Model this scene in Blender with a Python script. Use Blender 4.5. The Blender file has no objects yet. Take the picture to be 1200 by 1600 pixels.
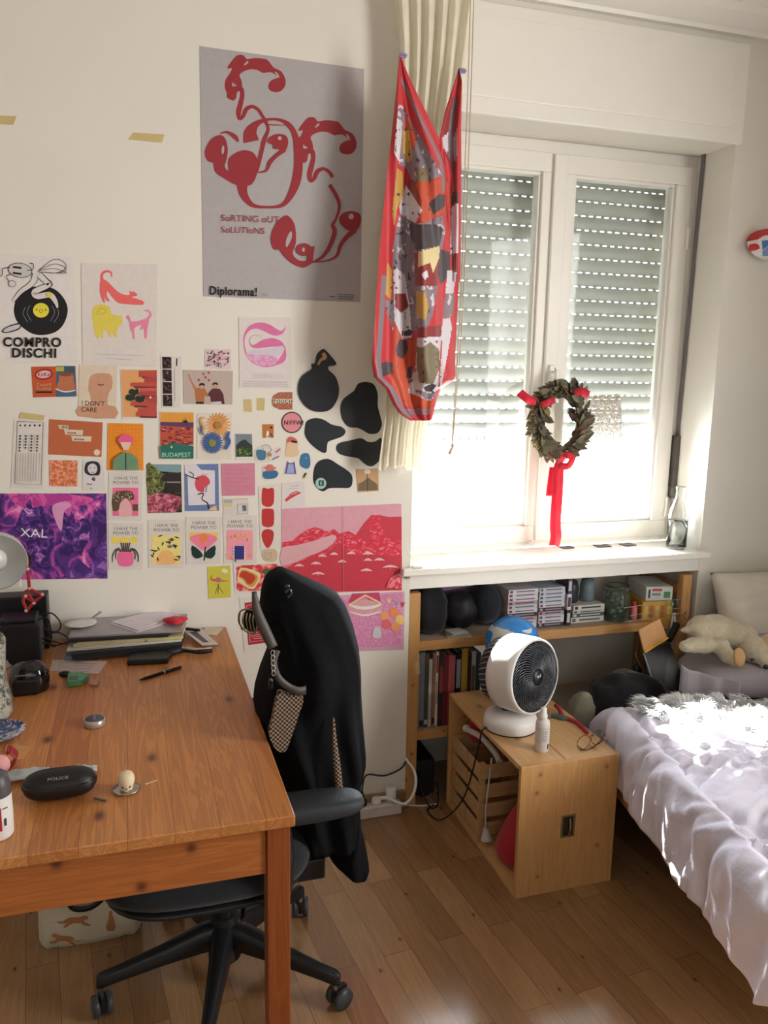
import bpy, bmesh, math, random
from math import sin, cos, pi, radians as R, sqrt, atan2
from mathutils import Vector as V, Matrix, noise

# ------------------------------------------------------------------ camera
sc = bpy.context.scene
COL = sc.collection
CAM_POS = V((0, -2.6, 1.59)); FPX = 1270.0
def cam_axes(yaw=R(17.35), pitch=R(10.1), roll=R(1.05)):
    f = V((sin(yaw)*cos(pitch), cos(yaw)*cos(pitch), -sin(pitch)))
    r = V((cos(yaw), -sin(yaw), 0)); u = r.cross(f)
    return r*cos(roll)+u*sin(roll), -r*sin(roll)+u*cos(roll), f
CR, CU, CF = cam_axes()
cd = bpy.data.cameras.new('camera'); cam = bpy.data.objects.new('camera', cd); COL.objects.link(cam)
M = Matrix((CR, CU, -CF)).transposed().to_4x4(); M.translation = CAM_POS
cam.matrix_world = M
cd.sensor_fit = 'VERTICAL'; cd.sensor_height = 32; cd.lens = 32*FPX/1600; cd.clip_start = .02
sc.camera = cam
def U(px, py, X=None, Y=None, Z=None):
    """photo point -> point of the room on the plane X=, Y= or Z="""
    d = CR*((px-600)/FPX) - CU*((py-800)/FPX) + CF
    if Y is not None: t = (Y-CAM_POS.y)/d.y
    elif Z is not None: t = (Z-CAM_POS.z)/d.z
    else: t = (X-CAM_POS.x)/d.x
    return CAM_POS + d*t

# ------------------------------------------------------------------ light
sc.view_settings.view_transform = 'Standard'; sc.view_settings.look = 'None'
sc.view_settings.gamma = 1; sc.view_settings.use_curve_mapping = False
sc.view_settings.exposure = 0.0
w = bpy.data.worlds.new('World'); sc.world = w; w.use_nodes = True
bg = w.node_tree.nodes['Background']; bg.inputs[0].default_value = (.88, .94, 1, 1); bg.inputs[1].default_value = 12.0
def lamp(name, kind, loc, direction, energy, color, **kw):
    l = bpy.data.lights.new(name, kind); o = bpy.data.objects.new(name, l); COL.objects.link(o)
    o.location = loc; o.rotation_euler = V(direction).to_track_quat('-Z', 'Y').to_euler()
    l.energy = energy; l.color = color
    for k, v in kw.items(): setattr(l, k, v)
    return o
lamp('sun', 'SUN', (2, 4, 5), (-.08, -1, -.76), 60, (1, .95, .86), angle=R(.6))
# daylight of the window opening itself, and an added fill for an assumed, unbuilt window at the right
lamp('window_daylight', 'AREA', (1.51, .62, 1.12), (-.05, -1, -.45), 60, (.86, .92, 1), shape='RECTANGLE', size=1.1, size_y=.40)
lamp('assumed_side_fill', 'AREA', (2.85, -2.15, 1.65), (-1, .62, -.02), 44, (1, .97, .93), shape='RECTANGLE', size=1.1, size_y=1.7, spread=R(100))  # lamp added and aimed at the back wall's left; wall_right has no opening
lamp('rear_fill', 'AREA', (-.4, -4.3, 1.6), (-.1, 1, 0), 11, (1, .98, .95), shape='RECTANGLE', size=2.2, size_y=1.4)  # fill lamp added to brighten the back wall's left part; no window there

# ------------------------------------------------------------------ materials
def s2l(c):
    c = c/255
    return c/12.92 if c <= .04045 else ((c+.055)/1.055)**2.4
def lin(rgb, k=1.0): return tuple(min(.93, s2l(c)*k) for c in rgb)+(1,)
MATS = {}
class NT:
    def __init__(s, m): m.use_nodes = True; s.t = m.node_tree; s.n = s.t.nodes; s.b = s.n['Principled BSDF']
    def add(s, kind, **kw):
        x = s.n.new('ShaderNode'+kind)
        for k, v in kw.items():
            if k[0] == '_': x.inputs[k[1:].replace('_', ' ')].default_value = v
            else: setattr(x, k, v)
        return x
    def link(s, a, b): s.t.links.new(a, b)
    def coord(s, scale=(1, 1, 1), rot=(0, 0, 0), loc=(0, 0, 0)):
        g = s.add('TexCoord'); m = s.add('Mapping'); m.inputs['Scale'].default_value = scale; m.inputs['Rotation'].default_value = rot; m.inputs['Location'].default_value = loc
        s.link(g.outputs['Object'], m.inputs[0]); return m.outputs[0]
    def noise(s, vec, scale, detail=3, rough=.5, dist=0):
        x = s.add('TexNoise'); x.inputs['Scale'].default_value = scale; x.inputs['Detail'].default_value = detail
        x.inputs['Roughness'].default_value = rough; x.inputs['Distortion'].default_value = dist
        s.link(vec, x.inputs['Vector']); return x.outputs['Fac']
    def ramp(s, fac, stops, const=False):
        x = s.add('ValToRGB'); cr = x.color_ramp
        if const: cr.interpolation = 'CONSTANT'
        while len(cr.elements) < len(stops): cr.elements.new(.5)
        for e, (p, c) in zip(cr.elements, stops): e.position = p; e.color = c
        s.link(fac, x.inputs[0]); return x.outputs[0]
    def mix(s, a, b, fac, mode='MIX'):
        x = s.add('Mix', data_type='RGBA', blend_type=mode)
        for sock, v in ((x.inputs[0], fac), (x.inputs[6], a), (x.inputs[7], b)):
            if hasattr(v, 'is_output'): s.link(v, sock)
            else: sock.default_value = v
        return x.outputs[2]
    def bump(s, h, strength, dist=.01):
        x = s.add('Bump'); x.inputs['Strength'].default_value = strength; x.inputs['Distance'].default_value = dist
        s.link(h, x.inputs['Height']); s.link(x.outputs[0], s.b.inputs['Normal'])
def mat(name, rgb, rough=.6, metal=0, var=.06, scale=30, bump=0, bscale=None, coat=0, spec=.5, trans=0, ior=1.45, sheen=0, k=1.0, bdist=.004, emit=None):
    if name in MATS: return MATS[name]
    m = bpy.data.materials.new(name); n = NT(m); b = n.b
    c = lin(rgb, k); vec = n.coord()
    if var:
        f = n.noise(vec, scale, 3)
        lo = tuple(x*(1-var) for x in c[:3])+(1,); hi = tuple(min(.95, x*(1+var)) for x in c[:3])+(1,)
        n.link(n.ramp(f, [(.3, lo), (.7, hi)]), b.inputs['Base Color'])
    else: b.inputs['Base Color'].default_value = c
    if bump: n.bump(n.noise(vec, bscale or scale*3, 4), bump, bdist)
    b.inputs['Roughness'].default_value = rough; b.inputs['Metallic'].default_value = metal
    b.inputs['Coat Weight'].default_value = coat; b.inputs['Specular IOR Level'].default_value = spec
    b.inputs['Transmission Weight'].default_value = trans; b.inputs['IOR'].default_value = ior
    b.inputs['Sheen Weight'].default_value = sheen
    if emit: b.inputs['Emission Color'].default_value = lin(rgb); b.inputs['Emission Strength'].default_value = emit
    MATS[name] = m; m.diffuse_color = c
    return m
def ink(rgb, rough=.55, k=1.12):
    g = sum(rgb)/3; rgb = tuple(c+(g-c)*.14 for c in rgb)  # prints greyed a little: the window's haze put into their colours
    return mat('print_%02x%02x%02x' % tuple(int(x) for x in rgb), rgb, rough, var=.03, scale=60, k=k, spec=.25)
def pmat(name, stops, scale=30, detail=4, dist=1.0, mscale=(1, 1, 1), const=True, rough=.55, k=1.15, spec=.25):
    if name in MATS: return MATS[name]
    m = bpy.data.materials.new(name); n = NT(m)
    f = n.noise(n.coord(mscale), scale, detail, .6, dist)
    n.link(n.ramp(f, [(p, lin(c, k)) for p, c in stops], const), n.b.inputs['Base Color'])
    n.b.inputs['Roughness'].default_value = rough; n.b.inputs['Specular IOR Level'].default_value = spec; MATS[name] = m; return m
def wood(name, c1, c2, dark, width=.09, length=1.6, axis='Y', knots=.05, rough=.35, coat=.2, grain=1.0, rot=0, seam=.002, kscale=(5.5, 3.2, 5.5), k=1.0):
    """boards of `width` running along `axis`, with grain lines and knots"""
    m = bpy.data.materials.new(name); n = NT(m)
    # boards: brick texture with long bricks (its x axis runs along the board)
    rz = {'Y': pi/2, 'X': 0, 'Z': 0}[axis]+rot
    if axis == 'Z': v0 = n.coord(rot=(0, pi/2, 0), loc=(23.31, .013, 0))
    else: v0 = n.coord(rot=(0, 0, rz), loc=(23.31 if length > 5 else 0, .013, 0))
    bt = n.add('TexBrick'); n.link(v0, bt.inputs['Vector'])
    for kk, vv in (('Scale', 1), ('Mortar Size', seam), ('Mortar Smooth', .1), ('Bias', 0), ('Brick Width', length), ('Row Height', width)): bt.inputs[kk].default_value = vv
    bt.inputs['Color1'].default_value = (0, 0, 0, 1); bt.inputs['Color2'].default_value = (1, 1, 1, 1); bt.inputs['Mortar'].default_value = (.5, .5, .5, 1)
    sep = n.add('SeparateColor'); n.link(bt.outputs['Color'], sep.inputs[0])
    # grain: stretched, distorted noise pushed by the board number
    sc3 = {'X': (1.2, 22, 22), 'Y': (22, 1.2, 22), 'Z': (22, 22, 1.2)}[axis]
    mp = n.add('Mapping'); mp.inputs['Scale'].default_value = sc3; mp.inputs['Rotation'].default_value = (0, 0, rot)
    tc = n.add('TexCoord'); n.link(tc.outputs['Object'], mp.inputs[0])
    comb = n.add('VectorMath', operation='ADD'); n.link(mp.outputs[0], comb.inputs[0])
    mul = n.add('VectorMath', operation='SCALE'); mul.inputs['Scale'].default_value = 9; n.link(bt.outputs['Color'], mul.inputs[0]); n.link(mul.outputs[0], comb.inputs[1])
    vo = n.add('TexVoronoi', voronoi_dimensions='2D'); vo.inputs['Scale'].default_value = 1; vo.inputs['Randomness'].default_value = 1
    km = n.add('Mapping'); km.inputs['Scale'].default_value = (kscale[0], kscale[1], kscale[2]) if axis == 'Y' else (5.5, 5.5, 5.5); km.inputs['Rotation'].default_value = (0, 0, 0) if axis == 'Y' else (pi/2, 0, 0); n.link(tc.outputs['Object'], km.inputs[0]); n.link(km.outputs[0], vo.inputs['Vector'])
    g1 = n.noise(comb.outputs[0], 1.0, 4, .55, 1.3)
    wv = n.add('Math', operation='SINE'); ma = n.add('Math', operation='MULTIPLY'); ma.inputs[1].default_value = 46; n.link(g1, ma.inputs[0]); n.link(ma.outputs[0], wv.inputs[0])
    g2 = n.ramp(wv.outputs[0], [(0, (.62, .55, .5, 1)), (.55, (1, 1, 1, 1))])
    base = n.mix(lin(c1, k), lin(c2, k), sep.outputs[0])
    col = n.mix(base, g2, .38*grain, 'MULTIPLY')
    fine = n.noise(comb.outputs[0], 7, 3)
    col = n.mix(col, n.ramp(fine, [(.3, (.8, .78, .76, 1)), (.7, (1.05, 1.05, 1.05, 1))]), .5, 'MULTIPLY')
    kn = n.ramp(vo.outputs['Distance'], [(0, (1, 1, 1, 1)), (knots*.7, (.7, .7, .7, 1)), (knots*1.5, (.12, .12, .12, 1)), (knots*2.6, (0, 0, 0, 1))])
    col = n.mix(col, lin(dark, k), kn)
    seamc = n.mix(col, (.3, .22, .16, 1), bt.outputs['Fac'], 'MULTIPLY')
    n.link(seamc, n.b.inputs['Base Color'])
    rr = n.ramp(fine, [(.2, (rough-.05,)*3+(1,)), (.8, (rough+.1,)*3+(1,))]); n.link(rr, n.b.inputs['Roughness'])
    n.b.inputs['Coat Weight'].default_value = coat; n.b.inputs['Coat Roughness'].default_value = .25 if coat < .4 else .13
    n.bump(g1, .12 if coat < .4 else .03, .002); MATS[name] = m
    return m
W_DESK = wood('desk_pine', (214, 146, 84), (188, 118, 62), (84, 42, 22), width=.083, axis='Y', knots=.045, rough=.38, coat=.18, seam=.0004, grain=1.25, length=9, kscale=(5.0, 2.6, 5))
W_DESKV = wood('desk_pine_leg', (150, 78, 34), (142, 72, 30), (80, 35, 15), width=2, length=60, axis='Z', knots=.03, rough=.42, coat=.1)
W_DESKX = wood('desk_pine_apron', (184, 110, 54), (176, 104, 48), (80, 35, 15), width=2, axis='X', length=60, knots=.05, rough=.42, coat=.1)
W_BOXZ = wood('crate_pine_front', (214, 166, 108), (208, 158, 100), (150, 96, 60), width=2, length=60, axis='Z', knots=.034, rough=.4, coat=.1, grain=.5, kscale=(7, 7, 5))
W_BOXY = wood('crate_pine_top', (222, 178, 122), (214, 168, 112), (150, 96, 60), width=.19, axis='Y', knots=.05, rough=.32, coat=.25, grain=.5)
W_SHELF = wood('shelf_pine', (206, 156, 96), (200, 150, 92), (130, 80, 45), width=2, axis='X', length=60, knots=.03, rough=.5, coat=0, grain=.7)
W_SHELFZ = wood('shelf_pine_post', (206, 156, 96), (196, 146, 88), (130, 80, 45), width=2, axis='Z', length=60, knots=.03, rough=.5, coat=0, grain=.7)
W_FLOOR = wood('parquet', (182, 142, 102), (150, 112, 76), (84, 56, 36), width=.082, length=.62, axis='Y', knots=.02, rough=.17, coat=.5, grain=.55, rot=R(-6), seam=.0006)
W_CRATE = wood('slat_crate_pine', (208, 170, 120), (200, 160, 110), (150, 110, 70), width=2, axis='X', length=60, knots=.01, rough=.6, coat=0, grain=.6)
W_BED = wood('bed_rail_pine', (206, 150, 92), (200, 144, 88), (130, 80, 45), width=.3, axis='Y', length=3, knots=.02, rough=.5, coat=0, grain=.6)
WALL = mat('wall_plaster', (230, 225, 215), .85, var=.015, scale=3, bump=.12, bscale=70, bdist=.002)
WHITE = mat('white_lacquer', (240, 236, 228), .35, var=.01, scale=10)
PLASTIC_W = mat('white_plastic', (232, 230, 228), .35, var=.01)
BLACK = mat('black_plastic', (22, 23, 26), .4, var=.1)
BLACKG = mat('gloss_black_plastic', (14, 14, 17), .12, var=.05, coat=.5)
STEEL = mat('brushed_steel', (190, 188, 184), .3, metal=1, var=.05)
GLASS = mat('clear_glass', (250, 252, 252), .02, trans=1, var=0, ior=1.45)
def pane_mat():
    m = bpy.data.materials.new('window_glass'); n = NT(m); out = n.n['Material Output']
    tr = n.add('BsdfTransparent'); tr.inputs[0].default_value = (.96, .98, .98, 1); gl = n.add('BsdfGlossy'); gl.inputs['Roughness'].default_value = .03
    fr = n.add('Fresnel'); fr.inputs[0].default_value = 1.27
    mx = n.add('MixShader'); n.link(fr.outputs[0], mx.inputs[0]); n.link(tr.outputs[0], mx.inputs[1]); n.link(gl.outputs[0], mx.inputs[2])
    n.link(mx.outputs[0], out.inputs['Surface']); return m
PANE = pane_mat()
def cloth_mat(name, rgb, rough=.9, bump=.25, scale=220, sheen=.2, k=1.0, translucent=0, alpha=1.0):
    m = mat(name, rgb, rough, var=.05, scale=12, bump=bump, bscale=scale, sheen=sheen, k=k)
    if translucent or alpha < 1:
        n = NT(m); out = n.n['Material Output']
        tl = n.add('BsdfTranslucent'); tl.inputs[0].default_value = lin(rgb, k)
        mx = n.add('MixShader'); mx.inputs[0].default_value = translucent
        n.link(n.b.outputs[0], mx.inputs[1]); n.link(tl.outputs[0], mx.inputs[2])
        tp = n.add('BsdfTransparent'); m2 = n.add('MixShader'); m2.inputs[0].default_value = alpha
        n.link(tp.outputs[0], m2.inputs[1]); n.link(mx.outputs[0], m2.inputs[2]); n.link(m2.outputs[0], out.inputs['Surface'])
    return m

# ------------------------------------------------------------------ mesh helpers
def chain_off(parent):
    o = V((0, 0, 0)); p = parent
    while p is not None: o += p.location; p = p.parent
    return o
def props(o, label=None, cat=None, group=None, kind=None):
    if label: o['label'] = label
    if cat: o['category'] = cat
    if group: o['group'] = group
    if kind: o['kind'] = kind
    return o
def T(name, label, cat, loc=(0, 0, 0), rotz=0, group=None, local=False):
    """a thing: an Empty at its base"""
    o = bpy.data.objects.new(name, None); o.empty_display_size = .05; COL.objects.link(o)
    o.location = V(loc); o.rotation_euler = (0, 0, rotz); LOCAL[o.name] = local
    return props(o, label, cat, group)
LOCAL = {}
def is_local(p):
    while p.parent is not None: p = p.parent
    return LOCAL.get(p.name, False)
def dup(root, loc=None, rotz=None, label=None, group=None, mats=None):
    def cp(o, parent):
        c = o.copy(); COL.objects.link(c); c.parent = parent
        for ch in [x for x in CH.get(o.name, [])]: CH.setdefault(c.name, []).append(cp(ch, c))
        return c
    r = cp(root, None); LOCAL[r.name] = True
    if loc is not None: r.location = V(loc)
    if rotz is not None: r.rotation_euler = (0, 0, rotz)
    if label: r['label'] = label
    if group: r['group'] = group
    return r
CH = {}
def smoothc(pts, n=5, closed=True):
    """Catmull-Rom through the points"""
    out = []; N = len(pts)
    for i in range(N if closed else N-1):
        if closed: p = [pts[(i+j-1) % N] for j in range(4)]
        else: p = [pts[max(0, min(N-1, i+j-1))] for j in range(4)]
        for k in range(n):
            t = k/n
            out.append(tuple(.5*((2*b)+(-a+c)*t+(2*a-5*b+4*c-d)*t*t+(-a+3*b-3*c+d)*t**3) for a, b, c, d in zip(*p)))
    if not closed: out.append(tuple(pts[-1]))
    return out
def frame(d):
    d = V(d).normalized(); a = V((0, 0, 1)) if abs(d.z) < .9 else V((1, 0, 0))
    x = a.cross(d).normalized(); return x, d.cross(x), d
class MB:
    def __init__(s): s.v = []; s.f = []; s.m = []; s.s = []; s.mats = []
    def mi(s, m):
        if m not in s.mats: s.mats.append(m)
        return s.mats.index(m)
    def add(s, vs, fs, m, smooth=False):
        b = len(s.v); i = s.mi(m); s.v += [V(v) for v in vs]
        for f in fs: s.f.append([b+k for k in f]); s.m.append(i); s.s.append(smooth)
        return s
    def box(s, x0, x1, y0, y1, z0, z1, m, mx=None):
        vs = [V((x, y, z)) for z in (z0, z1) for y in (y0, y1) for x in (x0, x1)]
        if mx is not None: vs = [mx @ v for v in vs]
        return s.add(vs, [(0, 2, 3, 1), (4, 5, 7, 6), (0, 1, 5, 4), (2, 6, 7, 3), (0, 4, 6, 2), (1, 3, 7, 5)], m)
    def bar(s, a, b, w, h, m, up=(0, 0, 1)):
        a = V(a); b = V(b); d = (b-a).normalized(); x = d.cross(V(up)).normalized(); u = x.cross(d)
        vs = [p+x*w/2*i+u*h/2*j for p in (a, b) for i, j in ((-1, -1), (1, -1), (1, 1), (-1, 1))]
        return s.add(vs, [(3, 2, 1, 0), (4, 5, 6, 7), (0, 1, 5, 4), (1, 2, 6, 5), (2, 3, 7, 6), (3, 0, 4, 7)], m)
    def cyl(s, a, b, r0, r1=None, m=None, n=20, caps=True, smooth=True):
        r1 = r0 if r1 is None else r1; a = V(a); b = V(b); x, y, _ = frame(b-a)
        vs = [p+(x*cos(2*pi*i/n)+y*sin(2*pi*i/n))*r for p, r in ((a, r0), (b, r1)) for i in range(n)]
        s.add(vs, [(i, (i+1) % n, n+(i+1) % n, n+i) for i in range(n)], m, smooth)
        if caps: s.add(vs, [tuple(range(n))[::-1], tuple(range(n, 2*n))], m)
        return s
    def tube(s, pts, r, m, n=8, closed=False, sm=0):
        if sm: pts = smoothc([tuple(p) for p in pts], sm, closed)
        pts = [V(p) for p in pts]; N = len(pts); rr = r if isinstance(r, (list, tuple)) else None
        vs = []; x = None
        for i, p in enumerate(pts):
            d = (pts[(i+1) % N]-pts[i-1]) if closed else (pts[min(N-1, i+1)]-pts[max(0, i-1)])
            if d.length < 1e-9: d = V((0, 0, 1))
            d.normalize()
            if x is None: x = frame(d)[0]
            x = (x-d*x.dot(d)).normalized(); y = d.cross(x)
            q = rr[min(len(rr)-1, int(i*len(rr)/N))] if rr else r
            vs += [p+(x*cos(2*pi*j/n)+y*sin(2*pi*j/n))*q for j in range(n)]
        fs = [(i*n+j, i*n+(j+1) % n, ((i+1) % N)*n+(j+1) % n, ((i+1) % N)*n+j) for i in range(N if closed else N-1) for j in range(n)]
        s.add(vs, fs, m, True)
        if not closed: s.add([vs[j] for j in range(n)], [tuple(range(n))[::-1]], m); s.add(vs[-n:], [tuple(range(n))], m)
        return s
    def lathe(s, prof, c, m, n=28, axis=(0, 0, 1), smooth=True):
        x, y, z = frame(axis); c = V(c); vs = []
        for r, h in prof: vs += [c+z*h+(x*cos(2*pi*i/n)+y*sin(2*pi*i/n))*max(r, 1e-5) for i in range(n)]
        fs = [(k*n+i, k*n+(i+1) % n, (k+1)*n+(i+1) % n, (k+1)*n+i) for k in range(len(prof)-1) for i in range(n)]
        return s.add(vs, fs, m, smooth)
    def ell(s, c, r, m, mx=None, n=20, k=12, jit=0, js=8):
        c = V(c); r = (r,)*3 if not hasattr(r, '__len__') else r; vs = []
        for i in range(k+1):
            t = pi*i/k
            for j in range(n):
                p = V((r[0]*sin(t)*cos(2*pi*j/n), r[1]*sin(t)*sin(2*pi*j/n), r[2]*cos(t)))
                if jit: p *= 1+jit*noise.noise((c+p)*js)
                if mx is not None: p = mx @ p
                vs.append(c+p)
        return s.add(vs, [(i*n+j, (i+1)*n+j, (i+1)*n+(j+1) % n, i*n+(j+1) % n) for i in range(k) for j in range(n)], m, True)
    def grid(s, nu, nv, fn, m, mfn=None, smooth=True):
        vs = [fn(i/nu, j/nv) for j in range(nv+1) for i in range(nu+1)]
        b = len(s.v); s.v += [V(v) for v in vs]
        for j in range(nv):
            for i in range(nu):
                s.f.append([b+j*(nu+1)+i, b+j*(nu+1)+i+1, b+(j+1)*(nu+1)+i+1, b+(j+1)*(nu+1)+i])
                s.m.append(s.mi(mfn(i/nu, j/nv) if mfn else m)); s.s.append(smooth)
        return s
    def prism(s, pts, off, m, smooth=False):
        pts = [V(p) for p in pts]; off = V(off); n = len(pts)
        s.add(pts+[p+off for p in pts], [tuple(range(n))[::-1], tuple(range(n, 2*n))]+[(i, (i+1) % n, n+(i+1) % n, n+i) for i in range(n)], m, smooth)
        return s
    def loft(s, rings, m, closed=True, smooth=True, caps=True):
        n = len(rings[0]); vs = [V(p) for r in rings for p in r]
        s.add(vs, [(k*n+i, k*n+(i+1) % n, (k+1)*n+(i+1) % n, (k+1)*n+i) for k in range(len(rings)-1) for i in range(n if closed else n-1)], m, smooth)
        if caps: s.add(rings[0], [tuple(range(n))[::-1]], m, smooth); s.add(rings[-1], [tuple(range(n))], m, smooth)
        return s
    def build(s, name, parent=None, label=None, cat=None, group=None, kind=None, bevel=0, sub=0, solid=0, weld=False, recalc=True, loc=None):
        me = bpy.data.meshes.new(name)
        if parent is not None: off = V((0, 0, 0)) if is_local(parent) else chain_off(parent); pos = V((0, 0, 0))
        elif loc is not None: off = V(loc); pos = off
        else:
            xs = [v.x for v in s.v]; ys = [v.y for v in s.v]; zs = [v.z for v in s.v]
            off = V(((min(xs)+max(xs))/2, (min(ys)+max(ys))/2, min(zs))); pos = off
        me.from_pydata([tuple(v-off) for v in s.v], [], s.f)
        for m in s.mats: me.materials.append(m)
        me.polygons.foreach_set('material_index', s.m); me.polygons.foreach_set('use_smooth', s.s)
        if weld or recalc:
            bm = bmesh.new(); bm.from_mesh(me)
            if weld: bmesh.ops.remove_doubles(bm, verts=bm.verts, dist=1e-5)
            if recalc: bmesh.ops.recalc_face_normals(bm, faces=bm.faces)
            bm.to_mesh(me); bm.free()
        me.update()
        o = bpy.data.objects.new(name, me); COL.objects.link(o); o.location = pos
        if parent is not None: o.parent = parent; CH.setdefault(parent.name, []).append(o)
        if solid: md = o.modifiers.new('solid', 'SOLIDIFY'); md.thickness = solid; md.offset = 0
        if bevel: md = o.modifiers.new('bevel', 'BEVEL'); md.width = bevel; md.segments = 2; md.limit_method = 'ANGLE'; md.angle_limit = R(40)
        if sub: md = o.modifiers.new('sub', 'SUBSURF'); md.levels = sub; md.render_levels = sub
        return props(o, label, cat, group, kind)
def text_geo(txt, size=1.0, bold=0.0, align='LEFT'):
    cu = bpy.data.curves.new('lettering', 'FONT'); cu.body = txt; cu.size = size; cu.offset = bold; cu.align_x = align; cu.resolution_u = 3; cu.space_character = 1+bold*4.2/max(size, .01)
    ob = bpy.data.objects.new('lettering', cu); COL.objects.link(ob)
    me = bpy.data.meshes.new_from_object(ob.evaluated_get(bpy.context.evaluated_depsgraph_get()))
    vs = [v.co.copy() for v in me.vertices]; fs = [tuple(p.vertices) for p in me.polygons]
    bpy.data.objects.remove(ob); bpy.data.curves.remove(cu); bpy.data.meshes.remove(me)
    return vs, fs
def rotM(ax, deg, c=(0, 0, 0)):
    return Matrix.Translation(V(c)) @ Matrix.Rotation(R(deg), 4, ax) @ Matrix.Translation(-V(c))

# ------------------------------------------------------------------ the room
def struct(name, mb, **kw): return mb.build(name, kind='structure', **kw)
NX0, NX1, ND = .912, 2.112, .30          # niche / window bay in the back wall
XL, XR, YB, ZC = -1.9, 2.92, -4.4, 2.83
b = MB(); b.box(XL, XR, YB, .45, -.06, 0, W_FLOOR); struct('floor', b)
b = MB(); b.box(XL, XR, YB, .45, ZC, ZC+.06, WALL); struct('ceiling', b)
b = MB()
b.box(XL, NX0, 0, .34, 0, ZC, WALL); b.box(NX1, XR, 0, .34, 0, ZC, WALL)
b.box(NX0, NX1, 0, .34, 2.405, ZC, WALL)
b.box(NX0, NX1, ND, .34, 0, .826, WALL); b.box(NX0, NX1, .001, .34, .826, .886, WHITE)
struct('wall_back', b)
b = MB(); b.box(XL-.1, XL, YB, .34, 0, ZC, WALL); struct('wall_left', b)
b = MB(); b.box(XR, XR+.1, YB, .34, 0, ZC, WALL); struct('wall_right', b)
b = MB(); b.box(XL, XR, YB-.1, YB, 0, ZC, WALL); struct('wall_front', b)
# ceiling cove moulding along the back wall
b = MB(); prof = [(0, 2.752), (-.022, 2.752), (-.026, 2.765), (-.04, 2.775), (-.075, 2.80), (-.088, 2.818), (-.12, 2.822), (-.124, ZC), (0, ZC)]
b.prism([(XL, y, z) for y, z in prof], (XR-XL, 0, 0), WHITE); struct('trim_1', b)
b = MB(); b.box(NX1-.0, XR, -.03, -.0, 2.70, 2.735, WALL)
# roller shutter box cover above the window: panel with raised border
b = MB(); b.box(.925, 2.125, -.018, 0, 2.398, 2.728, WHITE); b.box(.98, 2.065, -.0245, -.018, 2.447, 2.69, WHITE)
struct('trim_2', b, bevel=.003)
# skirting
b = MB(); b.box(XL, NX0-.002, -.016, 0, 0, .072, wood('skirting_wood', (150, 116, 84), (140, 106, 76), (90, 60, 40), axis='X', length=3, width=.3, rough=.5)); b.box(NX1+.01, XR, -.016, 0, 0, .072, MATS['skirting_wood']); struct('baseboard_back', b, bevel=.004)
# window sill board
SILLZ = .906
b = MB(); b.box(.875, 2.135, -.036, 0, .882, SILLZ, WHITE); b.box(NX0, NX1, 0, .20, .882, SILLZ, WHITE); struct('trim_3', b, bevel=.004, weld=True)

# window_1: fixed frame, two casements with panes
WY = .205
def win():
    root = T('window_1', None, None, (1.51, WY, SILLZ)); root['kind'] = 'structure'
    x0, x1, z0, z1 = NX0, NX1, .906, 2.405
    def ring(mb, a, b_, c, d, t, y0, y1, m):      # rectangular frame
        mb.box(a, b_, y0, y1, c, c+t, m); mb.box(a, b_, y0, y1, d-t, d, m); mb.box(a, a+t, y0, y1, c+t, d-t, m); mb.box(b_-t, b_, y0, y1, c+t, d-t, m)
    f = MB(); f.box(x0, x0+.05, WY, WY+.07, z0, z1, WHITE); f.box(x1-.035, x1, WY, WY+.07, z0, z1, WHITE); f.box(x0+.05, x1-.035, WY, WY+.07, z0, z0+.03, WHITE); f.box(x0+.05, x1-.035, WY, WY+.07, z1-.055, z1, WHITE)
    f.build('window_frame', root, bevel=.003)
    mid = 1.515
    for a, b_ in ((x0+.042, mid-.001), (mid+.001, x1-.03)):
        c = MB(); t = .066; ring(c, a, b_, z0+.022, z1-.045, t, WY-.016, WY+.045, WHITE)
        ring(c, a+t-.001, b_-t+.001, z0+.022+t-.001, z1-.045-t+.001, .012, WY-.004, WY+.04, WHITE)
        c = c.build('casement', root, bevel=.003)
        g = MB(); g.box(a+t+.002, b_-t-.002, WY+.016, WY+.020, z0+.022+t+.002, z1-.045-t-.002, PANE); g.build('pane', c)
    s = MB(); s.box(mid-.028, mid+.026, WY-.03, WY-.016, z0+.03, z1-.05, WHITE); s.build('astragal', root, bevel=.004)
    h = MB()
    h.box(mid-.012, mid+.012, WY-.04, WY-.03, 1.55, 1.61, WHITE); h.cyl((mid, WY-.04, 1.58), (mid, WY-.075, 1.58), .008, m=WHITE); h.box(mid-.009, mid+.009, WY-.085, WY-.07, 1.47, 1.592, WHITE)
    h.build('handle', root, bevel=.003)
    k = MB()
    for z in (1.05, 2.1):
        k.cyl((x1-.036, WY-.022, z-.04), (x1-.036, WY-.022, z+.04), .006, m=WHITE, n=10); k.cyl((x0+.046, WY-.022, z-.04), (x0+.046, WY-.022, z+.04), .006, m=WHITE, n=10)
    k.build('hinge', root)
    k = MB(); k.cyl((1.47, WY-.03, .925), (1.47, WY-.012, .925), .012, m=PLASTIC_W); k.build('latch', root)
win()

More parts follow.
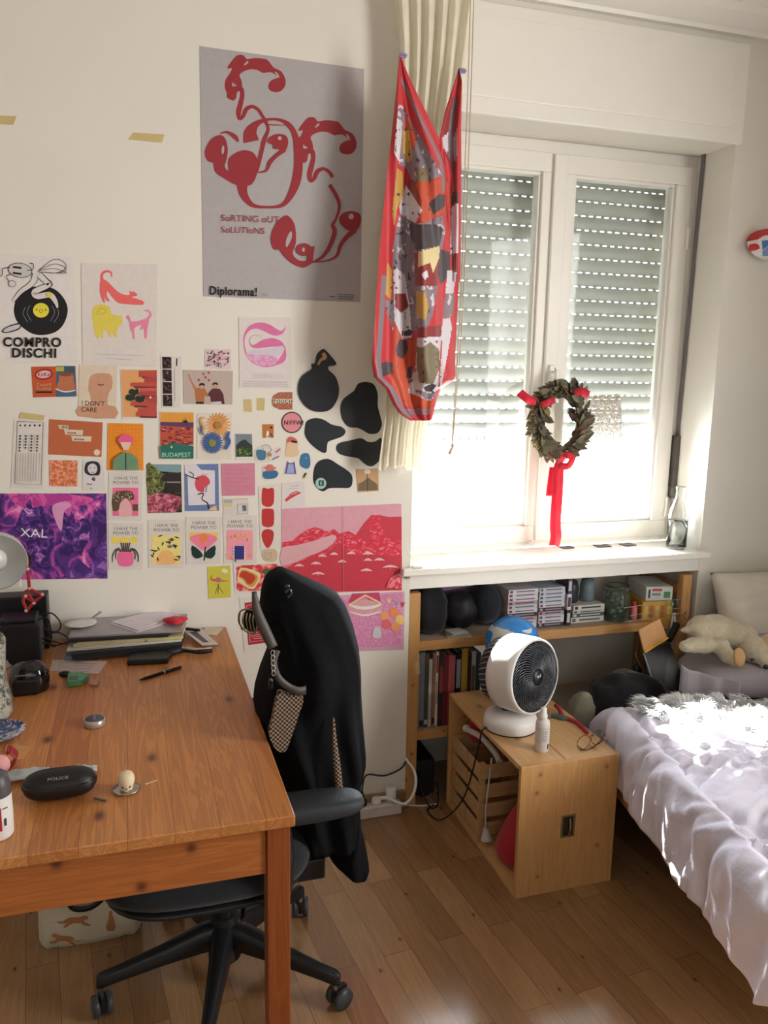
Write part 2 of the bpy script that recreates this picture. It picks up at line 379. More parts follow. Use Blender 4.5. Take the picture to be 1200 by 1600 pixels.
# roller shutter outside, half down: slats with rows of light slots between them
def shutter():
    root = T('roller_shutter', 'grey slatted roller shutter pulled halfway down outside the window', 'shutter', (1.51, .30, 1.27))
    SL = mat('shutter_grey', (196, 196, 188), .5, var=.03, scale=5)
    x0, x1 = NX0+.02, NX1-.02; pitch = .0525; pitch = .0525; z = 1.337; gap = .0032; k = 0; y = .305
    while z < 2.42:
        s = MB(); rows = []
        for i in range(7):
            t = i/6; rows.append((y-.006*sin(pi*t)-.001, z+t*(pitch-gap)))
        rows2 = [(yy+.0015 if i in (0, 6) else yy+.003, zz) for i, (yy, zz) in enumerate(rows)][::-1]
        pr = rows+rows2
        s.loft([[(x0, a, b_) for a, b_ in pr], [(x1, a, b_) for a, b_ in pr]], SL)
        # the perforated hook strip at the slat's top: bridges leave the light slots
        zz = z+pitch-gap; n = 0; x = x0+(.016 if k % 2 else 0)
        if z < 2.36:
            while x < x1-.02:
                s.box(x, x+.0165, y-.0015, y+.0015, zz-.0003, zz+gap+.0003, SL); x += .034
        s.build('slat', root, recalc=True); z += pitch; k += 1
    e = MB(); e.box(x0, x1, y-.008, y+.006, 1.294, 1.322, SL)
    for i in range(34): e.box(x0+i*.034, x0+i*.034+.012, y-.0015, y+.0015, 1.321, 1.339, SL)
    e.build('end_bar', root, bevel=.002)
    for xx in (NX0+.004, NX1-.026):
        e = MB(); e.box(xx, xx+.022, y-.014, y-.008, .90, 2.42, SL); e.build('guide_rail', root)
shutter()
b = MB(); b.box(NX0, NX1, .34, .46, 2.30, 2.6, WALL); b.box(NX0-.5, NX0, .34, .42, .3, 2.6, WALL); b.box(NX1, NX1+.5, .34, .42, .3, 2.6, WALL); struct('trim_4', b)
# ------------------------------------------------------------------ prints, postcards and stickers on the back wall
class Art:
    """one flat printed thing lying on the wall plane; outlines in photo points"""
    def __init__(s, name, label, cat, quad, paper, group=None, y0=-.0008, th=.0006, raw=False, bow=0):
        s.a = (name, label, cat, group); s.mb = MB(); s.y = y0-th; s.k = 0; s.y0 = y0; s.raw = raw
        pm = paper if not isinstance(paper, tuple) else ink(paper)
        pts = [U(x, y, Y=y0) for x, y in quad]
        s.mb.prism([p for p in pts], (0, -th, 0), pm)
        s.quad = quad
    def P(s, x, y): return U(x, y, Y=s.y-.00012*s.k-.0001)
    def poly(s, c, pts, sm=0):
        s.k += 1
        if sm: pts = smoothc(pts, sm)
        s.mb.add([s.P(*p) for p in pts], [tuple(range(len(pts)))], ink(c) if isinstance(c, tuple) else c); return s
    def ell(s, c, cx, cy, rx, ry=None, rot=0, n=24):
        ry = rx if ry is None else ry; a = R(rot)
        return s.poly(c, [(cx+rx*cos(t)*cos(a)-ry*sin(t)*sin(a), cy+rx*cos(t)*sin(a)+ry*sin(t)*cos(a)) for t in [2*pi*i/n for i in range(n)]])
    def rect(s, c, x0, y0, x1, y1): return s.poly(c, [(x0, y0), (x1, y0), (x1, y1), (x0, y1)])
    def line(s, c, pts, w, sm=4):
        """pts (x,y) or (x,y,w)"""
        s.k += 1
        p = [(q[0], q[1], q[2] if len(q) > 2 else w) for q in pts]
        if sm and len(p) > 2: p = smoothc(p, sm, False)
        L = []; Rr = []
        for i, q in enumerate(p):
            a = p[max(0, i-1)]; b_ = p[min(len(p)-1, i+1)]; dx, dy = b_[0]-a[0], b_[1]-a[1]; l = sqrt(dx*dx+dy*dy) or 1
            nx, ny = -dy/l*q[2]/2, dx/l*q[2]/2; L.append(s.P(q[0]+nx, q[1]+ny)); Rr.append(s.P(q[0]-nx, q[1]-ny))
        n = len(p); s.mb.add(L+Rr, [(i, i+1, n+i+1, n+i) for i in range(n-1)], ink(c)); return s
    def text(s, t, x, y, h, c, ang=0, bold=0, sx=1, align='LEFT', slope=None):
        """h = capital height in photo points; (x,y) = baseline start"""
        s.k += 1; vs, fs = text_geo(t, h/.70, bold*h, align); a = R(ang)
        s.mb.add([s.P(x+v.x*sx*cos(a)+v.y*sin(a), y+v.x*sx*sin(a)-v.y*cos(a)) for v in vs], fs, ink(c)); return s
    def done(s):
        n, l, c, g = s.a
        return s.mb.build(n, label=l, cat=c, group=g, recalc=False)
def Z(ox, oy, k): return lambda pts: [tuple([ox+p[0]/k, oy+p[1]/k]+[q/k for q in p[2:]]) for p in pts]
PW = (216, 208, 204)            # white paper as it looks on this wall
BK = (34, 32, 36)

# the big red and grey poster
z = Z(300, 60, 3.7207); RD = (158, 46, 54); GR = (170, 163, 165)
a = Art('poster', 'large grey poster with a red loop drawing of faces and Diplorama lettering', 'poster', [(312, 72), (569, 108), (563, 472), (318, 463)], GR)
arch = [(203, 175), (228, 135), (262, 98), (300, 98), (318, 120), (360, 114), (430, 120), (458, 148), (478, 172), (520, 192), (545, 245), (535, 288), (505, 312), (462, 308), (443, 285), (452, 252), (478, 236), (500, 228), (488, 214), (455, 195), (415, 202), (380, 184), (340, 180), (300, 192), (276, 212), (286, 240), (292, 275), (285, 292), (262, 315), (258, 345), (240, 362), (203, 345), (202, 318), (190, 285), (195, 240), (222, 200), (232, 172)]
loopy = [(258, 300, 22), (285, 292, 26), (292, 330, 26), (282, 380, 30), (270, 430, 30), (276, 468, 18), (298, 450, 24), (315, 412, 26), (350, 396, 20), (385, 415, 20), (405, 445, 20), (428, 480, 18)]
mv = lambda pts, dx, dy: [tuple([p[0]+dx, p[1]+dy]+list(p[2:])) for p in pts]
for d in ((0, 0), (413, 362)):
    a.poly(RD, z(mv(arch, *d)), 2); a.line(RD, z(mv(loopy[:-1 if d[0] else None], *d)), 1)
    a.line(GR, z(mv([(305, 155, 8), (325, 135, 12)], *d)), 1, 0); a.poly(GR, z(mv([(480, 192), (500, 205), (508, 230), (492, 215)], *d)), 2)
    a.poly(GR, z(mv([(232, 255), (262, 275), (235, 280)], *d)))
a.line(RD, z([(428, 480, 20), (443, 530, 18), (420, 590, 26), (408, 640, 24), (388, 720, 26), (376, 778, 16)]), 1)
a.line(RD, z([(345, 600, 90), (340, 548, 75), (375, 497, 36), (440, 472, 16), (510, 474, 18), (565, 505, 30), (600, 565, 34), (615, 650, 46), (618, 750, 52), (603, 840, 52), (568, 920, 38), (520, 972, 22), (430, 981, 14), (350, 968, 26), (300, 905, 48), (292, 840, 64)]), 1)
a.poly(RD, z([(74, 660), (108, 590), (160, 562), (192, 580), (208, 640), (202, 700), (190, 745), (212, 768), (212, 705), (250, 668), (300, 650), (350, 660), (378, 700), (382, 770), (345, 850), (260, 852), (185, 812), (135, 775), (125, 725), (92, 712)]), 3)
a.line(RD, z([(165, 552, 8), (205, 545, 14), (250, 572, 26), (270, 600, 10)]), 1); a.ell(GR, *z([(180, 648)])[0], 2, 7, 5)
a.line(RD, z([(440, 500, 5), (480, 503, 7), (545, 505, 4)]), 1)
a.poly(RD, z([(440, 605), (450, 575), (500, 555), (545, 565), (560, 600), (545, 650), (510, 645), (472, 640), (470, 618)]), 3); a.ell(GR, *z([(510, 580)])[0], 3, 3)
a.line(RD, z([(540, 645, 28), (490, 682, 22), (452, 722, 24), (432, 768, 14), (385, 780, 7)]), 1)
a.line(RD, z([(800, 850, 20), (842, 920, 22), (857, 980, 18), (838, 1045, 14), (818, 1085, 20), (830, 1125, 28), (800, 1210, 24), (755, 1272, 18), (700, 1302, 12)]), 1)
a.poly(RD, z([(458, 1160), (485, 1080), (540, 1030), (575, 1045), (600, 1095), (604, 1190), (585, 1250), (625, 1292), (690, 1292), (705, 1300), (650, 1332), (590, 1312), (540, 1272), (508, 1230), (475, 1225)]), 3)
a.poly(GR, z([(575, 1120), (580, 1160), (550, 1215), (548, 1170)]), 3)
a.ell(RD, *z([(650, 1228)])[0], 12.5, 10); a.poly(RD, z([(680, 1212), (714, 1208), (702, 1292), (665, 1300)])); a.ell(GR, *z([(648, 1228)])[0], 2.2, 3.4)
a.poly(RD, z([(855, 1060), (870, 1020), (925, 1003), (975, 1020), (982, 1060), (962, 1112), (905, 1115), (875, 1090)]), 3); a.ell(GR, *z([(925, 1035)])[0], 4, 4.5)
a.line(RD, z([(950, 1112, 32), (900, 1152, 26), (862, 1205, 22), (842, 1262, 16), (790, 1290, 8), (705, 1302, 6)]), 1)
a.text('SoRTING oUT', 345, 345, 10, RD, 2, 0, 1.05); a.text('SoLUTIoNS', 345, 363, 9.5, RD, 2, 0, 1.05)
a.text('Diplorama!', 327, 460, 13, BK, 2, .035, .81); a.text('22.1', 409, 462, 4, (120, 110, 112), 2)
for i in range(3): a.line((70, 66, 70), [(528, 460+i*3.2, .9), (555-i*2, 461+i*3.2, .9)], 1, 0)
a.line((70, 66, 70), [(515, 463.5, 1.2), (524, 463.8, 1.2)], 1, 0); a.done()

# record poster
a = Art('poster', 'white poster of a white fly creature hugging a black record, COMPRO DISCHI lettering', 'poster', [(-8, 396), (114, 402), (122, 566), (-8, 566)], (218, 210, 206))
z = Z(0, 380, 4.615)
a.poly(BK, z([(100, 480), (115, 410), (160, 350), (220, 318), (300, 312), (380, 325), (440, 370), (482, 440), (486, 510), (455, 590), (400, 640), (320, 662), (240, 655), (165, 610), (115, 550)]), 3)
for rx, x0 in ((1, -1), (1, 1)): a.line((150, 148, 150), z([(295+x0*80, 450, 3), (295+x0*100, 500, 3), (295+x0*70, 560, 3)]), 1); a.line((150, 148, 150), z([(295+x0*112, 460, 3), (295+x0*128, 510, 3), (295+x0*95, 570, 3)]), 1)
a.ell((226, 214, 52), *z([(296, 484)])[0], 12.5, 11.5); a.ell((150, 130, 40), *z([(296, 488)])[0], 3.2, 3.2); a.ell((226, 214, 52), *z([(296, 488)])[0], 2.3, 2.3)
for x in (265, 330): a.ell(BK, *z([(x, 480)])[0], .8, 1.6)
PX = (212, 204, 200)
a.line(BK, z([(260, 225, 58), (230, 290, 44), (150, 350, 36), (95, 420, 24)]), 1); a.line(PX, z([(262, 222, 48), (230, 290, 36), (150, 350, 28), (93, 420, 18)]), 1)
a.line(BK, z([(280, 225, 50), (340, 280, 44), (355, 300, 44), (250, 350, 50), (270, 385, 50), (360, 370, 50), (400, 420, 40), (415, 470, 18)]), 1); a.line(PX, z([(280, 225, 40), (338, 282, 34), (350, 302, 34), (250, 350, 42), (272, 383, 40), (358, 372, 40), (400, 420, 30), (415, 466, 12)]), 1)
for dy in (0, 35, 70): a.line((90, 88, 92), z([(275, 200, 4), (380, 140+dy*.9-20, 4), (455, 130+dy, 4), (475, 180+dy*.5, 4), (400, 215, 4), (275, 205, 4)]), 1)
a.ell(BK, *z([(145, 195)])[0], 19, 11.5, 8); a.ell((196, 190, 188), *z([(145, 195)])[0], 18, 10.6, 8)
for y in (175, 218): a.line(BK, z([(92, y-4, 14), (155, y+4, 14)]), 1, 0)
a.line(BK, z([(75, 175, 5), (20, 185, 5), (15, 230, 5), (-20, 245, 5)]), 1); a.line(BK, z([(75, 225, 5), (45, 240, 5), (70, 280, 5)]), 1); a.ell((120, 118, 120), *z([(88, 292)])[0], 6, 5.4); a.ell(PX, *z([(88, 292)])[0], 5, 4.4)
a.line(BK, z([(195, 195, 5), (235, 190, 5), (240, 150, 5), (215, 145, 5)]), 1)
a.poly(BK, z([(18, 628), (60, 598), (150, 575), (140, 620), (60, 645), (25, 645)]), 3); a.poly((196, 190, 196), z([(26, 628), (62, 604), (140, 585), (132, 614), (60, 638), (32, 640)]), 3)
a.poly((222, 206, 60), z([(355, 345), (365, 362), (382, 368), (368, 378), (365, 392), (350, 384), (333, 388), (340, 372), (330, 358), (348, 360)]))
a.text('COMPRO', 4.5, 541, 14, BK, .5, .045, 1.0); a.text('DISCHI', 18, 558, 14, BK, .5, .045, 1.02); a.done()

# three dogs print
a = Art('poster', 'white print of a red, a yellow and a pink dog', 'poster', [(127, 411), (246, 413), (244, 573), (129, 568)], (214, 204, 198))
z = Z(0, 380, 4.615); c1 = (236, 96, 96)
a.line(c1, z([(805, 245, 8), (800, 212, 14), (765, 202, 18), (735, 225, 20), (735, 265, 26)]), 1)
a.poly(c1, z([(725, 262), (765, 268), (800, 300), (850, 350), (900, 372), (935, 370), (930, 340), (945, 352), (965, 348), (990, 368), (985, 380), (950, 390), (1030, 415), (1030, 445), (920, 440), (850, 430), (800, 380), (775, 345), (770, 380), (790, 412), (778, 422), (755, 395), (745, 370), (758, 425), (745, 428), (722, 370), (718, 320)]), 2)
c2 = (222, 202, 74)
a.poly(c2, z([(665, 500), (680, 455), (730, 440), (785, 455), (800, 500), (835, 520), (880, 525), (878, 580), (855, 600), (842, 640), (842, 678), (820, 672), (805, 632), (800, 672), (785, 668), (768, 625), (745, 640), (745, 682), (730, 684), (722, 650), (712, 684), (695, 682), (672, 600)]), 2)
a.line((205, 182, 60), z([(700, 520, 8), (715, 475, 8), (760, 478, 8), (758, 500, 8), (725, 510, 8)]), 1)
c3 = (232, 122, 160)
a.line(c3, z([(1040, 485, 10), (1075, 490, 14), (1085, 520, 14), (1060, 550, 20)]), 1)
a.poly(c3, z([(905, 535), (925, 518), (940, 545), (950, 565), (1000, 560), (1050, 545), (1075, 555), (1066, 600), (1060, 640), (1060, 680), (1042, 688), (1040, 640), (1035, 615), (1005, 630), (1025, 590), (985, 600), (968, 625), (972, 685), (958, 688), (952, 630), (940, 635), (938, 600), (930, 560)]), 2)
for i in range(2): a.line((170, 162, 170), z([(700+i*60, 798+i*32, 3), (1030-i*70, 812+i*30, 3)]), 1, 0)
a.done()

# postcards, left group
a = Art('postcard', 'small orange and red chocolate bar wrapper card with a pudding picture', 'postcard', [(49, 573), (118, 572), (120, 619), (52, 621)], (200, 82, 40))
z = Z(0, 380, 4.615)
a.poly((66, 100, 130), z([(405, 885), (540, 885), (550, 1105), (405, 1108)])); a.rect((190, 170, 60), 87, 573, 100, 580); a.rect((70, 84, 92), 101, 573, 116, 582)
a.ell((176, 36, 44), 68.5, 585, 14.5, 9, -6); a.ell((214, 190, 186), 68.5, 585, 11.6, 5.8, -6); a.text('KitKat', 59, 588.5, 6, (176, 36, 44), -4, .04, .85)
a.poly((190, 108, 70), z([(430, 945), (520, 945), (530, 990), (542, 1050), (480, 1070), (405, 1050), (425, 990)]), 2); a.ell((150, 66, 42), 102.5, 585.5, 9.5, 2.6); a.line((214, 206, 200), z([(400, 1050, 8), (470, 1072, 10), (545, 1060, 8)]), 1)
a.text('Custard', 57, 604, 5, (214, 160, 120), -4, 0, 1); a.text('Pudding', 57, 610, 5, (214, 160, 120), -4); a.rect(BK, 56, 611.5, 82, 614); a.done()
a = Art('postcard', 'cream postcard of a faceless tan bust lettered I DON\'T CARE', 'postcard', [(124, 570), (183, 572), (181, 655), (122, 650)], (214, 196, 172))
a.poly((202, 146, 114), z([(638, 1030), (645, 970), (680, 942), (740, 936), (795, 945), (812, 990), (805, 1050), (785, 1080), (775, 1165), (835, 1180), (833, 1262), (566, 1248), (568, 1175), (650, 1165), (650, 1100), (637, 1060)]), 2)
a.line(BK, z([(705, 1015, 5), (725, 1024, 8), (748, 1016, 5)]), 1); a.text("I DON'T", 127, 633, 7, BK, 2); a.text('CARE', 126.5, 643, 7, BK, 2); a.done()
a = Art('postcard', 'orange postcard of a red stacked balcony tower with green plants', 'postcard', [(188, 577), (246, 578), (246, 655), (191, 655)], (216, 206, 198))
a.poly((226, 158, 96), z([(872, 912), (1132, 914), (1130, 1255), (885, 1252)])); rr = random.Random(4)
for x, y, w_, h in ((1000, 920, 130, 50), (1040, 968, 90, 40), (940, 1005, 190, 34), (1010, 1045, 120, 50), (990, 1070, 140, 36), (1050, 1110, 82, 44), (945, 1140, 130, 38), (1060, 1150, 70, 44), (1000, 1190, 130, 30), (985, 1215, 146, 38)):
    a.poly(rr.choice([(196, 74, 64), (182, 66, 62), (206, 88, 70)]), z([(x, y), (x+w_, y-4), (x+w_, y+h), (x, y+h-6)])); a.poly((120, 46, 60), z([(x+20, y+h-8), (x+w_, y+h-4), (x+w_, y+h+8), (x+30, y+h+6)]))
for cx, cy in ((965, 1075), (940, 1115), (1010, 1125)): a.poly((38, 56, 48), z([(cx-35, cy), (cx-20, cy-25), (cx+10, cy-18), (cx+30, cy-30), (cx+34, cy+5), (cx+10, cy+22), (cx-22, cy+18)]), 2)
a.ell((232, 212, 200), *z([(1085, 1112)])[0], 1.6, 1.8); a.done()
a = Art('price_list', 'narrow white sheet of dark vertical characters in a thin frame', 'paper', [(22, 655), (73, 659), (67, 765), (17, 762)], (212, 204, 196))
def frame_(a_, c, pts, w_): a_.line(c, [(x, y, w_) for x, y in pts+pts[:1]], w_, 0)
frame_(a, (84, 80, 84), [(27, 658.5), (67.5, 660), (64, 757.5), (23, 755.5)], 1)
for i in range(5): a.line(BK, [(30+i*7.6, 664.5, 1.2), (33.4+i*7.6, 664.8, 1.2)], 1, 0); a.line(BK, [(31.7+i*7.6, 662.8, 1), (31.5+i*7.6, 667, 1)], 1, 0)
for i in range(4):
    for j in range(6 if i != 1 else 5): a.line(BK, [(30+i*9-j*.25, 681+j*4.6, 1.4), (33.5+i*9-j*.25, 681.4+j*4.6, 1.4)], 1, 0); a.line(BK, [(31.6+i*9-j*.25, 679.6+j*4.6, 1), (31.6+i*9-j*.25, 683.4+j*4.6, 1)], 1, 0)
for i in range(9): a.line((150, 142, 140), [(28+i*4.2, 708, .7), (26.4+i*4.2, 752, .7)], 1, 0)
a.done()
a = Art('postcard', 'terracotta orange postcard with three strips of pasted typed words', 'postcard', [(77, 655), (160.5, 660), (158.5, 714), (75.5, 710)], (192, 98, 58))
for (x0, y0, x1, y1), t in (((91, 664, 107, 670), 'the'), ((100, 671, 130, 679), 'dove'), ((111, 681, 143, 689), 'alone')): a.poly((214, 196, 172), [(x0, y0), (x1, y0+1), (x1-1, y1+1), (x0+2, y1)]); a.text(t, x0+5, y1-1.4, 3.6, BK, 2, .04, 1.25)
a.ell((220, 200, 178), 151.5, 707, 5, 4.8); a.done()
a = Art('postcard', 'orange dotted card with a pink dome above a green block', 'postcard', [(168.5, 661), (224, 662), (224, 735), (167, 734.5)], pmat('orange_dots', [(0, (226, 140, 36)), (.5, (216, 126, 52)), (.56, (234, 152, 44))], 260))
for i in range(11):
    for j in range(12):
        if not (6 > abs(i-5.4)*1.0 and j > 5): a.ell((206, 112, 58), 171.5+i*5, 665+j*6, .8, .8, n=6)
a.poly((106, 146, 112), [(176.5, 734), (177, 718), (187, 710), (196, 706), (206, 709), (215, 717), (216.5, 734)], 0)
a.ell((236, 80, 140), 196.5, 688, 11.5, 9); a.poly((226, 190, 170), [(188, 691), (205, 691), (201, 703), (193, 703)]); a.line(BK, [(196.5, 708, 1.3), (196.5, 734, 1.3)], 1, 0); a.done()
a = Art('postcard', 'small square card of mottled orange and pink flowers', 'postcard', [(77, 719), (121, 719.5), (121, 760), (77.5, 759.5)], pmat('mottled_flowers', [(0, (150, 140, 100)), (.38, (188, 90, 60)), (.46, (216, 124, 84)), (.54, (222, 162, 130)), (.62, (206, 96, 96)), (.7, (226, 186, 120))], 95, 3, .6)); a.done()
a = Art('postcard', 'small white card with an ink drawn curly haired face', 'postcard', [(129.5, 720), (160.5, 718.5), (164, 767), (129, 766)], (212, 205, 206))
a.poly((52, 50, 54), [(132, 737), (134, 724), (144, 720.5), (154, 723), (157, 732), (155, 742), (148, 743), (139, 742.5)], 3); a.ell((206, 200, 200), 144.5, 732.5, 7.6, 8.2)
for x in (141, 148): a.ell(BK, x, 731, 1.1, .7)
a.line(BK, [(142, 738, .8), (147, 738, .8)], 1, 0); a.ell(BK, 146.5, 748.5, 2.6, 2.8); a.ell((206, 200, 200), 147, 748.2, .9, .9); a.text('blue', 136, 758, 3.4, (90, 86, 92)); a.text('me', 140, 764, 2.6, (90, 86, 92)); a.done()
purple = pmat('purple_collage', [(0, (58, 34, 92)), (.42, (84, 48, 122)), (.5, (148, 66, 146)), (.56, (206, 88, 158)), (.63, (214, 142, 192)), (.72, (190, 168, 200))], 17, 7, 1.4, (1, 1, .75))
a = Art('poster', 'purple and pink landscape collage poster with white XAL letters, half behind the lamp', 'poster', [(-8, 771), (166, 771), (168, 904), (-8, 906)], purple)
c_ = pmat('purple_figure', [(0, (52, 32, 88)), (.46, (78, 46, 118)), (.54, (116, 70, 150)), (.6, (176, 110, 176)), (.68, (200, 160, 200))], 42, 6, 1.2)
a.poly(pmat('magenta_sky', [(0, (170, 60, 140)), (.5, (206, 84, 152)), (.6, (220, 120, 176))], 20), [(16, 778), (44, 772), (110, 773), (146, 779), (130, 790), (96, 788), (60, 792), (36, 794)], 3)
a.poly(c_, [(28, 812), (36, 795), (47, 780), (52, 796), (66, 790), (72, 812), (84, 830), (80, 850), (70, 862), (76, 885), (58, 878), (44, 870), (40, 845), (24, 832)], 3)
a.poly(c_, [(92, 812), (100, 800), (108, 808), (114, 795), (118, 818), (128, 810), (140, 816), (138, 846), (128, 858), (112, 862), (98, 852), (94, 830)], 3)
a.poly(pmat('purple_rock', [(0, (70, 40, 112)), (.5, (92, 58, 136)), (.62, (150, 96, 170))], 30), [(96, 903), (118, 884), (124, 874), (140, 888), (150, 872), (158, 846), (166, 850), (168, 903)], 0)
a.poly((212, 140, 190), [(82, 790), (102, 784), (112, 790), (100, 800), (96, 830), (86, 812)], 3)
a.text('XAL', 31, 838, 13, (226, 220, 226), 3, 0, 1.25); a.done()

# five cards of one series
def power(q, kind, label):
    a = Art('affirmation_card', label, 'card', q, (212, 205, 196), group='cards lettered I HAVE THE POWER TO')
    x0, y0 = q[0]; x1 = q[1][0]; y1 = q[3][1]; w_ = x1-x0; cx = (x0+x1)/2
    a.text('I HAVE THE', cx, y0+11.5, 5, (104, 100, 100), 0, 0, 1.0, 'CENTER'); a.text('POWER TO', cx, y0+18.5, 5, (104, 100, 100), 0, 0, 1.08, 'CENTER')
    L, Rt, Tp, Bt = x0+6, x1-7, y0+24, y1-6; mx = (L+Rt)/2; rr = random.Random(kind)
    pk = (240, 96, 150)
    if kind == 1:
        a.rect(pk, L, Tp, Rt, Bt); a.poly((96, 78, 52), [(L, Tp+10), (L+14, Tp+5), (L+30, Tp+6), (L+34, Tp+18), (L+26, Tp+20), (L+12, Tp+22), (L+10, Bt-10), (L, Bt-8)], 2); a.rect((96, 78, 52), Rt-9, Tp+26, Rt, Bt-8)
        a.poly((226, 166, 170), [(L+10, Bt), (L+12, Bt-18), (mx, Bt-28), (Rt-12, Bt-18), (Rt-10, Bt)], 2)
        for i in range(26): a.ell((206, 196, 170), rr.uniform(L+1, Rt-9), rr.uniform(Tp+8, Tp+22), 1.1, .8, n=6)
    if kind == 2:
        for i in range(3): a.ell((238, 206, 70), L+5+i*14, Tp+3, 6.5, 5.5)
        a.poly(pk, [(L+12, Bt-22), (Rt-12, Bt-22), (Rt-8, Bt-12), (Rt-12, Bt), (L+12, Bt), (L+8, Bt-12)], 3)
        for i in range(9):
            t = -1+i/4; a.line((66, 60, 60), [(mx+t*8, Bt-22, 1.6), (mx+t*14, Bt-32+abs(t)*6, 1.8), (mx+t*20, Bt-28+abs(t)*12, 1.8), (mx+t*20, Bt-22+abs(t)*16, 1.2)] if abs(t) > .5 else [(mx+t*8, Bt-22, 1.6), (mx+t*14, Bt-36, 1.8)], 1)
    if kind == 3:
        a.rect((234, 214, 120), L, Tp, Rt, Bt); a.poly((240, 180, 106), [(L+8, Bt), (L+10, Bt-14), (mx, Bt-22), (Rt-10, Bt-14), (Rt-8, Bt)], 2)
        for i in range(26):
            x, y, t = rr.uniform(L, Rt), rr.uniform(Tp, Bt-6), rr.uniform(0, pi)
            if abs(x-mx) < 12 and y > Bt-22: continue
            a.line((48, 48, 60), [(x-4*cos(t), y-3*sin(t), .6), (x, y, 2.4), (x+4*cos(t), y+3*sin(t), .6)], 1, 0)
        a.ell((90, 90, 150), mx+6, Tp+18, 3.4, 2)
    if kind == 4:
        a.rect((240, 196, 70), L, Tp, Rt, Tp+10); a.poly((240, 120, 150), [(L, Tp+8), (mx-6, Tp+2), (mx+8, Tp+2), (Rt, Tp+9), (Rt-10, Tp+20), (mx, Tp+28), (L+10, Tp+20)], 3); a.poly((238, 130, 60), [(mx-6, Tp+6), (mx, Tp+2), (mx+6, Tp+6), (mx+4, Tp+14), (mx-4, Tp+16)], 2)
        g = (34, 58, 54); a.line(g, [(mx+3, Tp+22, 2), (mx+1, Bt, 2)], 1, 0)
        for sx in (-1, 1):
            a.poly(g, [(mx+sx*1, Tp+36), (mx+sx*6, Tp+28), (mx+sx*18, Tp+20), (mx+sx*18, Tp+32), (mx+sx*8, Tp+37)], 2); a.poly(g, [(mx+sx*1, Bt-7), (mx+sx*8, Bt-14), (mx+sx*19, Bt-12), (mx+sx*12, Bt-3)], 2)
    if kind == 5:
        a.rect((240, 146, 170), L, Tp-2, Rt, Bt)
        for i in range(22): a.ell((240, 176, 90), rr.uniform(L+2, Rt-2), rr.uniform(Tp, Bt-2), 2.2, 2.4, n=10)
        a.rect((48, 52, 130), mx-8, Bt-22, mx+7, Bt-1)
        for i in range(5): a.ell((226, 214, 220), mx-9, Bt-20+i*4.4, 1.2, 1.4, n=8); a.ell((226, 214, 220), mx+8, Bt-20+i*4.4, 1.2, 1.4, n=8)
        a.line((48, 52, 120), [(mx-7, Bt-1, 1.6), (mx-6, Bt+3, 1.6)], 1, 0)
    a.done()
power([(170, 738), (223, 738), (221, 814), (169, 812)], 1, 'white motivational card with a pink arch and brown leaves, above the other four')
power([(169, 817), (224, 818), (223, 890), (170, 890)], 2, 'white motivational card with a hot pink pot of drooping stems')
power([(231, 812), (289, 812), (287, 888), (232, 887)], 3, 'white motivational card with a pale orange shape among dark leaf dashes')
power([(290, 808), (347, 808), (344, 881), (291, 882)], 4, 'white motivational card with a pink flower on dark green leaves')
power([(348, 806), (402, 805), (401, 880), (350, 881)], 5, 'white motivational card with a small navy square on pink and yellow dots')

# middle group
z = Z(240, 480, 5)
a = Art('photo_strip', 'white edged strip of four dark booth photos', 'photo', [(251, 556), (284, 557), (281, 637), (253, 637)], (212, 204, 196))
bp = pmat('booth_photo', [(0, (26, 22, 26)), (.5, (52, 40, 42)), (.58, (120, 84, 72)), (.66, (176, 140, 126))], 110, 3)
for i in range(4): a.poly(bp, z([(66+i*2, 388+i*98), (138+i*2, 390+i*98), (140+i*2, 480+i*98), (68+i*2, 480+i*98)]))
a.line(BK, z([(182, 400, 9), (180, 458, 9)]), 1, 0); a.line((170, 160, 160), z([(164, 480, 4), (166, 730, 4)]), 1, 0); a.done()
a = Art('postcard', 'tiny pale pink card scattered with small dark leaves', 'postcard', [(320, 546), (361, 546), (361, 577), (320.5, 576)], (216, 190, 190)); rr = random.Random(7)
for i in range(60):
    x, y, t = rr.uniform(323, 358), rr.uniform(549, 574), rr.uniform(0, pi); a.line(rr.choice([(50, 46, 66), (50, 46, 66), (222, 120, 150)]), [(x-2*cos(t), y-2*sin(t), .5), (x, y, 1.7), (x+2*cos(t), y+2*sin(t), .5)], 1, 0)
a.done()
a = Art('photo', 'colour photo of two people standing, one with a raised arm', 'photo', [(286, 578), (364, 579.5), (363, 632), (287, 631)], (186, 166, 156))
sk = (196, 150, 124)
a.line((190, 120, 84), z([(273, 525, 11), (300, 590, 14), (330, 645, 24)]), 1); a.poly((184, 108, 62), z([(320, 640), (355, 628), (398, 632), (425, 680), (420, 700), (398, 690), (395, 742), (330, 742)]), 1); a.rect(BK, 306, 628, 318.5, 631)
a.ell(sk, *z([(377, 618)])[0], 3.4, 4.6); a.poly((40, 34, 34), z([(356, 618), (360, 598), (380, 592), (398, 600), (398, 618), (378, 606)]), 2)
a.poly((96, 46, 52), z([(430, 668), (455, 640), (480, 632), (520, 640), (545, 680), (555, 757), (535, 757), (528, 735), (448, 740), (445, 700), (425, 690)]), 1)
a.ell(sk, *z([(484, 612)])[0], 3.5, 4.8); a.poly((44, 36, 36), z([(464, 610), (466, 592), (484, 586), (502, 595), (502, 612), (484, 600)]), 2); a.poly((196, 190, 196), z([(448, 740), (528, 736), (530, 757), (446, 757)]))
for x, y in ((390, 520), (432, 512), (355, 568), (434, 570), (408, 548)): a.ell((180, 70, 80), *z([(x, y)])[0], 1.4, 2)
a.done()
a = Art('poster', 'pale print of a pink swirl with SCHWEIN in faint letters', 'poster', [(373, 496), (454, 496), (455, 608), (374, 606)], (214, 203, 200))
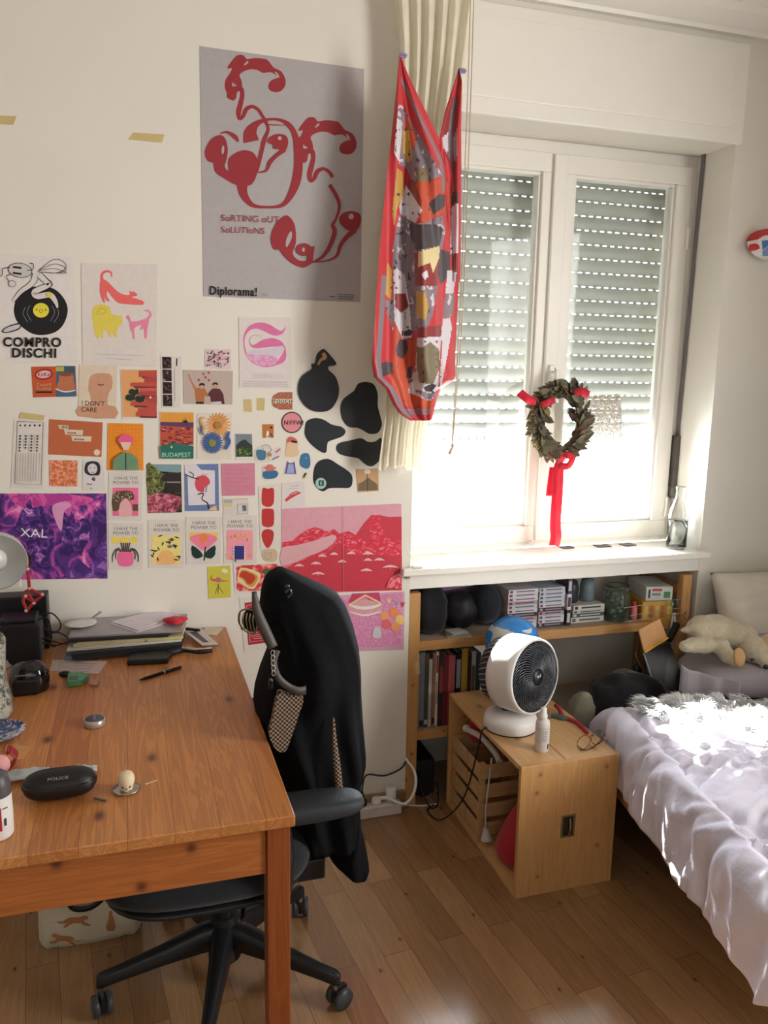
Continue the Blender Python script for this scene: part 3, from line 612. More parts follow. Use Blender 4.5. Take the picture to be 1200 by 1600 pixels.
pk = (218, 104, 158)
a.line(pk, z([(845, 225, 3), (780, 220, 4), (750, 250, 6), (760, 295, 12), (800, 305, 34), (860, 285, 62), (930, 275, 66), (990, 290, 46), (1025, 330, 14), (1010, 400, 46), (960, 440, 24), (880, 462, 14), (790, 440, 12), (730, 380, 12), (706, 290, 10), (712, 220, 14), (750, 165, 30), (810, 145, 48), (880, 160, 66), (950, 195, 56), (1005, 195, 22), (1030, 152, 3)]), 1)
a.poly((206, 188, 204), z([(765, 335), (900, 325), (1010, 300), (1015, 350), (960, 380), (800, 380), (725, 360)]), 2)
a.poly(pmat('pink_wash', [(0, (206, 140, 180)), (.5, (214, 170, 196)), (.6, (196, 184, 200))], 90, 5), z([(715, 370), (960, 385), (950, 445), (870, 462), (790, 440)]), 2)
a.text('SCHWEIN', 395, 591, 8, (196, 188, 190), 1, 0, .95)
for i in range(3): a.line((186, 176, 178), z([(700, 582+i*16, 6), (1048, 586+i*16, 6)]), 1, 0)
a.done()
for i, (q, lb) in enumerate((([(380, 624), (393, 624), (394, 643.5), (381, 643)], 'left of two short masking tape pieces below the pink swirl print'), ([(401, 622), (414, 622), (413, 641.5), (401, 641)], 'right of two short masking tape pieces below the pink swirl print'), ([(33, 644), (70, 649), (68, 657), (31, 654), (30, 651)], 'torn masking tape holding the narrow character sheet'))):
    Art('masking_tape', lb, 'tape', q, mat('masking_tape_yellow', (206, 184, 128), .7, var=.05), y0=-.0018 if i == 2 else -.0003, th=.0003).done()
Art('masking_tape', 'yellow masking tape strip on bare wall at the top left edge', 'tape', [(-6, 180), (26, 181.5), (21, 195), (-6, 194)], MATS['masking_tape_yellow'], y0=-.0003, th=.0003).done()
Art('masking_tape', 'yellow masking tape strip on bare wall left of the large grey poster', 'tape', [(208, 207), (257, 210), (253, 223), (200, 218)], MATS['masking_tape_yellow'], y0=-.0003, th=.0003).done()
a = Art('sticker', 'brown checked arch shaped sticker reading TOUCH', 'sticker', z([(1084, 663), (1084, 800), (985, 800), (935, 775), (922, 735), (935, 690), (980, 664)]), pmat('brown_check', [(0, (146, 84, 64)), (.5, (172, 106, 80)), (.6, (190, 140, 110))], 120, 2, 0, (1, 1, 4)))
a.rect((222, 206, 186), 427, 623.5, 456, 630); a.text('TOUCH', 426.5, 629.6, 5, BK, 0, .04, 1.12); a.done()
a = Art('sticker', 'round pink sticker with a dark rim and jagged lettering', 'sticker', [(456+16.5*cos(t*pi/16), 660+16.8*sin(t*pi/16)) for t in range(32)], (66, 62, 62))
a.ell((218, 132, 140), 456, 660, 14.6, 14.9); a.text('NIFFW!', 443.5, 663.5, 6.4, (60, 30, 44), 0, .04, .95); a.done()
a = Art('sticker', 'tiny orange stamp sticker with a white figure', 'sticker', z([(850, 915), (938, 915), (938, 1020), (853, 1020)]), (196, 112, 52))
a.ell(BK, *z([(918, 940)])[0], 1.8, 1.8); a.poly((222, 214, 206), z([(882, 1018), (880, 990), (892, 960), (902, 985), (905, 1015)]), 2); a.line(BK, z([(890, 1014, 7), (905, 1000, 6), (915, 985, 5), (928, 1012, 7)]), 1); a.done()
# Budapest and flower cards
a = Art('postcard', 'bright travel postcard of red roofs at sunset lettered BUDAPEST', 'postcard', [(249, 643), (303, 643.5), (303, 717.5), (249, 717)], (206, 196, 180))
a.poly((230, 152, 52), z([(52, 822), (312, 824), (312, 905), (52, 898)])); a.poly((96, 62, 100), z([(52, 895), (312, 900), (312, 960), (52, 960)])); a.poly((196, 78, 56), z([(52, 925), (312, 940), (312, 1075), (52, 1080)]))
rr = random.Random(3)
for i in range(40):
    x, y = rr.uniform(60, 285), rr.uniform(935, 1065); a.poly(rr.choice([(220, 110, 60), (110, 40, 60), (150, 60, 70), (70, 50, 110), (232, 140, 70)]), z([(x, y), (x+30, y+3), (x+24, y+12), (x+4, y+10)]))
a.poly((40, 110, 96), z([(52, 1085), (150, 1060), (312, 1085), (312, 1182), (58, 1182)])); a.text('BUDAPEST', 252.5, 714, 7, (150, 206, 180), 0, .02, .92)
a.line((50, 40, 60), z([(250, 860, 2), (250, 905, 14)]), 1, 0); a.poly((50, 40, 60), z([(232, 905), (240, 885), (262, 885), (272, 905)])); a.ell((170, 200, 90), *z([(140, 1092)])[0], 2, 2); a.done()
a = Art('postcard', 'cream postcard of an orange daisy above a blue daisy', 'postcard', [(308, 645), (362, 645), (361, 718), (307.5, 717)], (214, 204, 190))
for (cx, cy), rr_, c, n in (((506, 922), 100, (230, 152, 72), 22), ((460, 1060), 86, (60, 92, 158), 24)):
    for i in range(n):
        t = 2*pi*i/n; a.line(c, z([(cx+30*cos(t), cy+30*sin(t), 8), (cx+rr_*.7*cos(t), cy+rr_*.7*sin(t), 15), (cx+rr_*cos(t), cy+rr_*sin(t), 5)]), 1, 0)
a.ell((176, 126, 66), *z([(506, 922)])[0], 6, 6); a.ell((140, 140, 50), *z([(460, 1062)])[0], 5.6, 5.6)
a.line((226, 160, 84), z([(400, 860, 12), (370, 880, 14), (395, 940, 20), (390, 985, 8)]), 1); a.line((60, 92, 158), z([(375, 925, 10), (370, 960, 18), (392, 1005, 6)]), 1); a.line((60, 92, 158), z([(592, 970, 12), (575, 1020, 34), (590, 1050, 30), (560, 1110, 26)]), 1); a.done()
a = Art('postcard', 'small card photo of a green mountain under grey sky', 'postcard', z([(635, 985), (770, 987), (778, 1200), (642, 1195)]), (212, 206, 200))
a.poly((120, 130, 140), z([(640, 990), (768, 992), (774, 1168), (644, 1170)])); a.poly((52, 62, 60), z([(642, 1080), (680, 1045), (715, 1032), (745, 1060), (772, 1080), (774, 1168), (644, 1170)])); a.poly(pmat('meadow', [(0, (40, 60, 40)), (.5, (84, 104, 56)), (.62, (170, 176, 130))], 120), z([(642, 1110), (700, 1090), (772, 1105), (774, 1168), (644, 1170)])); a.done()
W_ = (210, 202, 196)
a = Art('sticker', 'white cut out sticker of a blue patterned bowl and a cat', 'sticker', z(smoothc([(790, 1150), (800, 1110), (850, 1075), (900, 1075), (930, 1110), (985, 1090), (998, 1110), (985, 1170), (940, 1200), (860, 1210), (800, 1200)], 3)), W_)
a.poly((70, 116, 146), z([(800, 1135), (815, 1112), (870, 1120), (880, 1150), (868, 1190), (815, 1190)]), 3); a.line((60, 60, 70), z([(860, 1110, 3), (850, 1085, 3), (895, 1078, 3), (920, 1120, 3), (890, 1140, 3), (900, 1190, 3)]), 1); a.line((190, 80, 80), z([(955, 1135, 12), (990, 1105, 8)]), 1, 0); a.line((70, 100, 150), z([(925, 1190, 8), (980, 1165, 8)]), 1, 0); a.ell((190, 130, 80), *z([(905, 1150)])[0], 4, 3, 40); a.done()
a = Art('sticker', 'sticker of a beige bear in a red hat and sunglasses', 'sticker', z(smoothc([(1030, 1160), (1038, 1090), (1040, 1030), (1065, 1010), (1100, 1015), (1130, 1050), (1125, 1100), (1138, 1130), (1120, 1165), (1070, 1170)], 3)), (222, 186, 150))
a.poly((206, 92, 88), z([(1040, 1060), (1050, 1020), (1075, 1012), (1105, 1025), (1122, 1048), (1075, 1048)]), 2); a.line(BK, z([(1075, 1048, 16), (1122, 1054, 16)]), 1, 0); a.done()
a = Art('sticker', 'white edged sticker of a violet dress', 'sticker', z([(1045, 1195), (1060, 1210), (1085, 1210), (1100, 1197), (1122, 1310), (1015, 1308)]), (210, 200, 204))
a.poly((86, 72, 146), z([(1044, 1205), (1060, 1218), (1085, 1218), (1100, 1206), (1114, 1302), (1026, 1300)])); a.poly((150, 160, 210), z([(1052, 1225), (1092, 1225), (1100, 1295), (1040, 1295)])); a.done()
a = Art('sticker', 'teal blue bird shaped sticker', 'sticker', z(smoothc([(1145, 1180), (1160, 1148), (1190, 1140), (1215, 1150), (1225, 1200), (1222, 1240), (1200, 1262), (1160, 1250), (1142, 1225)], 3)), (56, 116, 160)); a.ell((210, 210, 214), *z([(1192, 1180)])[0], .8, .8); a.done()
a = Art('sticker', 'sticker of a blue dish with a red crab on top', 'sticker', z(smoothc([(848, 1250), (880, 1228), (950, 1235), (978, 1290), (960, 1335), (880, 1350), (850, 1325), (855, 1280)], 3)), (216, 206, 198))
a.poly((54, 110, 154), z([(855, 1290), (885, 1278), (950, 1275), (975, 1300), (950, 1335), (880, 1342), (856, 1325)]), 3); a.poly((216, 110, 98), z([(852, 1255), (885, 1240), (890, 1230), (930, 1232), (935, 1248), (960, 1250), (930, 1275), (880, 1280), (872, 1262)]), 2); a.done()
a = Art('sticker', 'tiny black and cream scrap beside the blob stickers', 'sticker', [(472, 744), (476, 738), (481, 739), (477, 748), (473, 749)], (196, 182, 140)); a.line(BK, [(474, 746, 2), (478, 739, 2.5)], 1, 0); a.done()

# garden photo, strawberry drawing, pink card, ticket
z = Z(220, 700, 5)
a = Art('photo', 'photo of a pink flower bed and trees beside a long roofed house', 'photo', z([(44, 128), (314, 130), (322, 502), (56, 508)]), pmat('garden_shade', [(0, (30, 34, 28)), (.5, (54, 56, 44)), (.6, (80, 80, 60))], 90))
a.poly((120, 156, 164), z([(70, 130), (312, 132), (314, 195), (130, 180)])); a.poly(pmat('tree_olive', [(0, (60, 66, 40)), (.48, (110, 112, 62)), (.58, (150, 146, 90))], 90), z([(48, 132), (90, 130), (130, 175), (175, 200), (190, 300), (140, 350), (55, 380)]), 2)
a.poly((52, 44, 44), z([(160, 232), (200, 205), (314, 188), (316, 350), (200, 340), (200, 262), (165, 260)])); a.poly((140, 130, 124), z([(200, 262), (312, 262), (312, 275), (200, 272)]))
a.poly(pmat('azalea', [(0, (96, 40, 54)), (.42, (156, 74, 92)), (.52, (196, 112, 130)), (.62, (214, 150, 158))], 70, 4), z([(54, 380), (120, 352), (220, 358), (310, 380), (318, 430), (270, 500), (56, 506)]), 1); a.done()
a = Art('postcard', 'drawing of a strawberry with a fork in a torn blue border', 'postcard', z([(340, 128), (606, 124), (612, 490), (346, 492)]), (100, 122, 176))
a.poly((212, 206, 214), z([(340, 128), (432, 126), (470, 170), (578, 176), (580, 440), (372, 448), (365, 210), (345, 200)])); a.poly((214, 72, 86), z([(425, 260), (440, 225), (500, 215), (535, 245), (538, 280), (500, 310), (490, 345), (445, 335), (425, 300)]), 3)
a.line(BK, z([(345, 205, 6), (400, 230, 8), (455, 242, 6)]), 1); a.line(BK, z([(375, 185, 5), (410, 205, 7), (405, 232, 5)]), 1); a.line(BK, z([(445, 362, 9), (490, 355, 9), (478, 400, 8), (520, 430, 10), (530, 475, 12)]), 1); a.line((216, 84, 92), z([(470, 222, 4), (490, 200, 4), (480, 222, 4), (520, 205, 4)]), 1, 0); a.line((104, 130, 180), z([(515, 300, 8), (510, 345, 8)]), 1, 0); a.poly((226, 180, 110), z([(530, 485), (550, 465), (590, 448), (594, 490)])); a.done()
a = Art('card', 'plain dusty pink card with faint lines of writing', 'card', z([(628, 122), (890, 118), (893, 370), (636, 374)]), (206, 124, 148))
for i in range(6): a.line((190, 108, 134), z([(660, 170+i*32, 3), (860-(i % 2)*40, 172+i*32, 3)]), 1, 0)
a.done()
a = Art('ticket', 'small printed ticket with coloured strips and a grey block', 'ticket', z([(640, 395), (840, 390), (838, 520), (648, 526)]), (210, 200, 194))
a.poly((170, 168, 168), z([(645, 402), (712, 398), (716, 430), (650, 432)])); a.poly((206, 196, 120), z([(648, 436), (716, 434), (716, 456), (650, 458)])); a.poly((220, 170, 160), z([(720, 396), (836, 393), (836, 400), (720, 404)])); frame_(a, (140, 130, 130), z([(755, 440), (838, 436), (836, 512), (760, 516)]), .7); a.poly((110, 108, 110), z([(792, 448), (824, 446), (826, 492), (796, 494)])); a.done()
a = Art('nail_print', 'tall white strip printed with three red rounded shapes', 'card', z([(918, 300), (1095, 282), (1095, 790), (934, 786)]), (214, 206, 198)); c = (200, 50, 50)
a.poly(c, z([(948, 325), (965, 310), (992, 320), (1020, 310), (1040, 325), (1040, 420), (1020, 455), (993, 460), (962, 452), (944, 420)]), 3); a.poly(c, z([(946, 490), (965, 474), (1020, 474), (1040, 492), (1040, 590), (1018, 615), (992, 620), (962, 612), (946, 590)]), 3); a.poly(c, z([(944, 670), (960, 642), (992, 634), (1025, 642), (1040, 670), (1030, 730), (1005, 775), (980, 776), (952, 725)]), 3); a.done()
a = Art('sticker', 'small translucent tan sticker under the red rounded shapes', 'sticker', z(smoothc([(950, 800), (1000, 790), (1055, 795), (1068, 840), (1050, 885), (980, 885), (950, 850)], 3)), (202, 178, 146)); a.line((170, 140, 110), z([(975, 810, 4), (970, 860, 4), (1010, 865, 4), (1015, 815, 4), (980, 835, 4)]), 1); a.done()
zz = Z(380, 530, 4.615)
a = Art('card', 'small white card with red brush strokes', 'card', [(440, 755), (476, 751), (477, 791), (440, 794)], (212, 204, 202))
a.line((210, 60, 66), zz([(305, 1165, 20), (345, 1135, 22), (415, 1105, 10)]), 1); a.line((210, 80, 84), zz([(330, 1125, 8), (380, 1100, 10), (410, 1112, 6)]), 1); a.line((186, 160, 168), zz([(340, 1060, 4), (405, 1055, 4)]), 1, 0); a.line((186, 160, 168), zz([(330, 1080, 4), (395, 1075, 4)]), 1, 0); a.done()
a = Art('postcard', 'yellow green card of a red parrot figure on thin legs', 'postcard', z([(520, 928), (700, 918), (704, 1165), (530, 1178)]), (206, 196, 62))
a.line((200, 90, 50), z([(555, 995, 8), (550, 1025, 12), (590, 1035, 16), (680, 1040, 4)]), 1); a.ell((196, 90, 130), *z([(606, 1030)])[0], 4.4, 4); a.line(BK, z([(606, 1060, 6), (604, 1140, 3)]), 1, 0); a.line(BK, z([(600, 1085, 3), (580, 1140, 3)]), 1, 0); a.line(BK, z([(612, 1085, 3), (645, 1135, 3)]), 1, 0); a.ell((220, 220, 190), *z([(655, 960)])[0], 5, 3.6, 20); a.done()
a = Art('postcard', 'white card with a jam toast on red gingham and a green leaf', 'postcard', z([(722, 908), (1090, 890), (1090, 1118), (735, 1132)]), (216, 208, 200))
a.poly(pmat('gingham', [(0, (196, 60, 62)), (.5, (214, 100, 96)), (.58, (224, 150, 140))], 60, 0, 0, (1, 1, 1)), z([(745, 935), (770, 918), (1065, 905), (1078, 930), (1078, 1085), (1055, 1108), (770, 1120), (748, 1100)]))
a.poly((226, 204, 160), z([(765, 965), (800, 935), (920, 970), (935, 1010), (890, 1095), (840, 1095), (760, 1040)]), 3); a.poly((214, 150, 50), z([(765, 985), (800, 950), (895, 985), (915, 1020), (880, 1080), (835, 1075), (800, 1030), (765, 1010)]), 3); a.poly((200, 62, 36), z([(775, 985), (805, 960), (880, 990), (895, 1020), (865, 1060), (835, 1060), (805, 1020), (780, 1008)]), 3)
a.poly((60, 110, 62), z([(945, 965), (980, 945), (1020, 955), (1010, 985), (960, 985)]), 2); a.done()
a = Art('postcard', 'red and white playing card style print half behind the coat', 'postcard', [(374, 935), (432, 928), (436, 1012), (382, 1018)], (216, 208, 202)); a.poly((176, 40, 50), [(382, 942), (428, 937), (431, 1002), (388, 1008)]); frame_(a, (220, 180, 178), [(385, 946), (425, 941), (428, 998), (391, 1003)], .8)
for i in range(5): a.line((220, 170, 168), [(388+i*2, 990+i*2, .7), (400+i*3, 985+i*3, .7)], 1, 0)
a.done()

# black shapes
z = zz; BB = mat('black_vinyl', (36, 42, 48), .35, var=.03, k=.9)
a = Art('sticker', 'black round bottomed flask shaped sticker with a small gold figure', 'sticker', z(smoothc([(570, 72), (600, 85), (670, 170), (655, 190), (620, 195), (615, 220), (665, 270), (690, 350), (680, 430), (630, 505), (550, 525), (470, 500), (410, 430), (395, 350), (420, 270), (490, 215), (490, 180), (515, 170), (530, 110)], 4)), mat('black_gloss_vinyl', (44, 46, 52), .22, var=.03), y0=-.003, th=.0015)
a.line((196, 140, 96), z([(540, 185, 14), (560, 150, 20), (590, 130, 30), (575, 100, 24)]), 1); a.done()
for lb, pts in (('largest black blob sticker, below the scarf\'s left corner', [(830, 320), (890, 308), (945, 330), (970, 400), (970, 480), (990, 560), (1000, 620), (970, 675), (910, 682), (860, 655), (820, 638), (760, 632), (715, 580), (700, 500), (715, 440), (760, 400), (800, 370)]),
                ('black blob sticker with a beak pointing right, below the flask shape', [(445, 640), (460, 590), (520, 568), (580, 580), (640, 615), (710, 632), (738, 665), (715, 700), (650, 725), (610, 745), (600, 810), (575, 818), (520, 785), (470, 735), (445, 690)]),
                ('black wave shaped blob sticker cut straight on its right end', [(670, 790), (690, 750), (770, 730), (850, 714), (900, 740), (950, 738), (998, 715), (992, 850), (950, 905), (910, 916), (870, 895), (830, 860), (780, 850), (700, 830)]),
                ('lowest black blob sticker with a small pale green badge', [(505, 980), (520, 910), (560, 872), (620, 865), (680, 900), (750, 945), (785, 985), (785, 1045), (760, 1072), (690, 1072), (620, 1075), (575, 1097), (530, 1070), (508, 1030)])):
    a = Art('sticker', lb, 'sticker', z(smoothc(pts, 4)), BB, group=None, y0=-.0008)
    if 'badge' in lb: a.ell((150, 190, 180), *z([(560, 1040)])[0], 8.6, 8.8); a.rect((30, 60, 58), 498, 750.5, 506, 759); a.text('E', 500, 757.5, 5, (150, 190, 180), 0, .03)
    a.done()
a = Art('photo', 'small tan photo of a dark peaked path beside the curtain hem', 'photo', [(556, 733), (591, 732), (592, 767), (559, 769)], (190, 150, 104))
a.poly((120, 98, 72), [(559, 767), (560, 756), (568, 752), (575, 746), (583, 752), (590, 757), (590, 766)]); a.ell((214, 204, 196), 574, 737, 5, 4); a.line((70, 56, 50), [(574, 740, 1), (574.5, 768, 1)], 1, 0); a.done()

# red mountain poster
z = Z(360, 770, 4)
a = Art('poster', 'wide pink and red poster of mountains over a beach with parasols', 'poster', [(440, 795), (627, 787), (628, 922), (441, 929)], (214, 150, 166))
red = (206, 52, 70)
a.poly(pmat('red_rocks', [(0, (200, 50, 68)), (.5, (210, 70, 86)), (.58, (220, 120, 134)), (.68, (222, 158, 166))], 60, 5, .8, (1, 1, 2)), z([(322, 310), (390, 300), (420, 270), (470, 235), (530, 212), (600, 240), (650, 228), (680, 255), (740, 238), (785, 265), (830, 195), (880, 140), (930, 138), (990, 152), (1070, 148), (1072, 600), (322, 620)]))
a.poly(red, z([(785, 262), (830, 195), (880, 140), (900, 140), (860, 200), (880, 260), (870, 310), (820, 290)]), 0); a.poly(red, z([(930, 138), (990, 152), (1070, 148), (1071, 300), (1000, 290), (960, 250), (940, 200)]))
a.poly((216, 160, 168), z([(322, 345), (400, 330), (520, 300), (640, 262), (660, 290), (600, 350), (480, 400), (322, 460)]), 2)
a.poly(red, z([(322, 480), (480, 410), (600, 380), (680, 310), (750, 380), (1072, 395), (1072, 610), (620, 619), (322, 630)]), 1)
for x, y, w_ in ((575, 395, 28), (648, 383, 26), (755, 378, 28), (860, 380, 36), (535, 442, 34), (698, 430, 28), (430, 455, 30), (860, 420, 28), (850, 484, 38), (548, 505, 42), (400, 510, 26), (1000, 462, 50), (930, 418, 34)):
    a.poly((226, 178, 184), z([(x-w_, y+6), (x-w_*.6, y-5), (x, y-12), (x+w_*.6, y-5), (x+w_, y+6), (x, y+3)]), 2); a.line((226, 178, 184), z([(x, y, 3), (x, y+w_*.35, 3)]), 1, 0)
a.poly(pmat('red_foam', [(0, (208, 60, 76)), (.5, (222, 120, 134)), (.6, (224, 160, 168))], 70), z([(970, 590), (1000, 530), (1060, 500), (1072, 500), (1072, 600)]), 0); a.line((196, 120, 136), [(536, 792, .6), (537, 924, .6)], 1, 0); a.done()
# party poster
a = Art('poster', 'pink glittery party poster with cake, bunting and orange balloons', 'poster', [(515, 931), (632, 924), (631, 1015), (520, 1019)], (206, 150, 178))
a.poly(pmat('pink_glitter', [(0, (196, 120, 160)), (.5, (210, 140, 176)), (.6, (222, 170, 196))], 200), [(518, 934), (628, 927), (627, 1009), (522, 1013)])
a.poly((196, 60, 100), z([(735, 690), (760, 630), (930, 622), (945, 700), (880, 690), (842, 645), (790, 680)]), 0)
a.line((226, 196, 120), z([(745, 700, 12), (842, 640, 12), (940, 690, 12)]), 1, 0); a.poly((214, 150, 160), z([(745, 705), (842, 665), (940, 700), (940, 745), (842, 762), (748, 745)]), 2); a.line((226, 214, 206), z([(742, 700, 10), (790, 715, 18), (842, 720, 20), (900, 712, 18), (942, 695, 10)]), 1); a.line((226, 214, 206), z([(745, 745, 8), (842, 765, 12), (940, 742, 8)]), 1)
a.line((176, 70, 96), z([(945, 655, 2), (1010, 672, 2), (1095, 685, 2)]), 1, 0)
for i, (x, y) in enumerate(((990, 668), (1040, 680), (1075, 690))): a.poly([(226, 196, 100), (150, 150, 176), (196, 60, 90)][i], z([(x-15, y-6), (x+18, y-2), (x, y+28)]))
for x, y, c in ((965, 770, (232, 150, 90)), (1022, 748, (232, 130, 76)), (1058, 795, (232, 190, 100)), (975, 820, (222, 96, 100)), (1032, 838, (232, 140, 90))): a.ell(c, *z([(x, y)])[0], 7, 7.6)
a.poly((196, 190, 196), z([(890, 905), (895, 850), (915, 835), (938, 852), (940, 905)]), 2); a.done()
# ------------------------------------------------------------------ curtain, scarf, cords
def interp(tab, y):
    if y <= tab[0][0]: return tab[0][1]
    for (a, u), (b_, v) in zip(tab, tab[1:]):
        if y <= b_: return u+(v-u)*(y-a)/(b_-a)
    return tab[-1][1]
SHEER = cloth_mat('sheer_curtain', (252, 240, 222), .8, .1, 300, translucent=.3, alpha=.97)
CL = [(-40, 612), (0, 616), (60, 622), (110, 624), (300, 622), (480, 610), (600, 606), (660, 602), (700, 596), (731, 592)]
CRt = [(-40, 742), (0, 741), (110, 728), (200, 716), (300, 712), (420, 706), (560, 690), (640, 672), (680, 666), (731, 664)]
root = T('curtain', 'sheer cream curtain gathered and tied back beside the window', 'curtain', U(640, 728, Y=-.09))
b = MB()
def cfn(u, v):
    py = -40+771*v; xl, xr = interp(CL, py), interp(CRt, py)
    n = 6; amp = .012+.008*sin(3*v)
    uu = u+.012*sin(u*31+v*5)
    hem = (3.0*sin(u*22)+2*sin(u*9+1)) if v > .985 else 0
    return U(xl+(xr-xl)*uu, py+hem, Y=-.085+amp*sin(2*pi*n*uu+1.6*sin(v*4))+.003*sin(u*57+v*9))
b.grid(150, 60, cfn, SHEER); b.build('drape', root, recalc=False)
b = MB()
b.tube([U(x, y, Y=-.105) for x, y in ((612, -46), (742, -40))], .004, WHITE); b.build('header_tape', root)

sc_red = cloth_mat('scarf_red', (196, 36, 46), .5, .1, 400, sheen=.4); sc_or = cloth_mat('scarf_orange', (196, 74, 40), .5, .1, 400, sheen=.4)
sc_gr = cloth_mat('scarf_grey', (134, 118, 128), .5, .1, 400, sheen=.4); sc_w = cloth_mat('scarf_white', (214, 206, 214), .5, .1, 400, sheen=.4)
sc_dk = cloth_mat('scarf_dark', (66, 54, 62), .5, .1, 400, sheen=.4); sc_go = cloth_mat('scarf_gold', (196, 150, 66), .5, .1, 400, sheen=.4)
sc_br = cloth_mat('scarf_maroon', (140, 40, 38), .5, .1, 400, sheen=.4); sc_ol = cloth_mat('scarf_olive', (124, 112, 84), .5, .1, 400, sheen=.4); sc_cr = cloth_mat('scarf_cream', (222, 204, 150), .5, .1, 400, sheen=.4)
def inside(p, poly):
    x, y = p; c = False; n = len(poly)
    for i in range(n):
        (x0, y0), (x1, y1) = poly[i], poly[(i+1) % n]
        if (y0 > y) != (y1 > y) and x < (x1-x0)*(y-y0)/(y1-y0)+x0: c = not c
    return c
z1 = Z(570, 60, 4.445); z2 = Z(570, 380, 4.21)
ZONES = [  # later ones lie on top
 (sc_gr, z1([(205, 520), (225, 450), (260, 470), (540, 950), (430, 1000), (330, 1000), (290, 900), (240, 880)])),
 (sc_w, z1([(215, 560), (255, 570), (260, 650), (240, 860), (205, 800)])), (sc_or, z1([(280, 520), (365, 680), (350, 760), (300, 750), (270, 700)])), (sc_go, z1([(265, 640), (310, 640), (330, 840), (300, 870), (265, 800)])),
 (sc_ol, z1([(345, 900), (440, 900), (470, 1010), (370, 1030)])), (sc_go, z1([(225, 900), (262, 930), (275, 1080), (225, 1180), (205, 1310), (190, 1200), (210, 1040)])),
 (sc_or, z1([(280, 1000), (480, 990), (540, 960), (605, 1020), (590, 1190), (420, 1290), (360, 1260), (400, 1190)])), (sc_br, z1([(285, 1000), (340, 980), (400, 1130), (390, 1190), (330, 1100)])),
 (sc_dk, z1([(440, 1150), (520, 1080), (560, 1090), (555, 1170), (480, 1225)])), (sc_w, z1([(285, 1020), (400, 1195), (350, 1285), (250, 1225), (240, 1170)])),
 (sc_gr, z1([(240, 1225), (350, 1285), (400, 1290), (540, 1230), (560, 1330), (520, 1600), (190, 1600), (195, 1450)])), (sc_dk, z1([(310, 1290), (480, 1290), (545, 1320), (520, 1440), (350, 1480), (320, 1380)])),
 (sc_br, z1([(355, 1490), (520, 1450), (560, 1600), (355, 1600)])), (sc_cr, z1([(365, 1500), (520, 1460), (500, 1540), (440, 1580), (380, 1590)])),
 (sc_w, z1([(600, 1150), (648, 1140), (645, 1480), (595, 1500)])), (sc_dk, z1([(600, 1060), (655, 1060), (655, 1140), (600, 1150)])), (sc_gr, z1([(605, 700), (655, 560), (655, 740), (620, 860)])), (sc_w, z1([(520, 690), (575, 650), (570, 830)])),
 (sc_gr, z2([(190, 0), (330, 0), (345, 560), (300, 620), (200, 620), (140, 440), (135, 380), (185, 380)])), (sc_w, z2([(190, 150), (265, 210), (300, 460), (310, 620), (250, 635), (195, 500)])), (sc_br, z2([(330, 60), (500, 20), (480, 280), (330, 280)])), (sc_cr, z2([(350, 60), (495, 20), (490, 100), (450, 200), (430, 130), (350, 160)])), (sc_w, z2([(372, 205), (410, 180), (420, 220), (395, 245)])),
 (sc_gr, z2([(325, 280), (480, 280), (450, 470), (400, 590), (340, 570)])), (sc_go, z2([(335, 310), (400, 330), (420, 420), (400, 510), (340, 480)])), (sc_dk, z2([(500, 40), (560, 60), (560, 200), (500, 280), (480, 200)])), (sc_w, z2([(545, 180), (600, 180), (585, 330), (530, 335)])), (sc_gr, z2([(530, 335), (590, 330), (580, 480), (515, 500)])),
 (sc_go, z2([(150, 130), (180, 180), (175, 380), (130, 330)])), (sc_or, z2([(190, 500), (250, 635), (335, 640), (330, 800), (285, 980), (420, 1035), (480, 1040), (440, 1120), (240, 1060), (180, 990)])), (sc_dk, z2([(205, 690), (230, 635), (275, 640), (288, 700), (250, 765), (210, 740)])), (sc_dk, z2([(285, 820), (315, 805), (305, 890), (270, 890)])),
 (sc_br, z2([(345, 560), (500, 540), (510, 620), (345, 630)])), (sc_w, z2([(345, 625), (500, 615), (515, 500), (560, 490), (575, 560), (540, 760), (500, 960), (470, 1020), (420, 1038), (283, 980), (335, 800), (340, 680)])), (sc_ol, z2([(340, 680), (380, 690), (430, 650), (490, 700), (495, 820), (450, 930), (360, 920), (345, 820)])), (sc_dk, z2([(385, 950), (440, 925), (470, 935), (440, 980), (400, 975)])), (sc_gr, z2([(330, 960), (430, 990), (480, 970), (460, 1025), (400, 1030)])), (sc_dk, z2([(255, 590), (290, 565), (320, 580), (300, 610), (260, 610)])), (sc_br, z2([(200, 330), (270, 330), (290, 420), (240, 460), (200, 420)])), (sc_dk, z2([(55, 820), (140, 780), (185, 790), (180, 860), (120, 880)])),
 (sc_or, z2([(500, 640), (510, 640), (490, 980), (480, 1000)])),
]
SLx = [(86, 624), (130, 620), (200, 613), (270, 605), (340, 598), (400, 592), (435, 590), (527, 584), (565, 581), (589, 584), (608, 603), (632, 614), (644, 622), (652, 632), (657, 641)]
SRx = [(86, 625.5), (116, 637.5), (154, 655.5), (199, 678), (226, 691.5), (251, 703), (274, 707), (300, 708), (340, 712), (400, 717), (427, 717), (499, 714), (560, 711), (587, 712), (594, 709), (608, 689), (622, 683), (655, 675), (657, 673)]
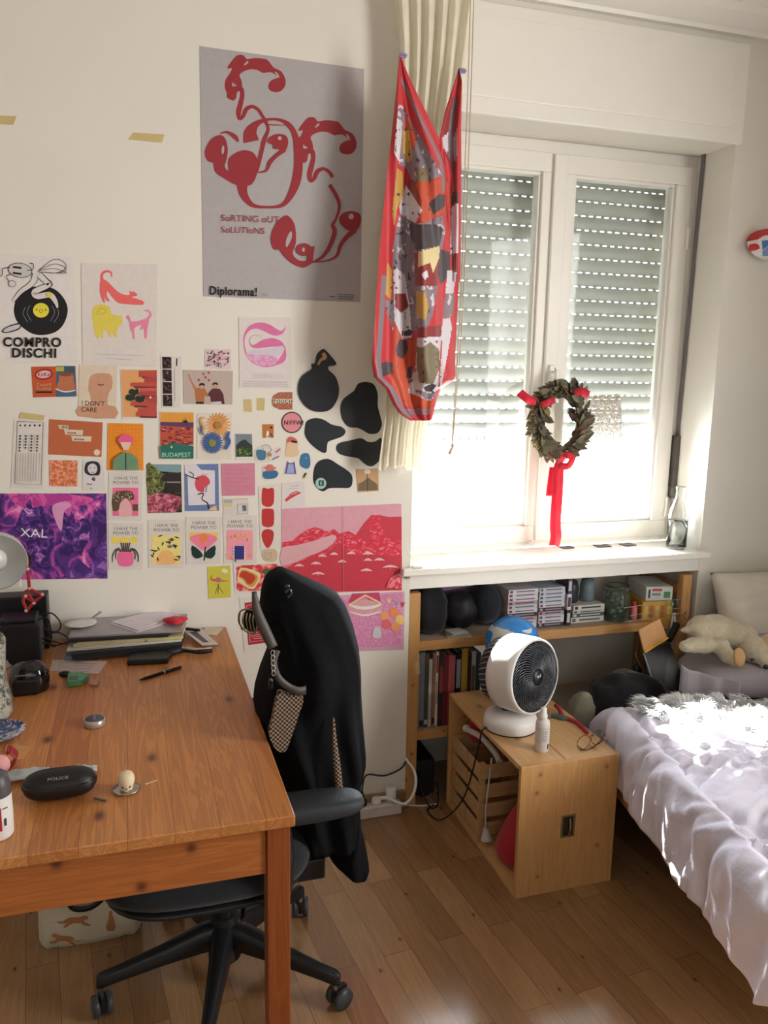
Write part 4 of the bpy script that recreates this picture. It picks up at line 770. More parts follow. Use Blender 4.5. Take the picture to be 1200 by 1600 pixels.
def scarfmat(px, py, xl, xr, yd):
    if yd < 3.5 or px-xl < 6 or (xr-px < 8 and py < 300) or (xr-px < 5): return sc_red
    if (py > 430 and px-xl < 14) or (py < 300 and 12 < xr-px < 17) or (py > 610 and 8 < yd < 18 and noise.noise(V((px*.5, py*.4, 2))) > -.2): return sc_gr
    r = sc_red
    for m, poly in ZONES:
        if inside((px, py), poly): r = m
    nz = noise.noise(V((px*.19, py*.13, 1))); n2 = noise.noise(V((px*.07, py*.05, 7)))
    if r in (sc_w, sc_ol) and nz > .44: r = sc_dk if n2 > 0 else sc_br
    if r is sc_gr and n2 > .05 and nz > .3: r = sc_dk
    if r is sc_gr and n2 < -.2 and nz < -.1: r = sc_w
    if r in (sc_or, sc_go) and nz > .5: r = sc_dk
    return r
root = T('scarf', 'red bordered patterned silk scarf pinned by two corners to the curtain', 'scarf', U(650, 657, Y=-.16))
b = MB(); NU, NV = 110, 380
def sfn(u, v, back=False):
    py = 86+571*v; xl, xr = interp(SLx, py), interp(SRx, py); px = xl+(xr-xl)*u
    w_ = (xr-xl)/120
    return U(px, py, Y=-.155-.028*w_*sin(u*9+2.2*sin(v*3.1))-.012*w_*sin(u*21-v*6)-.02*sin(pi*u)*w_)
def smf(u, v):
    py = 86+571*(v+.002); xl, xr = interp(SLx, py), interp(SRx, py)
    px = xl+(xr-xl)*(u+.006); yd = min([99]+[657-py if px > 622 else 99])
    return scarfmat(px, py, xl, xr, yd)
b.grid(NU, NV, sfn, sc_red, smf); b.build('silk', root, recalc=False)
b = MB(); BL = [(107, 716), (125, 711), (172, 696), (215, 687), (260, 690), (340, 700)]; BRt = [(107, 717.5), (127, 722), (195, 720.5), (262, 721), (420, 719.6), (470, 719)]
def bfn(u, v):
    py = 107+333*v; xl, xr = interp(BL, py), interp(BRt, py); return U(xl+(xr-xl)*u, py, Y=-.135-.01*sin(u*8+v*3))
def bmf(u, v):
    py = 107+333*v; xl, xr = interp(BL, py), interp(BRt, py); px = xl+(xr-xl)*u
    if u > .75 or px-xl < 3 or py < 150: return sc_red
    r = sc_red
    for m, poly in ZONES:
        if inside((px, py), poly): r = m
    return r if r != sc_red else (sc_gr if .35 < u < .55 else sc_br)
b.grid(16, 90, bfn, sc_red, bmf); b.build('back_fold', root, recalc=False)
CLIP = mat('purple_clip', (150, 130, 180), .4)
for (px, py, lb) in ((628, 86, 'small pale purple clip on the scarf\'s left tip'), (721, 110, 'small pale purple clip on the scarf\'s right tip')):
    b = MB(); c = U(px, py, Y=-.163 if px < 700 else -.15)
    b.cyl(c+V((-.006, 0, .003)), c+V((.012, .0, .003)), .0035, m=CLIP, n=10); b.cyl(c+V((-.006, 0, -.004)), c+V((.012, 0, -.004)), .0035, m=CLIP, n=10); b.tube([c+V((.012, 0, .003)), c+V((.017, 0, 0)), c+V((.012, 0, -.004))], .002, STEEL, 6)
    b.build('clip', label=lb, cat='clip')
# pull cords with the wire hook
CORD = mat('cotton_cord', (196, 176, 150), .8, var=.08, scale=300)
root = T('pull_ropes', 'pair of beige pull cords hanging over the left pane', 'cord', U(710, 690, Y=-.125))
for dx in (0, 5):
    b = MB(); b.tube([U(x+dx*f, y, Y=-.12) for x, y, f in ((736, -30, 1), (732, 110, 1), (727, 250, 1), (722, 420, .8), (715, 560, .6), (709, 650, .3), (707, 692, .1))], .0016, CORD, 6, sm=4); b.build('cord', root)
b = MB(); b.ell(U(707, 697, Y=-.12), (.005, .005, .009), CORD); b.cyl(U(706, 700, Y=-.12), U(702, 710, Y=-.12), .004, .006, CORD, 10); b.build('knot', root)
b = MB(); b.tube([U(x, y, Y=-.118) for x, y in ((711, 700), (713, 712), (709, 726), (706, 736), (707, 743), (710, 744), (712, 738))], .0012, STEEL, 6, sm=4); b.build('wire_hook', label='bent wire hook at the end of the beige cords', cat='hook')

# shutter strap and winder on the right reveal
STR = mat('shutter_strap', (128, 122, 128), .8, bump=.3, bscale=400); WD = mat('winder_grey', (92, 86, 84), .5)
b = MB(); xs = NX1-.006
top = U(1099, 240, X=xs); bot = U(1056, 700, X=xs); d = V((0, .0105, 0))
b.prism([top-d, top+d, bot+d, bot-d], (.002, 0, 0), STR)
root = T('shutter_strap', 'grey pull strap and winder at the right of the window', 'strap', bot)
b.build('strap', root)
b = MB(); b.box(NX1-.03, NX1-.003, top.y-.02, top.y+.02, top.z-.002, top.z+.02, PLASTIC_W); b.build('guide', root, bevel=.002)
b = MB(); b.box(NX1-.018, NX1-.0005, bot.y-.02, bot.y+.02, 1.13, 1.34, WD); b.box(NX1-.016, NX1-.0005, bot.y-.015, bot.y+.015, 1.085, 1.13, mat('winder_base', (120, 116, 104), .6)); b.build('winder', root, bevel=.002)

# wreath hanging at the window's middle
rr = random.Random(12)
wc = U(872, 657, Y=.12); 
root = T('wreath', 'wreath of dried green and brown leaves hanging at the window centre', 'wreath', wc)
LM = [mat('leaf_green', (112, 108, 88), .7, var=.15, k=.9), mat('leaf_olive', (134, 128, 100), .7, var=.15, k=.9), mat('leaf_brown', (128, 100, 84), .7, var=.15, k=.9), mat('leaf_dark', (92, 84, 72), .7, var=.15, k=.9), mat('leaf_straw', (176, 154, 110), .7, var=.15, k=.9)]
RX, RZ = .092, .114
b = MB(); b.tube([wc+V((RX*cos(t), 0, RZ*sin(t))) for t in [2*pi*i/32 for i in range(32)]], .013, LM[2], 8, closed=True); b.build('ring', root)
b = MB()
for i in range(360):
    t = rr.uniform(0, 2*pi); base = wc+V((RX*cos(t)+rr.gauss(0, .007), rr.uniform(-.03, .012), RZ*sin(t)+rr.gauss(0, .007)))
    tang = V((-sin(t), 0, cos(t))); rad = V((cos(t), 0, sin(t)))
    d = (tang*rr.uniform(.2, 1)*(1 if t < pi else 1)+rad*rr.uniform(-.5, .8)+V((0, rr.uniform(-.7, .1), 0))).normalized()
    L = rr.uniform(.034, .066); W2 = L*rr.uniform(.17, .30); sd = d.cross(V((rr.uniform(-.4, .4), -1, rr.uniform(-.4, .4)))).normalized(); up = sd.cross(d)
    q = [base, base+d*L*.35+sd*W2+up*.002, base+d*L*.7+sd*W2*.8, base+d*L-up*.003, base+d*L*.7-sd*W2*.8, base+d*L*.35-sd*W2+up*.002]
    mid1 = base+d*L*.35-up*.003; mid2 = base+d*L*.7-up*.004
    a0 = rr.random(); lm = LM[0] if a0 < .3 else LM[1] if a0 < .5 else LM[3] if a0 < .78 else LM[2] if a0 < .88 else LM[4]
    b.add([q[0], q[1], q[2], q[3], q[4], q[5], mid1, mid2], [(0, 1, 6), (1, 2, 7, 6), (2, 3, 7), (3, 4, 7), (4, 5, 6, 7), (5, 0, 6)], lm, True)
b.build('leaves', root, recalc=False)
b = MB()
for i in range(260):
    t = rr.choice([rr.uniform(2.6, 3.9), rr.uniform(3.7, 5.6)]); p0 = wc+V((RX*cos(t)*1.05, rr.uniform(-.025, .005), RZ*sin(t)*1.05)); d = V((cos(t)+rr.uniform(-.6, .6), rr.uniform(-.4, .1), sin(t)+rr.uniform(-.6, .6))).normalized()
    b.tube([p0, p0+d*rr.uniform(.02, .034)], .0006, LM[4], 4); 
    b.ell(p0+d*.028, .0022, LM[4], n=6, k=4)
b.build('dried_flowers', root)
RIB = cloth_mat('red_ribbon', (226, 40, 70), .45, .05, 300, translucent=.3)
def ribbon(name, pts, w_, par, lb=None):
    """flat band through px points, bent in depth"""
    b = MB(); p = [U(x, y, Y=Y) for x, y, Y in pts]; p = [V(q) for q in smoothc([tuple(q) for q in p], 5, False)]
    L = []; Rr = []
    for i, q in enumerate(p):
        d = (p[min(i+1, len(p)-1)]-p[max(0, i-1)]).normalized(); s_ = d.cross(V((0, 1, 0))).normalized(); L.append(q+s_*w_/2); Rr.append(q-s_*w_/2+V((0, .003, 0)))
    n = len(p); b.add(L+Rr, [(i, i+1, n+i+1, n+i) for i in range(n-1)], RIB, True); o = b.build(name, par, recalc=False, solid=.0008); return o
ribbon('bow', [(812, 613, .07), (826, 624, .05), (838, 628, .075)], .030, root); ribbon('bow', [(846, 634, .07), (860, 628, .06), (868, 624, .08)], .026, root); ribbon('bow', [(898, 614, .075), (910, 612, .05), (920, 618, .06)], .030, root)
ribbon('bow', [(872, 728, .08), (884, 712, .05), (894, 716, .045), (888, 728, .06), (874, 728, .07)], .026, root)
ribbon('ribbon_tail', [(878, 722, .075), (873, 735, .072), (872, 760, .075), (870, 790, .072), (868, 820, .075), (869, 838, .07), (866, 853, .072)], .044, root)
ribbon('ribbon_tail', [(864, 730, .085), (861, 750, .09), (858, 775, .09)], .024, root)
b = MB(); b.tube([wc+V((.0, 0, RZ)), V((1.507, .135, 1.60))], .0015, RIB, 6); b.build('hanging_loop', root)

# glittery translucent film stuck on the right pane
b = MB(); fm = bpy.data.materials.new('speckled_film'); n = NT(fm); f = n.noise(n.coord(), 230, 3)
n.link(n.ramp(f, [(0, lin((110, 90, 50))), (.45, lin((190, 150, 80))), (.52, lin((240, 235, 230))), (.6, lin((150, 160, 190)))], True), n.b.inputs['Base Color'])
n.b.inputs['Roughness'].default_value = .3; tp = n.add('BsdfTransparent'); tl = n.add('BsdfTranslucent'); tl.inputs[0].default_value = (.8, .78, .75, 1)
m1 = n.add('MixShader'); m1.inputs[0].default_value = .4; n.link(n.b.outputs[0], m1.inputs[1]); n.link(tl.outputs[0], m1.inputs[2])
m2 = n.add('MixShader'); n.link(n.ramp(n.noise(n.coord(), 170, 2), [(.44, (.12, .12, .12, 1)), (.5, (1, 1, 1, 1))]), m2.inputs[0]); n.link(tp.outputs[0], m2.inputs[1]); n.link(m1.outputs[0], m2.inputs[2]); n.link(m2.outputs[0], n.n['Material Output'].inputs[0])
b.prism([U(x, y, Y=WY+.0152) for x, y in ((900, 620), (970, 615), (972, 690), (900, 692))], (0, .0006, 0), fm); b.build('window_film', label='square of speckled glittery film on the right pane', cat='sticker')

# things on the sill
GW = mat('water', (230, 240, 242), .02, trans=1, var=0, ior=1.33)
p = U(1056, 856, Z=SILLZ+.0005); root = T('water_bottle', 'clear glass bottle half full of water on the sill\'s right end', 'bottle', p)
b = MB(); b.lathe([(.001, 0), (.036, 0), (.0385, .004), (.0385, .13), (.036, .15), (.022, .19), (.0165, .205), (.0165, .232), (.019, .234), (.019, .246), (.0165, .247), (.0145, .244), (.0145, .2), (.0335, .148), (.036, .13), (.036, .006), (.001, .005)], p, GLASS, 32); b.build('glass', root)
b = MB(); b.lathe([(.001, .0055), (.0356, .0065), (.0356, .112), (.001, .112)], p, GW, 32); b.build('water', root)
DC = mat('dark_card', (96, 84, 92), .5)
for i, (px, py, w_, dd, rz, lb) in enumerate(((888, 857, .05, .03, 4, 'small dark card on the sill below the wreath ribbon'), (944, 855, .062, .035, -3, 'dark flat card on the sill between two others'), (985, 853, .055, .038, 8, 'dark card on the sill, rightmost of the three'))):
    b = MB(); c = U(px, py, Z=SILLZ); b.box(c.x-w_/2, c.x+w_/2, c.y-.005, c.y+dd, SILLZ+.0003, SILLZ+.004, DC, rotM('Z', rz, c)); b.build('card', label=lb, cat='card', bevel=.0008)
b = MB(); c = U(656, 888, Z=SILLZ); b.box(c.x-.025, c.x+.012, c.y, c.y+.02, SILLZ, SILLZ+.008, PLASTIC_W); b.build('cord_hook', label='small white plastic fitting at the sill\'s left end', cat='fitting', bevel=.002)
b = MB(); c = U(636, 900, Y=0); b.box(c.x-.006, c.x+.008, -.012, -.0, c.z-.008, c.z+.008, STEEL); b.build('wall_hook', label='tiny metal hook on the wall under the sill\'s left end', cat='hook', bevel=.002)

# printed carton hung on the wall at the right edge
root = T('wall_toy', 'red and white printed paper toy on the wall at the right edge', 'toy', U(1190, 380, Y=-.06)); c = U(1196, 382, Y=-.05)
RT = mat('toy_red', (196, 44, 50), .5); BT = mat('toy_blue', (70, 120, 176), .5)
b = MB(); b.prism([U(x, y, Y=-.06) for x, y in smoothc([(1184, 384), (1183, 374), (1190, 366), (1203, 362), (1215, 372), (1215, 402), (1195, 398)], 3)], (0, .05, 0), PLASTIC_W); b.build('body', root, bevel=.003)
b = MB(); b.prism([U(x, y, Y=-.064) for x, y in smoothc([(1184, 374), (1192, 362), (1205, 356), (1218, 362), (1218, 372), (1198, 367)], 3)], (0, .058, 0), RT); b.build('cap', root)
b = MB(); b.prism([U(x, y, Y=-.066) for x, y in ((1177, 389), (1180, 380), (1186, 382), (1188, 388), (1182, 391))], (0, .03, 0), RT); b.build('foot', root, bevel=.002)
b = MB(); b.prism([U(x, y, Y=-.062) for x, y in ((1191, 376), (1212, 374), (1212, 388), (1203, 382), (1192, 390))], (0, .002, 0), BT); b.prism([U(x, y, Y=-.0622) for x, y in ((1192, 392), (1202, 384), (1212, 391), (1212, 400), (1192, 400))], (0, .002, 0), mat('toy_lilac', (120, 140, 190), .5)); b.build('print', root)
# ------------------------------------------------------------------ bookshelf in the niche under the sill
SZ1, SZ2 = .625, .283           # tops of the shelves
root = T('bookshelf', 'pine open frame bookshelf standing in the niche under the window', 'bookshelf', (1.52, .15, 0))
for (xa, nm) in ((.934, 'left'), (2.068, 'right')):
    for y in (.018, .275):
        b = MB(); b.box(xa-.021, xa+.021, y-.016, y+.016, 0, .81, W_SHELFZ)
        b.build('post', root, bevel=.002)
    for z_ in (.06, .40, .74):
        b = MB(); b.box(xa-.012, xa+.012, .034, .259, z_-.02, z_+.02, W_SHELFZ); b.build('rung', root, bevel=.002)
for z_ in (SZ1, SZ2):
    b = MB(); b.box(.956, 2.046, .03, .27, z_-.012, z_, mat('shelf_board', (160, 146, 130), .6)); b.box(.956, 2.046, .012, .03, z_-.034, z_+.001, W_SHELF); b.box(.956, 2.046, .27, .285, z_-.034, z_, W_SHELF); b.build('shelf', root, bevel=.0015)
b = MB(); c = U(651.5, 1044, Y=.001); b.prism([U(x, y, Y=.0018) for x, y in ((648.5, 1036), (651, 1034), (655, 1036), (656.5, 1053), (649, 1054))], (0, -.0006, 0), mat('cream_sticker', (206, 184, 140), .6)); b.build('sticker', label='small cream tag stuck on the bookshelf\'s left post', cat='sticker')

# upright books, lower compartment
rr = random.Random(5)
def book(x0, t, h, d, col, lb, y=.035, z_=SZ2+.001, tilt=0, mark=None, name='book', group='books standing on the lower shelf', pages=True):
    o = T(name, lb, 'book', (x0+t/2, y+d/2, z_), 0, group, local=True)
    m = mat('cover_%02x%02x%02x' % col, col, .5, var=.05); pg = mat('book_pages', (214, 204, 184), .8, var=.05, scale=300)
    b = MB(); mx = rotM('Y', tilt)
    b.box(-t/2, t/2, -d/2, -d/2+.0025, 0, h, m, mx); b.box(-t/2, -t/2+.002, -d/2+.0025, d/2, 0, h, m, mx); b.box(t/2-.002, t/2, -d/2+.0025, d/2, 0, h, m, mx); b.build('cover', o)
    b = MB(); b.box(-t/2+.002, t/2-.002, -d/2+.0028, d/2-.004, .003, h-.004, pg, mx); b.build('pages', o)
    if mark:
        b = MB()
        for (za, zb, mc) in mark: b.box(-t*.36, t*.36, -d/2-.0006, -d/2, h*za, h*zb, mat('cover_%02x%02x%02x' % mc, mc, .5, var=.05), mx)
        b.build('spine_print', o)
    return o
wm = (216, 210, 200); dk = (30, 30, 34)
x = .960
for t, h, d, c, lb, mk in ((.010, .285, .19, (196, 160, 152), 'thin pale pink book at the left end of the lower shelf', None), (.020, .292, .19, (118, 126, 134), 'blue grey book with a small black mark low on its spine', [(.02, .10, dk)]), (.014, .285, .17, (70, 76, 70), 'dark green grey book right of the blue grey one', [(.04, .10, (200, 200, 190)), (.85, .93, (120, 70, 60))]),
                           (.012, .262, .185, (206, 200, 186), 'shorter white spined book in the left group', [(.1, .5, (180, 174, 160))]), (.012, .285, .17, (150, 112, 90), 'brown book with a light band beside the short white one', [(.04, .12, dk)]), (.010, .288, .18, (220, 214, 200), 'tall white book with red marks along its spine', [(.72, .95, (150, 60, 50)), (.3, .6, (170, 150, 130))]),
                           (.015, .29, .17, (44, 42, 44), 'black book with red dotted spine', [(.45, .8, (150, 56, 50)), (.1, .3, (96, 30, 36))]), (.020, .275, .14, (120, 40, 52), 'maroon book set back above the crate top', None), (.026, .268, .14, (190, 96, 96), 'wide coral red book on the lower shelf', None), (.022, .28, .17, (20, 28, 48), 'navy book with a pale stripe on its spine', [(.5, .9, (150, 160, 176)), (.1, .3, (50, 60, 120))]),
                           (.024, .292, .17, (196, 164, 62), 'mustard yellow book on the lower shelf', [(.1, .3, (196, 120, 60))]), (.012, .27, .16, (70, 42, 38), 'thin dark brown book right of the yellow one', None), (.017, .278, .165, (190, 196, 190), 'pale grey book with dark lettering behind the fan', [(.3, .8, (110, 100, 96))]), (.018, .27, .16, (52, 76, 74), 'dark teal book behind the fan', None)):
    book(x, t, h, d, c, lb, mark=mk, y=.034+rr.uniform(0, .006)); x += t+.0015
SPK = cloth_mat('black_bag_cloth', (18, 19, 24), .9, .3, 200); PUR = cloth_mat('purple_cloth', (150, 104, 160), .9, .2, 200)
def blob(name, lb, cat, c, r, m, jit=.16, js=9, par=None, n=28, k=18, group=None, rot=None):
    b = MB(); b.ell(c, r, m, rot.to_3x3() if rot else None, n, k, jit, js)
    return b.build(name, par, label=lb, cat=cat, group=group, weld=True, sub=1)
def sack(name, lb, cat, c, r, m, p=.55, crease=.10, seed=0, top=.5, lean=0):
    """slumped soft bag: superelliptic rings with creases"""
    b = MB(); rings = []; c = V(c)
    for i in range(23):
        t_ = -pi/2+pi*i/22; k = max(.001, cos(t_))**.45*(1-(1-top)*max(0, sin(t_))**1.5); z_ = r[2]*(abs(sin(t_))**.75)*(1 if t_ > 0 else -1); ring = []
        for j in range(44):
            a_ = 2*pi*j/44; q = V((r[0]*abs(cos(a_))**p*(1 if cos(a_) > 0 else -1)*k, r[1]*abs(sin(a_))**p*(1 if sin(a_) > 0 else -1)*k, z_)); w_ = noise.noise(V((q.x*16+seed, q.y*16, q.z*9)))+.8*abs(noise.noise(V((q.x*9+seed, q.y*9, q.z*34))))
            ring.append(c+V((q.x*(1-crease*w_)+lean*q.z, q.y*(1-crease*w_), q.z*(1-crease*.3*w_))))
        rings.append(ring)
    b.loft(rings, m); return b.build(name, label=lb, cat=cat)
def onshelf(px, py, y): return U(px, py, Y=y)
# upper compartment
c = U(685, 960, Y=.10); sack('backpack', 'dark fabric bag at the upper shelf\'s left end', 'bag', (1.028, .13, SZ1+.092), (.064, .09, .090), SPK, .6, .14, 1, .75)
blob('headphone_case', 'black rounded case in the middle of the dark bags', 'case', (1.15, .12, SZ1+.074), (.070, .07, .072), mat('black_case', (18, 18, 23), .6), .12, 25)
blob('pouch', 'dark navy pouch right of the black rounded case', 'bag', (1.265, .15, SZ1+.085), (.066, .085, .085), cloth_mat('navy_cloth', (22, 28, 40), .9, .3, 200))
blob('folded_cloth', 'folded purple cloth on top of the dark bags', 'cloth', (1.14, .185, SZ1+.165), (.12, .05, .028), PUR, .3)
for i in range(3):
    b = MB(); b.box(1.075+i*.004, 1.165-i*.01, .02, .08, SZ1+.0015+i*.006, SZ1+.006+i*.006, mat('booklet_%d' % i, [(200, 196, 186), (170, 160, 140), (190, 190, 190)][i], .6), rotM('Z', -8+9*i, (1.12, .05, 0))); b.build('booklet', label=['lowest thin booklet under the black case', 'middle thin booklet under the black case', 'topmost thin booklet under the black case'][i], cat='booklet', group='booklets under the black case')
# two columns of paperbacks lying flat
def flat(x0, x1, y0, y1, z0, t, col, band, lb, mark=(60, 50, 60), group='flat stacked comics on the upper shelf', rz=0):
    o = T('comic', lb, 'book', ((x0+x1)/2, (y0+y1)/2, z0), R(rz), group, local=True); w_ = (x1-x0)/2; d = (y1-y0)/2
    b = MB(); m = mat('cover_%02x%02x%02x' % col, col, .5, var=.05); pg = MATS['book_pages']
    b.box(-w_, w_, -d, -d+.002, 0, t, m); b.box(-w_, w_, -d+.002, d, 0, .001, m); b.box(-w_, w_, -d+.002, d, t-.001, t, m); b.build('cover', o)
    b = MB(); b.box(-w_+.002, w_-.002, -d+.002, d-.002, .001, t-.001, pg); b.build('pages', o)
    b = MB(); b.box(-w_*.92, -w_*.72, -d-.0005, -d, t*.2, t*.8, mat('cover_%02x%02x%02x' % band, band, .5, var=.05)); b.box(-w_*.5, w_*.75, -d-.0005, -d, t*.35, t*.65, mat('cover_%02x%02x%02x' % mark, mark, .5, var=.05)); b.build('spine_print', o)
order = ['lowest', 'second', 'third', 'fourth', 'fifth', 'sixth', 'seventh', 'eighth', 'ninth', 'topmost']
cw = [((206, 200, 206), (120, 50, 60), (110, 96, 116)), ((56, 52, 62), (170, 160, 166), (150, 140, 150)), ((176, 150, 156), (110, 44, 56), (90, 70, 80)), ((190, 196, 206), (70, 76, 96), (96, 96, 110))]
for col_, (x0, x1, y0, nm) in enumerate(((1.325, 1.448, .06, 'left'), (1.452, 1.56, .055, 'right'))):
    zz_ = SZ1+.001
    for i in range(10):
        k = (i*3+col_) % 4 if i < 7 else 0 if col_ == 0 else 3
        t = .0150; flat(x0, x1, y0+rr.uniform(0, .004), y0+.15, zz_, t, *cw[k][:2], f'{order[i]} comic in the {nm} flat pile on the upper shelf', cw[k][2]); zz_ += t+.0003
for i in range(3): book(1.568+0*i, .017, .062, .10, [(40, 38, 44), (206, 200, 206), (70, 66, 74)][i], ['bottom small spine beside the comic piles', 'middle small spine beside the comic piles', 'top small spine beside the comic piles'][i], y=.05, z_=SZ1+.001+.0625*i if i < 3 else 0, mark=[(.2, .8, (190, 186, 190) if i != 1 else (60, 56, 66))], name='comic', group='upright comics beside the flat piles') if SZ1+.001+.0625*i+.062 < .825 else None
for i, (c1, mk, t, lb) in enumerate((((200, 196, 186), (90, 90, 86), .022, 'lowest flat book in the pile left of the glass jar'), ((60, 90, 96), (190, 200, 200), .015, 'second flat book, teal, left of the glass jar'), ((190, 186, 170), (90, 84, 80), .012, 'third flat book in the pile left of the glass jar'), ((206, 204, 196), (50, 50, 50), .020, 'topmost pale flat book lettered in black left of the glass jar'))):
    flat(1.60+i*.003, 1.745, .07, .19, SZ1+.001+[0, .0222, .0374, .0496][i], t, c1, mk, lb, mk, group='flat books left of the glass jar')
for px, lb, r in ((1.625, 'dark round box standing on the flat books', .032), (1.70, 'grey blue round box standing on the flat books', .029)):
    b = MB(); c = V((px, .13, SZ1+.072)); b.lathe([(.001, 0), (r*.9, 0), (r, .01), (r, .06), (r*.8, .085), (.001, .09)], c, mat('round_box_%d' % int(r*1000), (44, 46, 58) if r > .03 else (110, 126, 134), .4)); b.build('round_box', label=lb, cat='box')
CH0 = .4318
root = T('beach_ball', 'blue ball with white cloud patches resting behind the fan', 'ball', (1.33, -.06, .43)); c = U(797, 1002, Y=-.105); rb = .097
b = MB(); BL_ = mat('ball_blue', (44, 128, 206), .25, coat=.4); WH = mat('ball_cloud', (206, 208, 204), .3, coat=.4)
c = V((1.262, -.112, .541+rb)); bb = MB(); bb.box(1.215, 1.31, -.165, -.045, CH0, .5405, mat('dark_box', (34, 30, 30), .7)); bb.build('storage_box', label='small dark box under the blue ball behind the fan', cat='box', bevel=.003)
def bpt(u, v): t = pi*v; a_ = 2*pi*u; return c+V((rb*sin(t)*cos(a_), rb*sin(t)*sin(a_), rb*cos(t)))
def bmt(u, v):
    p_ = bpt(u, v)-c; q = noise.noise(V((p_.x, p_.y*.7, p_.z*1.6))*13+V((3.2, 1.4, 7.1)))
    return WH if q > .12 and abs(p_.z) < .07 else BL_
b.grid(96, 64, bpt, BL_, bmt); b.build('ball', root, weld=True)
# glass jar with green pieces, pink bottle, eyeglass frame, pencil
GJ = mat('green_glass', (214, 232, 222), .06, trans=.96, var=0, ior=1.3)
c = V((1.80, .075, SZ1+.001)); root = T('glass_jar', 'patterned clear glass jar holding green bits on the upper shelf', 'jar', c)
b = MB(); b.lathe([(.001, 0), (.046, 0), (.05, .008), (.051, .10), (.044, .118), (.040, .124), (.046, .128), (.046, .142), (.040, .144), (.038, .125), (.046, .10), (.046, .01), (.001, .006)], c, GJ, 32); b.build('glass', root)
b = MB()
for i in range(60):
    t = rr.uniform(0, 6.28); r_ = rr.uniform(.01, .037); b.ell(c+V((r_*cos(t), r_*sin(t), rr.uniform(.014, .10))), (rr.uniform(.004, .009),)*3, mat('jar_bits_%d' % (i % 3), [(120, 136, 116), (164, 174, 156), (84, 100, 90)][i % 3], .6), n=6, k=4)
b.build('green_bits', root)
c = V((1.873, .06, SZ1+.001)); root = T('pink_bottle', 'tiny pink bottle with a red cap beside the glass jar', 'bottle', c)
b = MB(); b.lathe([(.001, 0), (.012, 0), (.0135, .004), (.012, .045), (.008, .052), (.001, .053)], c, mat('pink_plastic', (226, 132, 140), .35)); b.build('body', root)
b = MB(); b.lathe([(.008, .05), (.009, .051), (.0075, .072), (.001, .074)], c, mat('red_cap', (190, 40, 48), .4)); b.build('cap', root)
b = MB()
for i in range(3): b.tube([V((1.91+i*.028, .055, SZ1+.003)), V((1.925+i*.028, .05, SZ1+.003)), V((1.945+i*.028, .06, SZ1+.004))], .0017, BLACK, 6)
b.build('hair_pin', label='thin dark pins lying at the shelf\'s front edge', cat='pin')
# tea boxes and wire basket
root = T('carton', 'yellow and orange printed tea carton on the upper shelf', 'box', (2.0, .1, SZ1)); YC = mat('carton_yellow', (214, 168, 70), .5); OC = mat('carton_orange', (206, 120, 60), .5)
mx = rotM('Z', -10, (1.97, .1, 0))
b = MB(); b.box(1.905, 2.03, .02, .22, SZ1+.001, SZ1+.078, YC, mx); b.build('box', root, bevel=.001)
b = MB()
for i in range(5): b.box(1.912+i*.023, 1.927+i*.023, .0185, .02, SZ1+.012, SZ1+.062, OC if i % 2 else mat('carton_cream', (226, 196, 110), .5), mx); b.box(1.9035, 1.905, .03+i*.036, .05+i*.036, SZ1+.012, SZ1+.06, OC, mx)
b.build('print', root)
root = T('carton', 'white and green printed carton lying on the yellow one', 'box', (1.98, .1, SZ1+.08)); WC = mat('carton_white', (206, 208, 204), .5)
b = MB(); b.box(1.92, 2.03, .03, .2, SZ1+.0795, SZ1+.135, WC, mx); b.build('box', root, bevel=.001)
b = MB(); b.box(1.994, 2.02, .0285, .03, SZ1+.09, SZ1+.115, mat('carton_green', (80, 140, 90), .5), mx); b.box(1.945, 1.985, .0285, .03, SZ1+.118, SZ1+.128, mat('carton_red', (190, 90, 90), .5), mx); b.box(1.93, 1.937, .0285, .03, SZ1+.09, SZ1+.125, mat('carton_ink', (60, 60, 66), .5), mx); b.box(1.945, 1.98, .0285, .03, SZ1+.10, SZ1+.11, mat('carton_grey', (140, 140, 146), .5), mx); b.build('print', root)
b = MB()
for (p0, p1) in (((975, 950), (1062, 936)), ((985, 962), (1062, 950)), ((975, 972), (1052, 960)), ((1062, 936), (1058, 962)), ((1040, 940), (1040, 965)), ((1018, 943), (1018, 968))): b.tube([U(*p0, Y=.003), U(*p1, Y=.003)], .0012, STEEL, 6)
root = T('wire_rack', 'thin wire rack hooked on the shelf before the cartons', 'rack', U(1040, 965, Y=.0)); b.build('wires', root)
b = MB(); b.ell(U(1050, 944, Y=-.006), (.008, .006, .009), mat('green_bead', (110, 180, 150), .3)); b.ell(U(1058, 942, Y=-.006), (.007, .005, .012), mat('grey_bead', (96, 98, 104), .3)); b.build('charms', root)
b = MB(); b.tube([U(x, y, Y=-.012) for x, y in ((1052, 958), (1050, 970), (1048, 984))], .0032, WHITE, 8); b.tube([U(x, y, Y=-.012) for x, y in ((1054, 958), (1054, 970), (1056, 984))], .004, WHITE, 8); b.build('earbuds', label='white wired earphones hanging from the shelf\'s right end', cat='earphones')
b = MB(); b.tube([U(x, y, Y=-.02) for x, y in ((1052, 962), (1062, 958), (1072, 966), (1076, 978), (1070, 990), (1066, 1004), (1068, 1030), (1062, 1040))], .002, mat('grey_cable', (150, 146, 146), .5), 6, sm=3); b.build('cable', label='thin grey cable looping beside the shelf\'s right post', cat='cable')

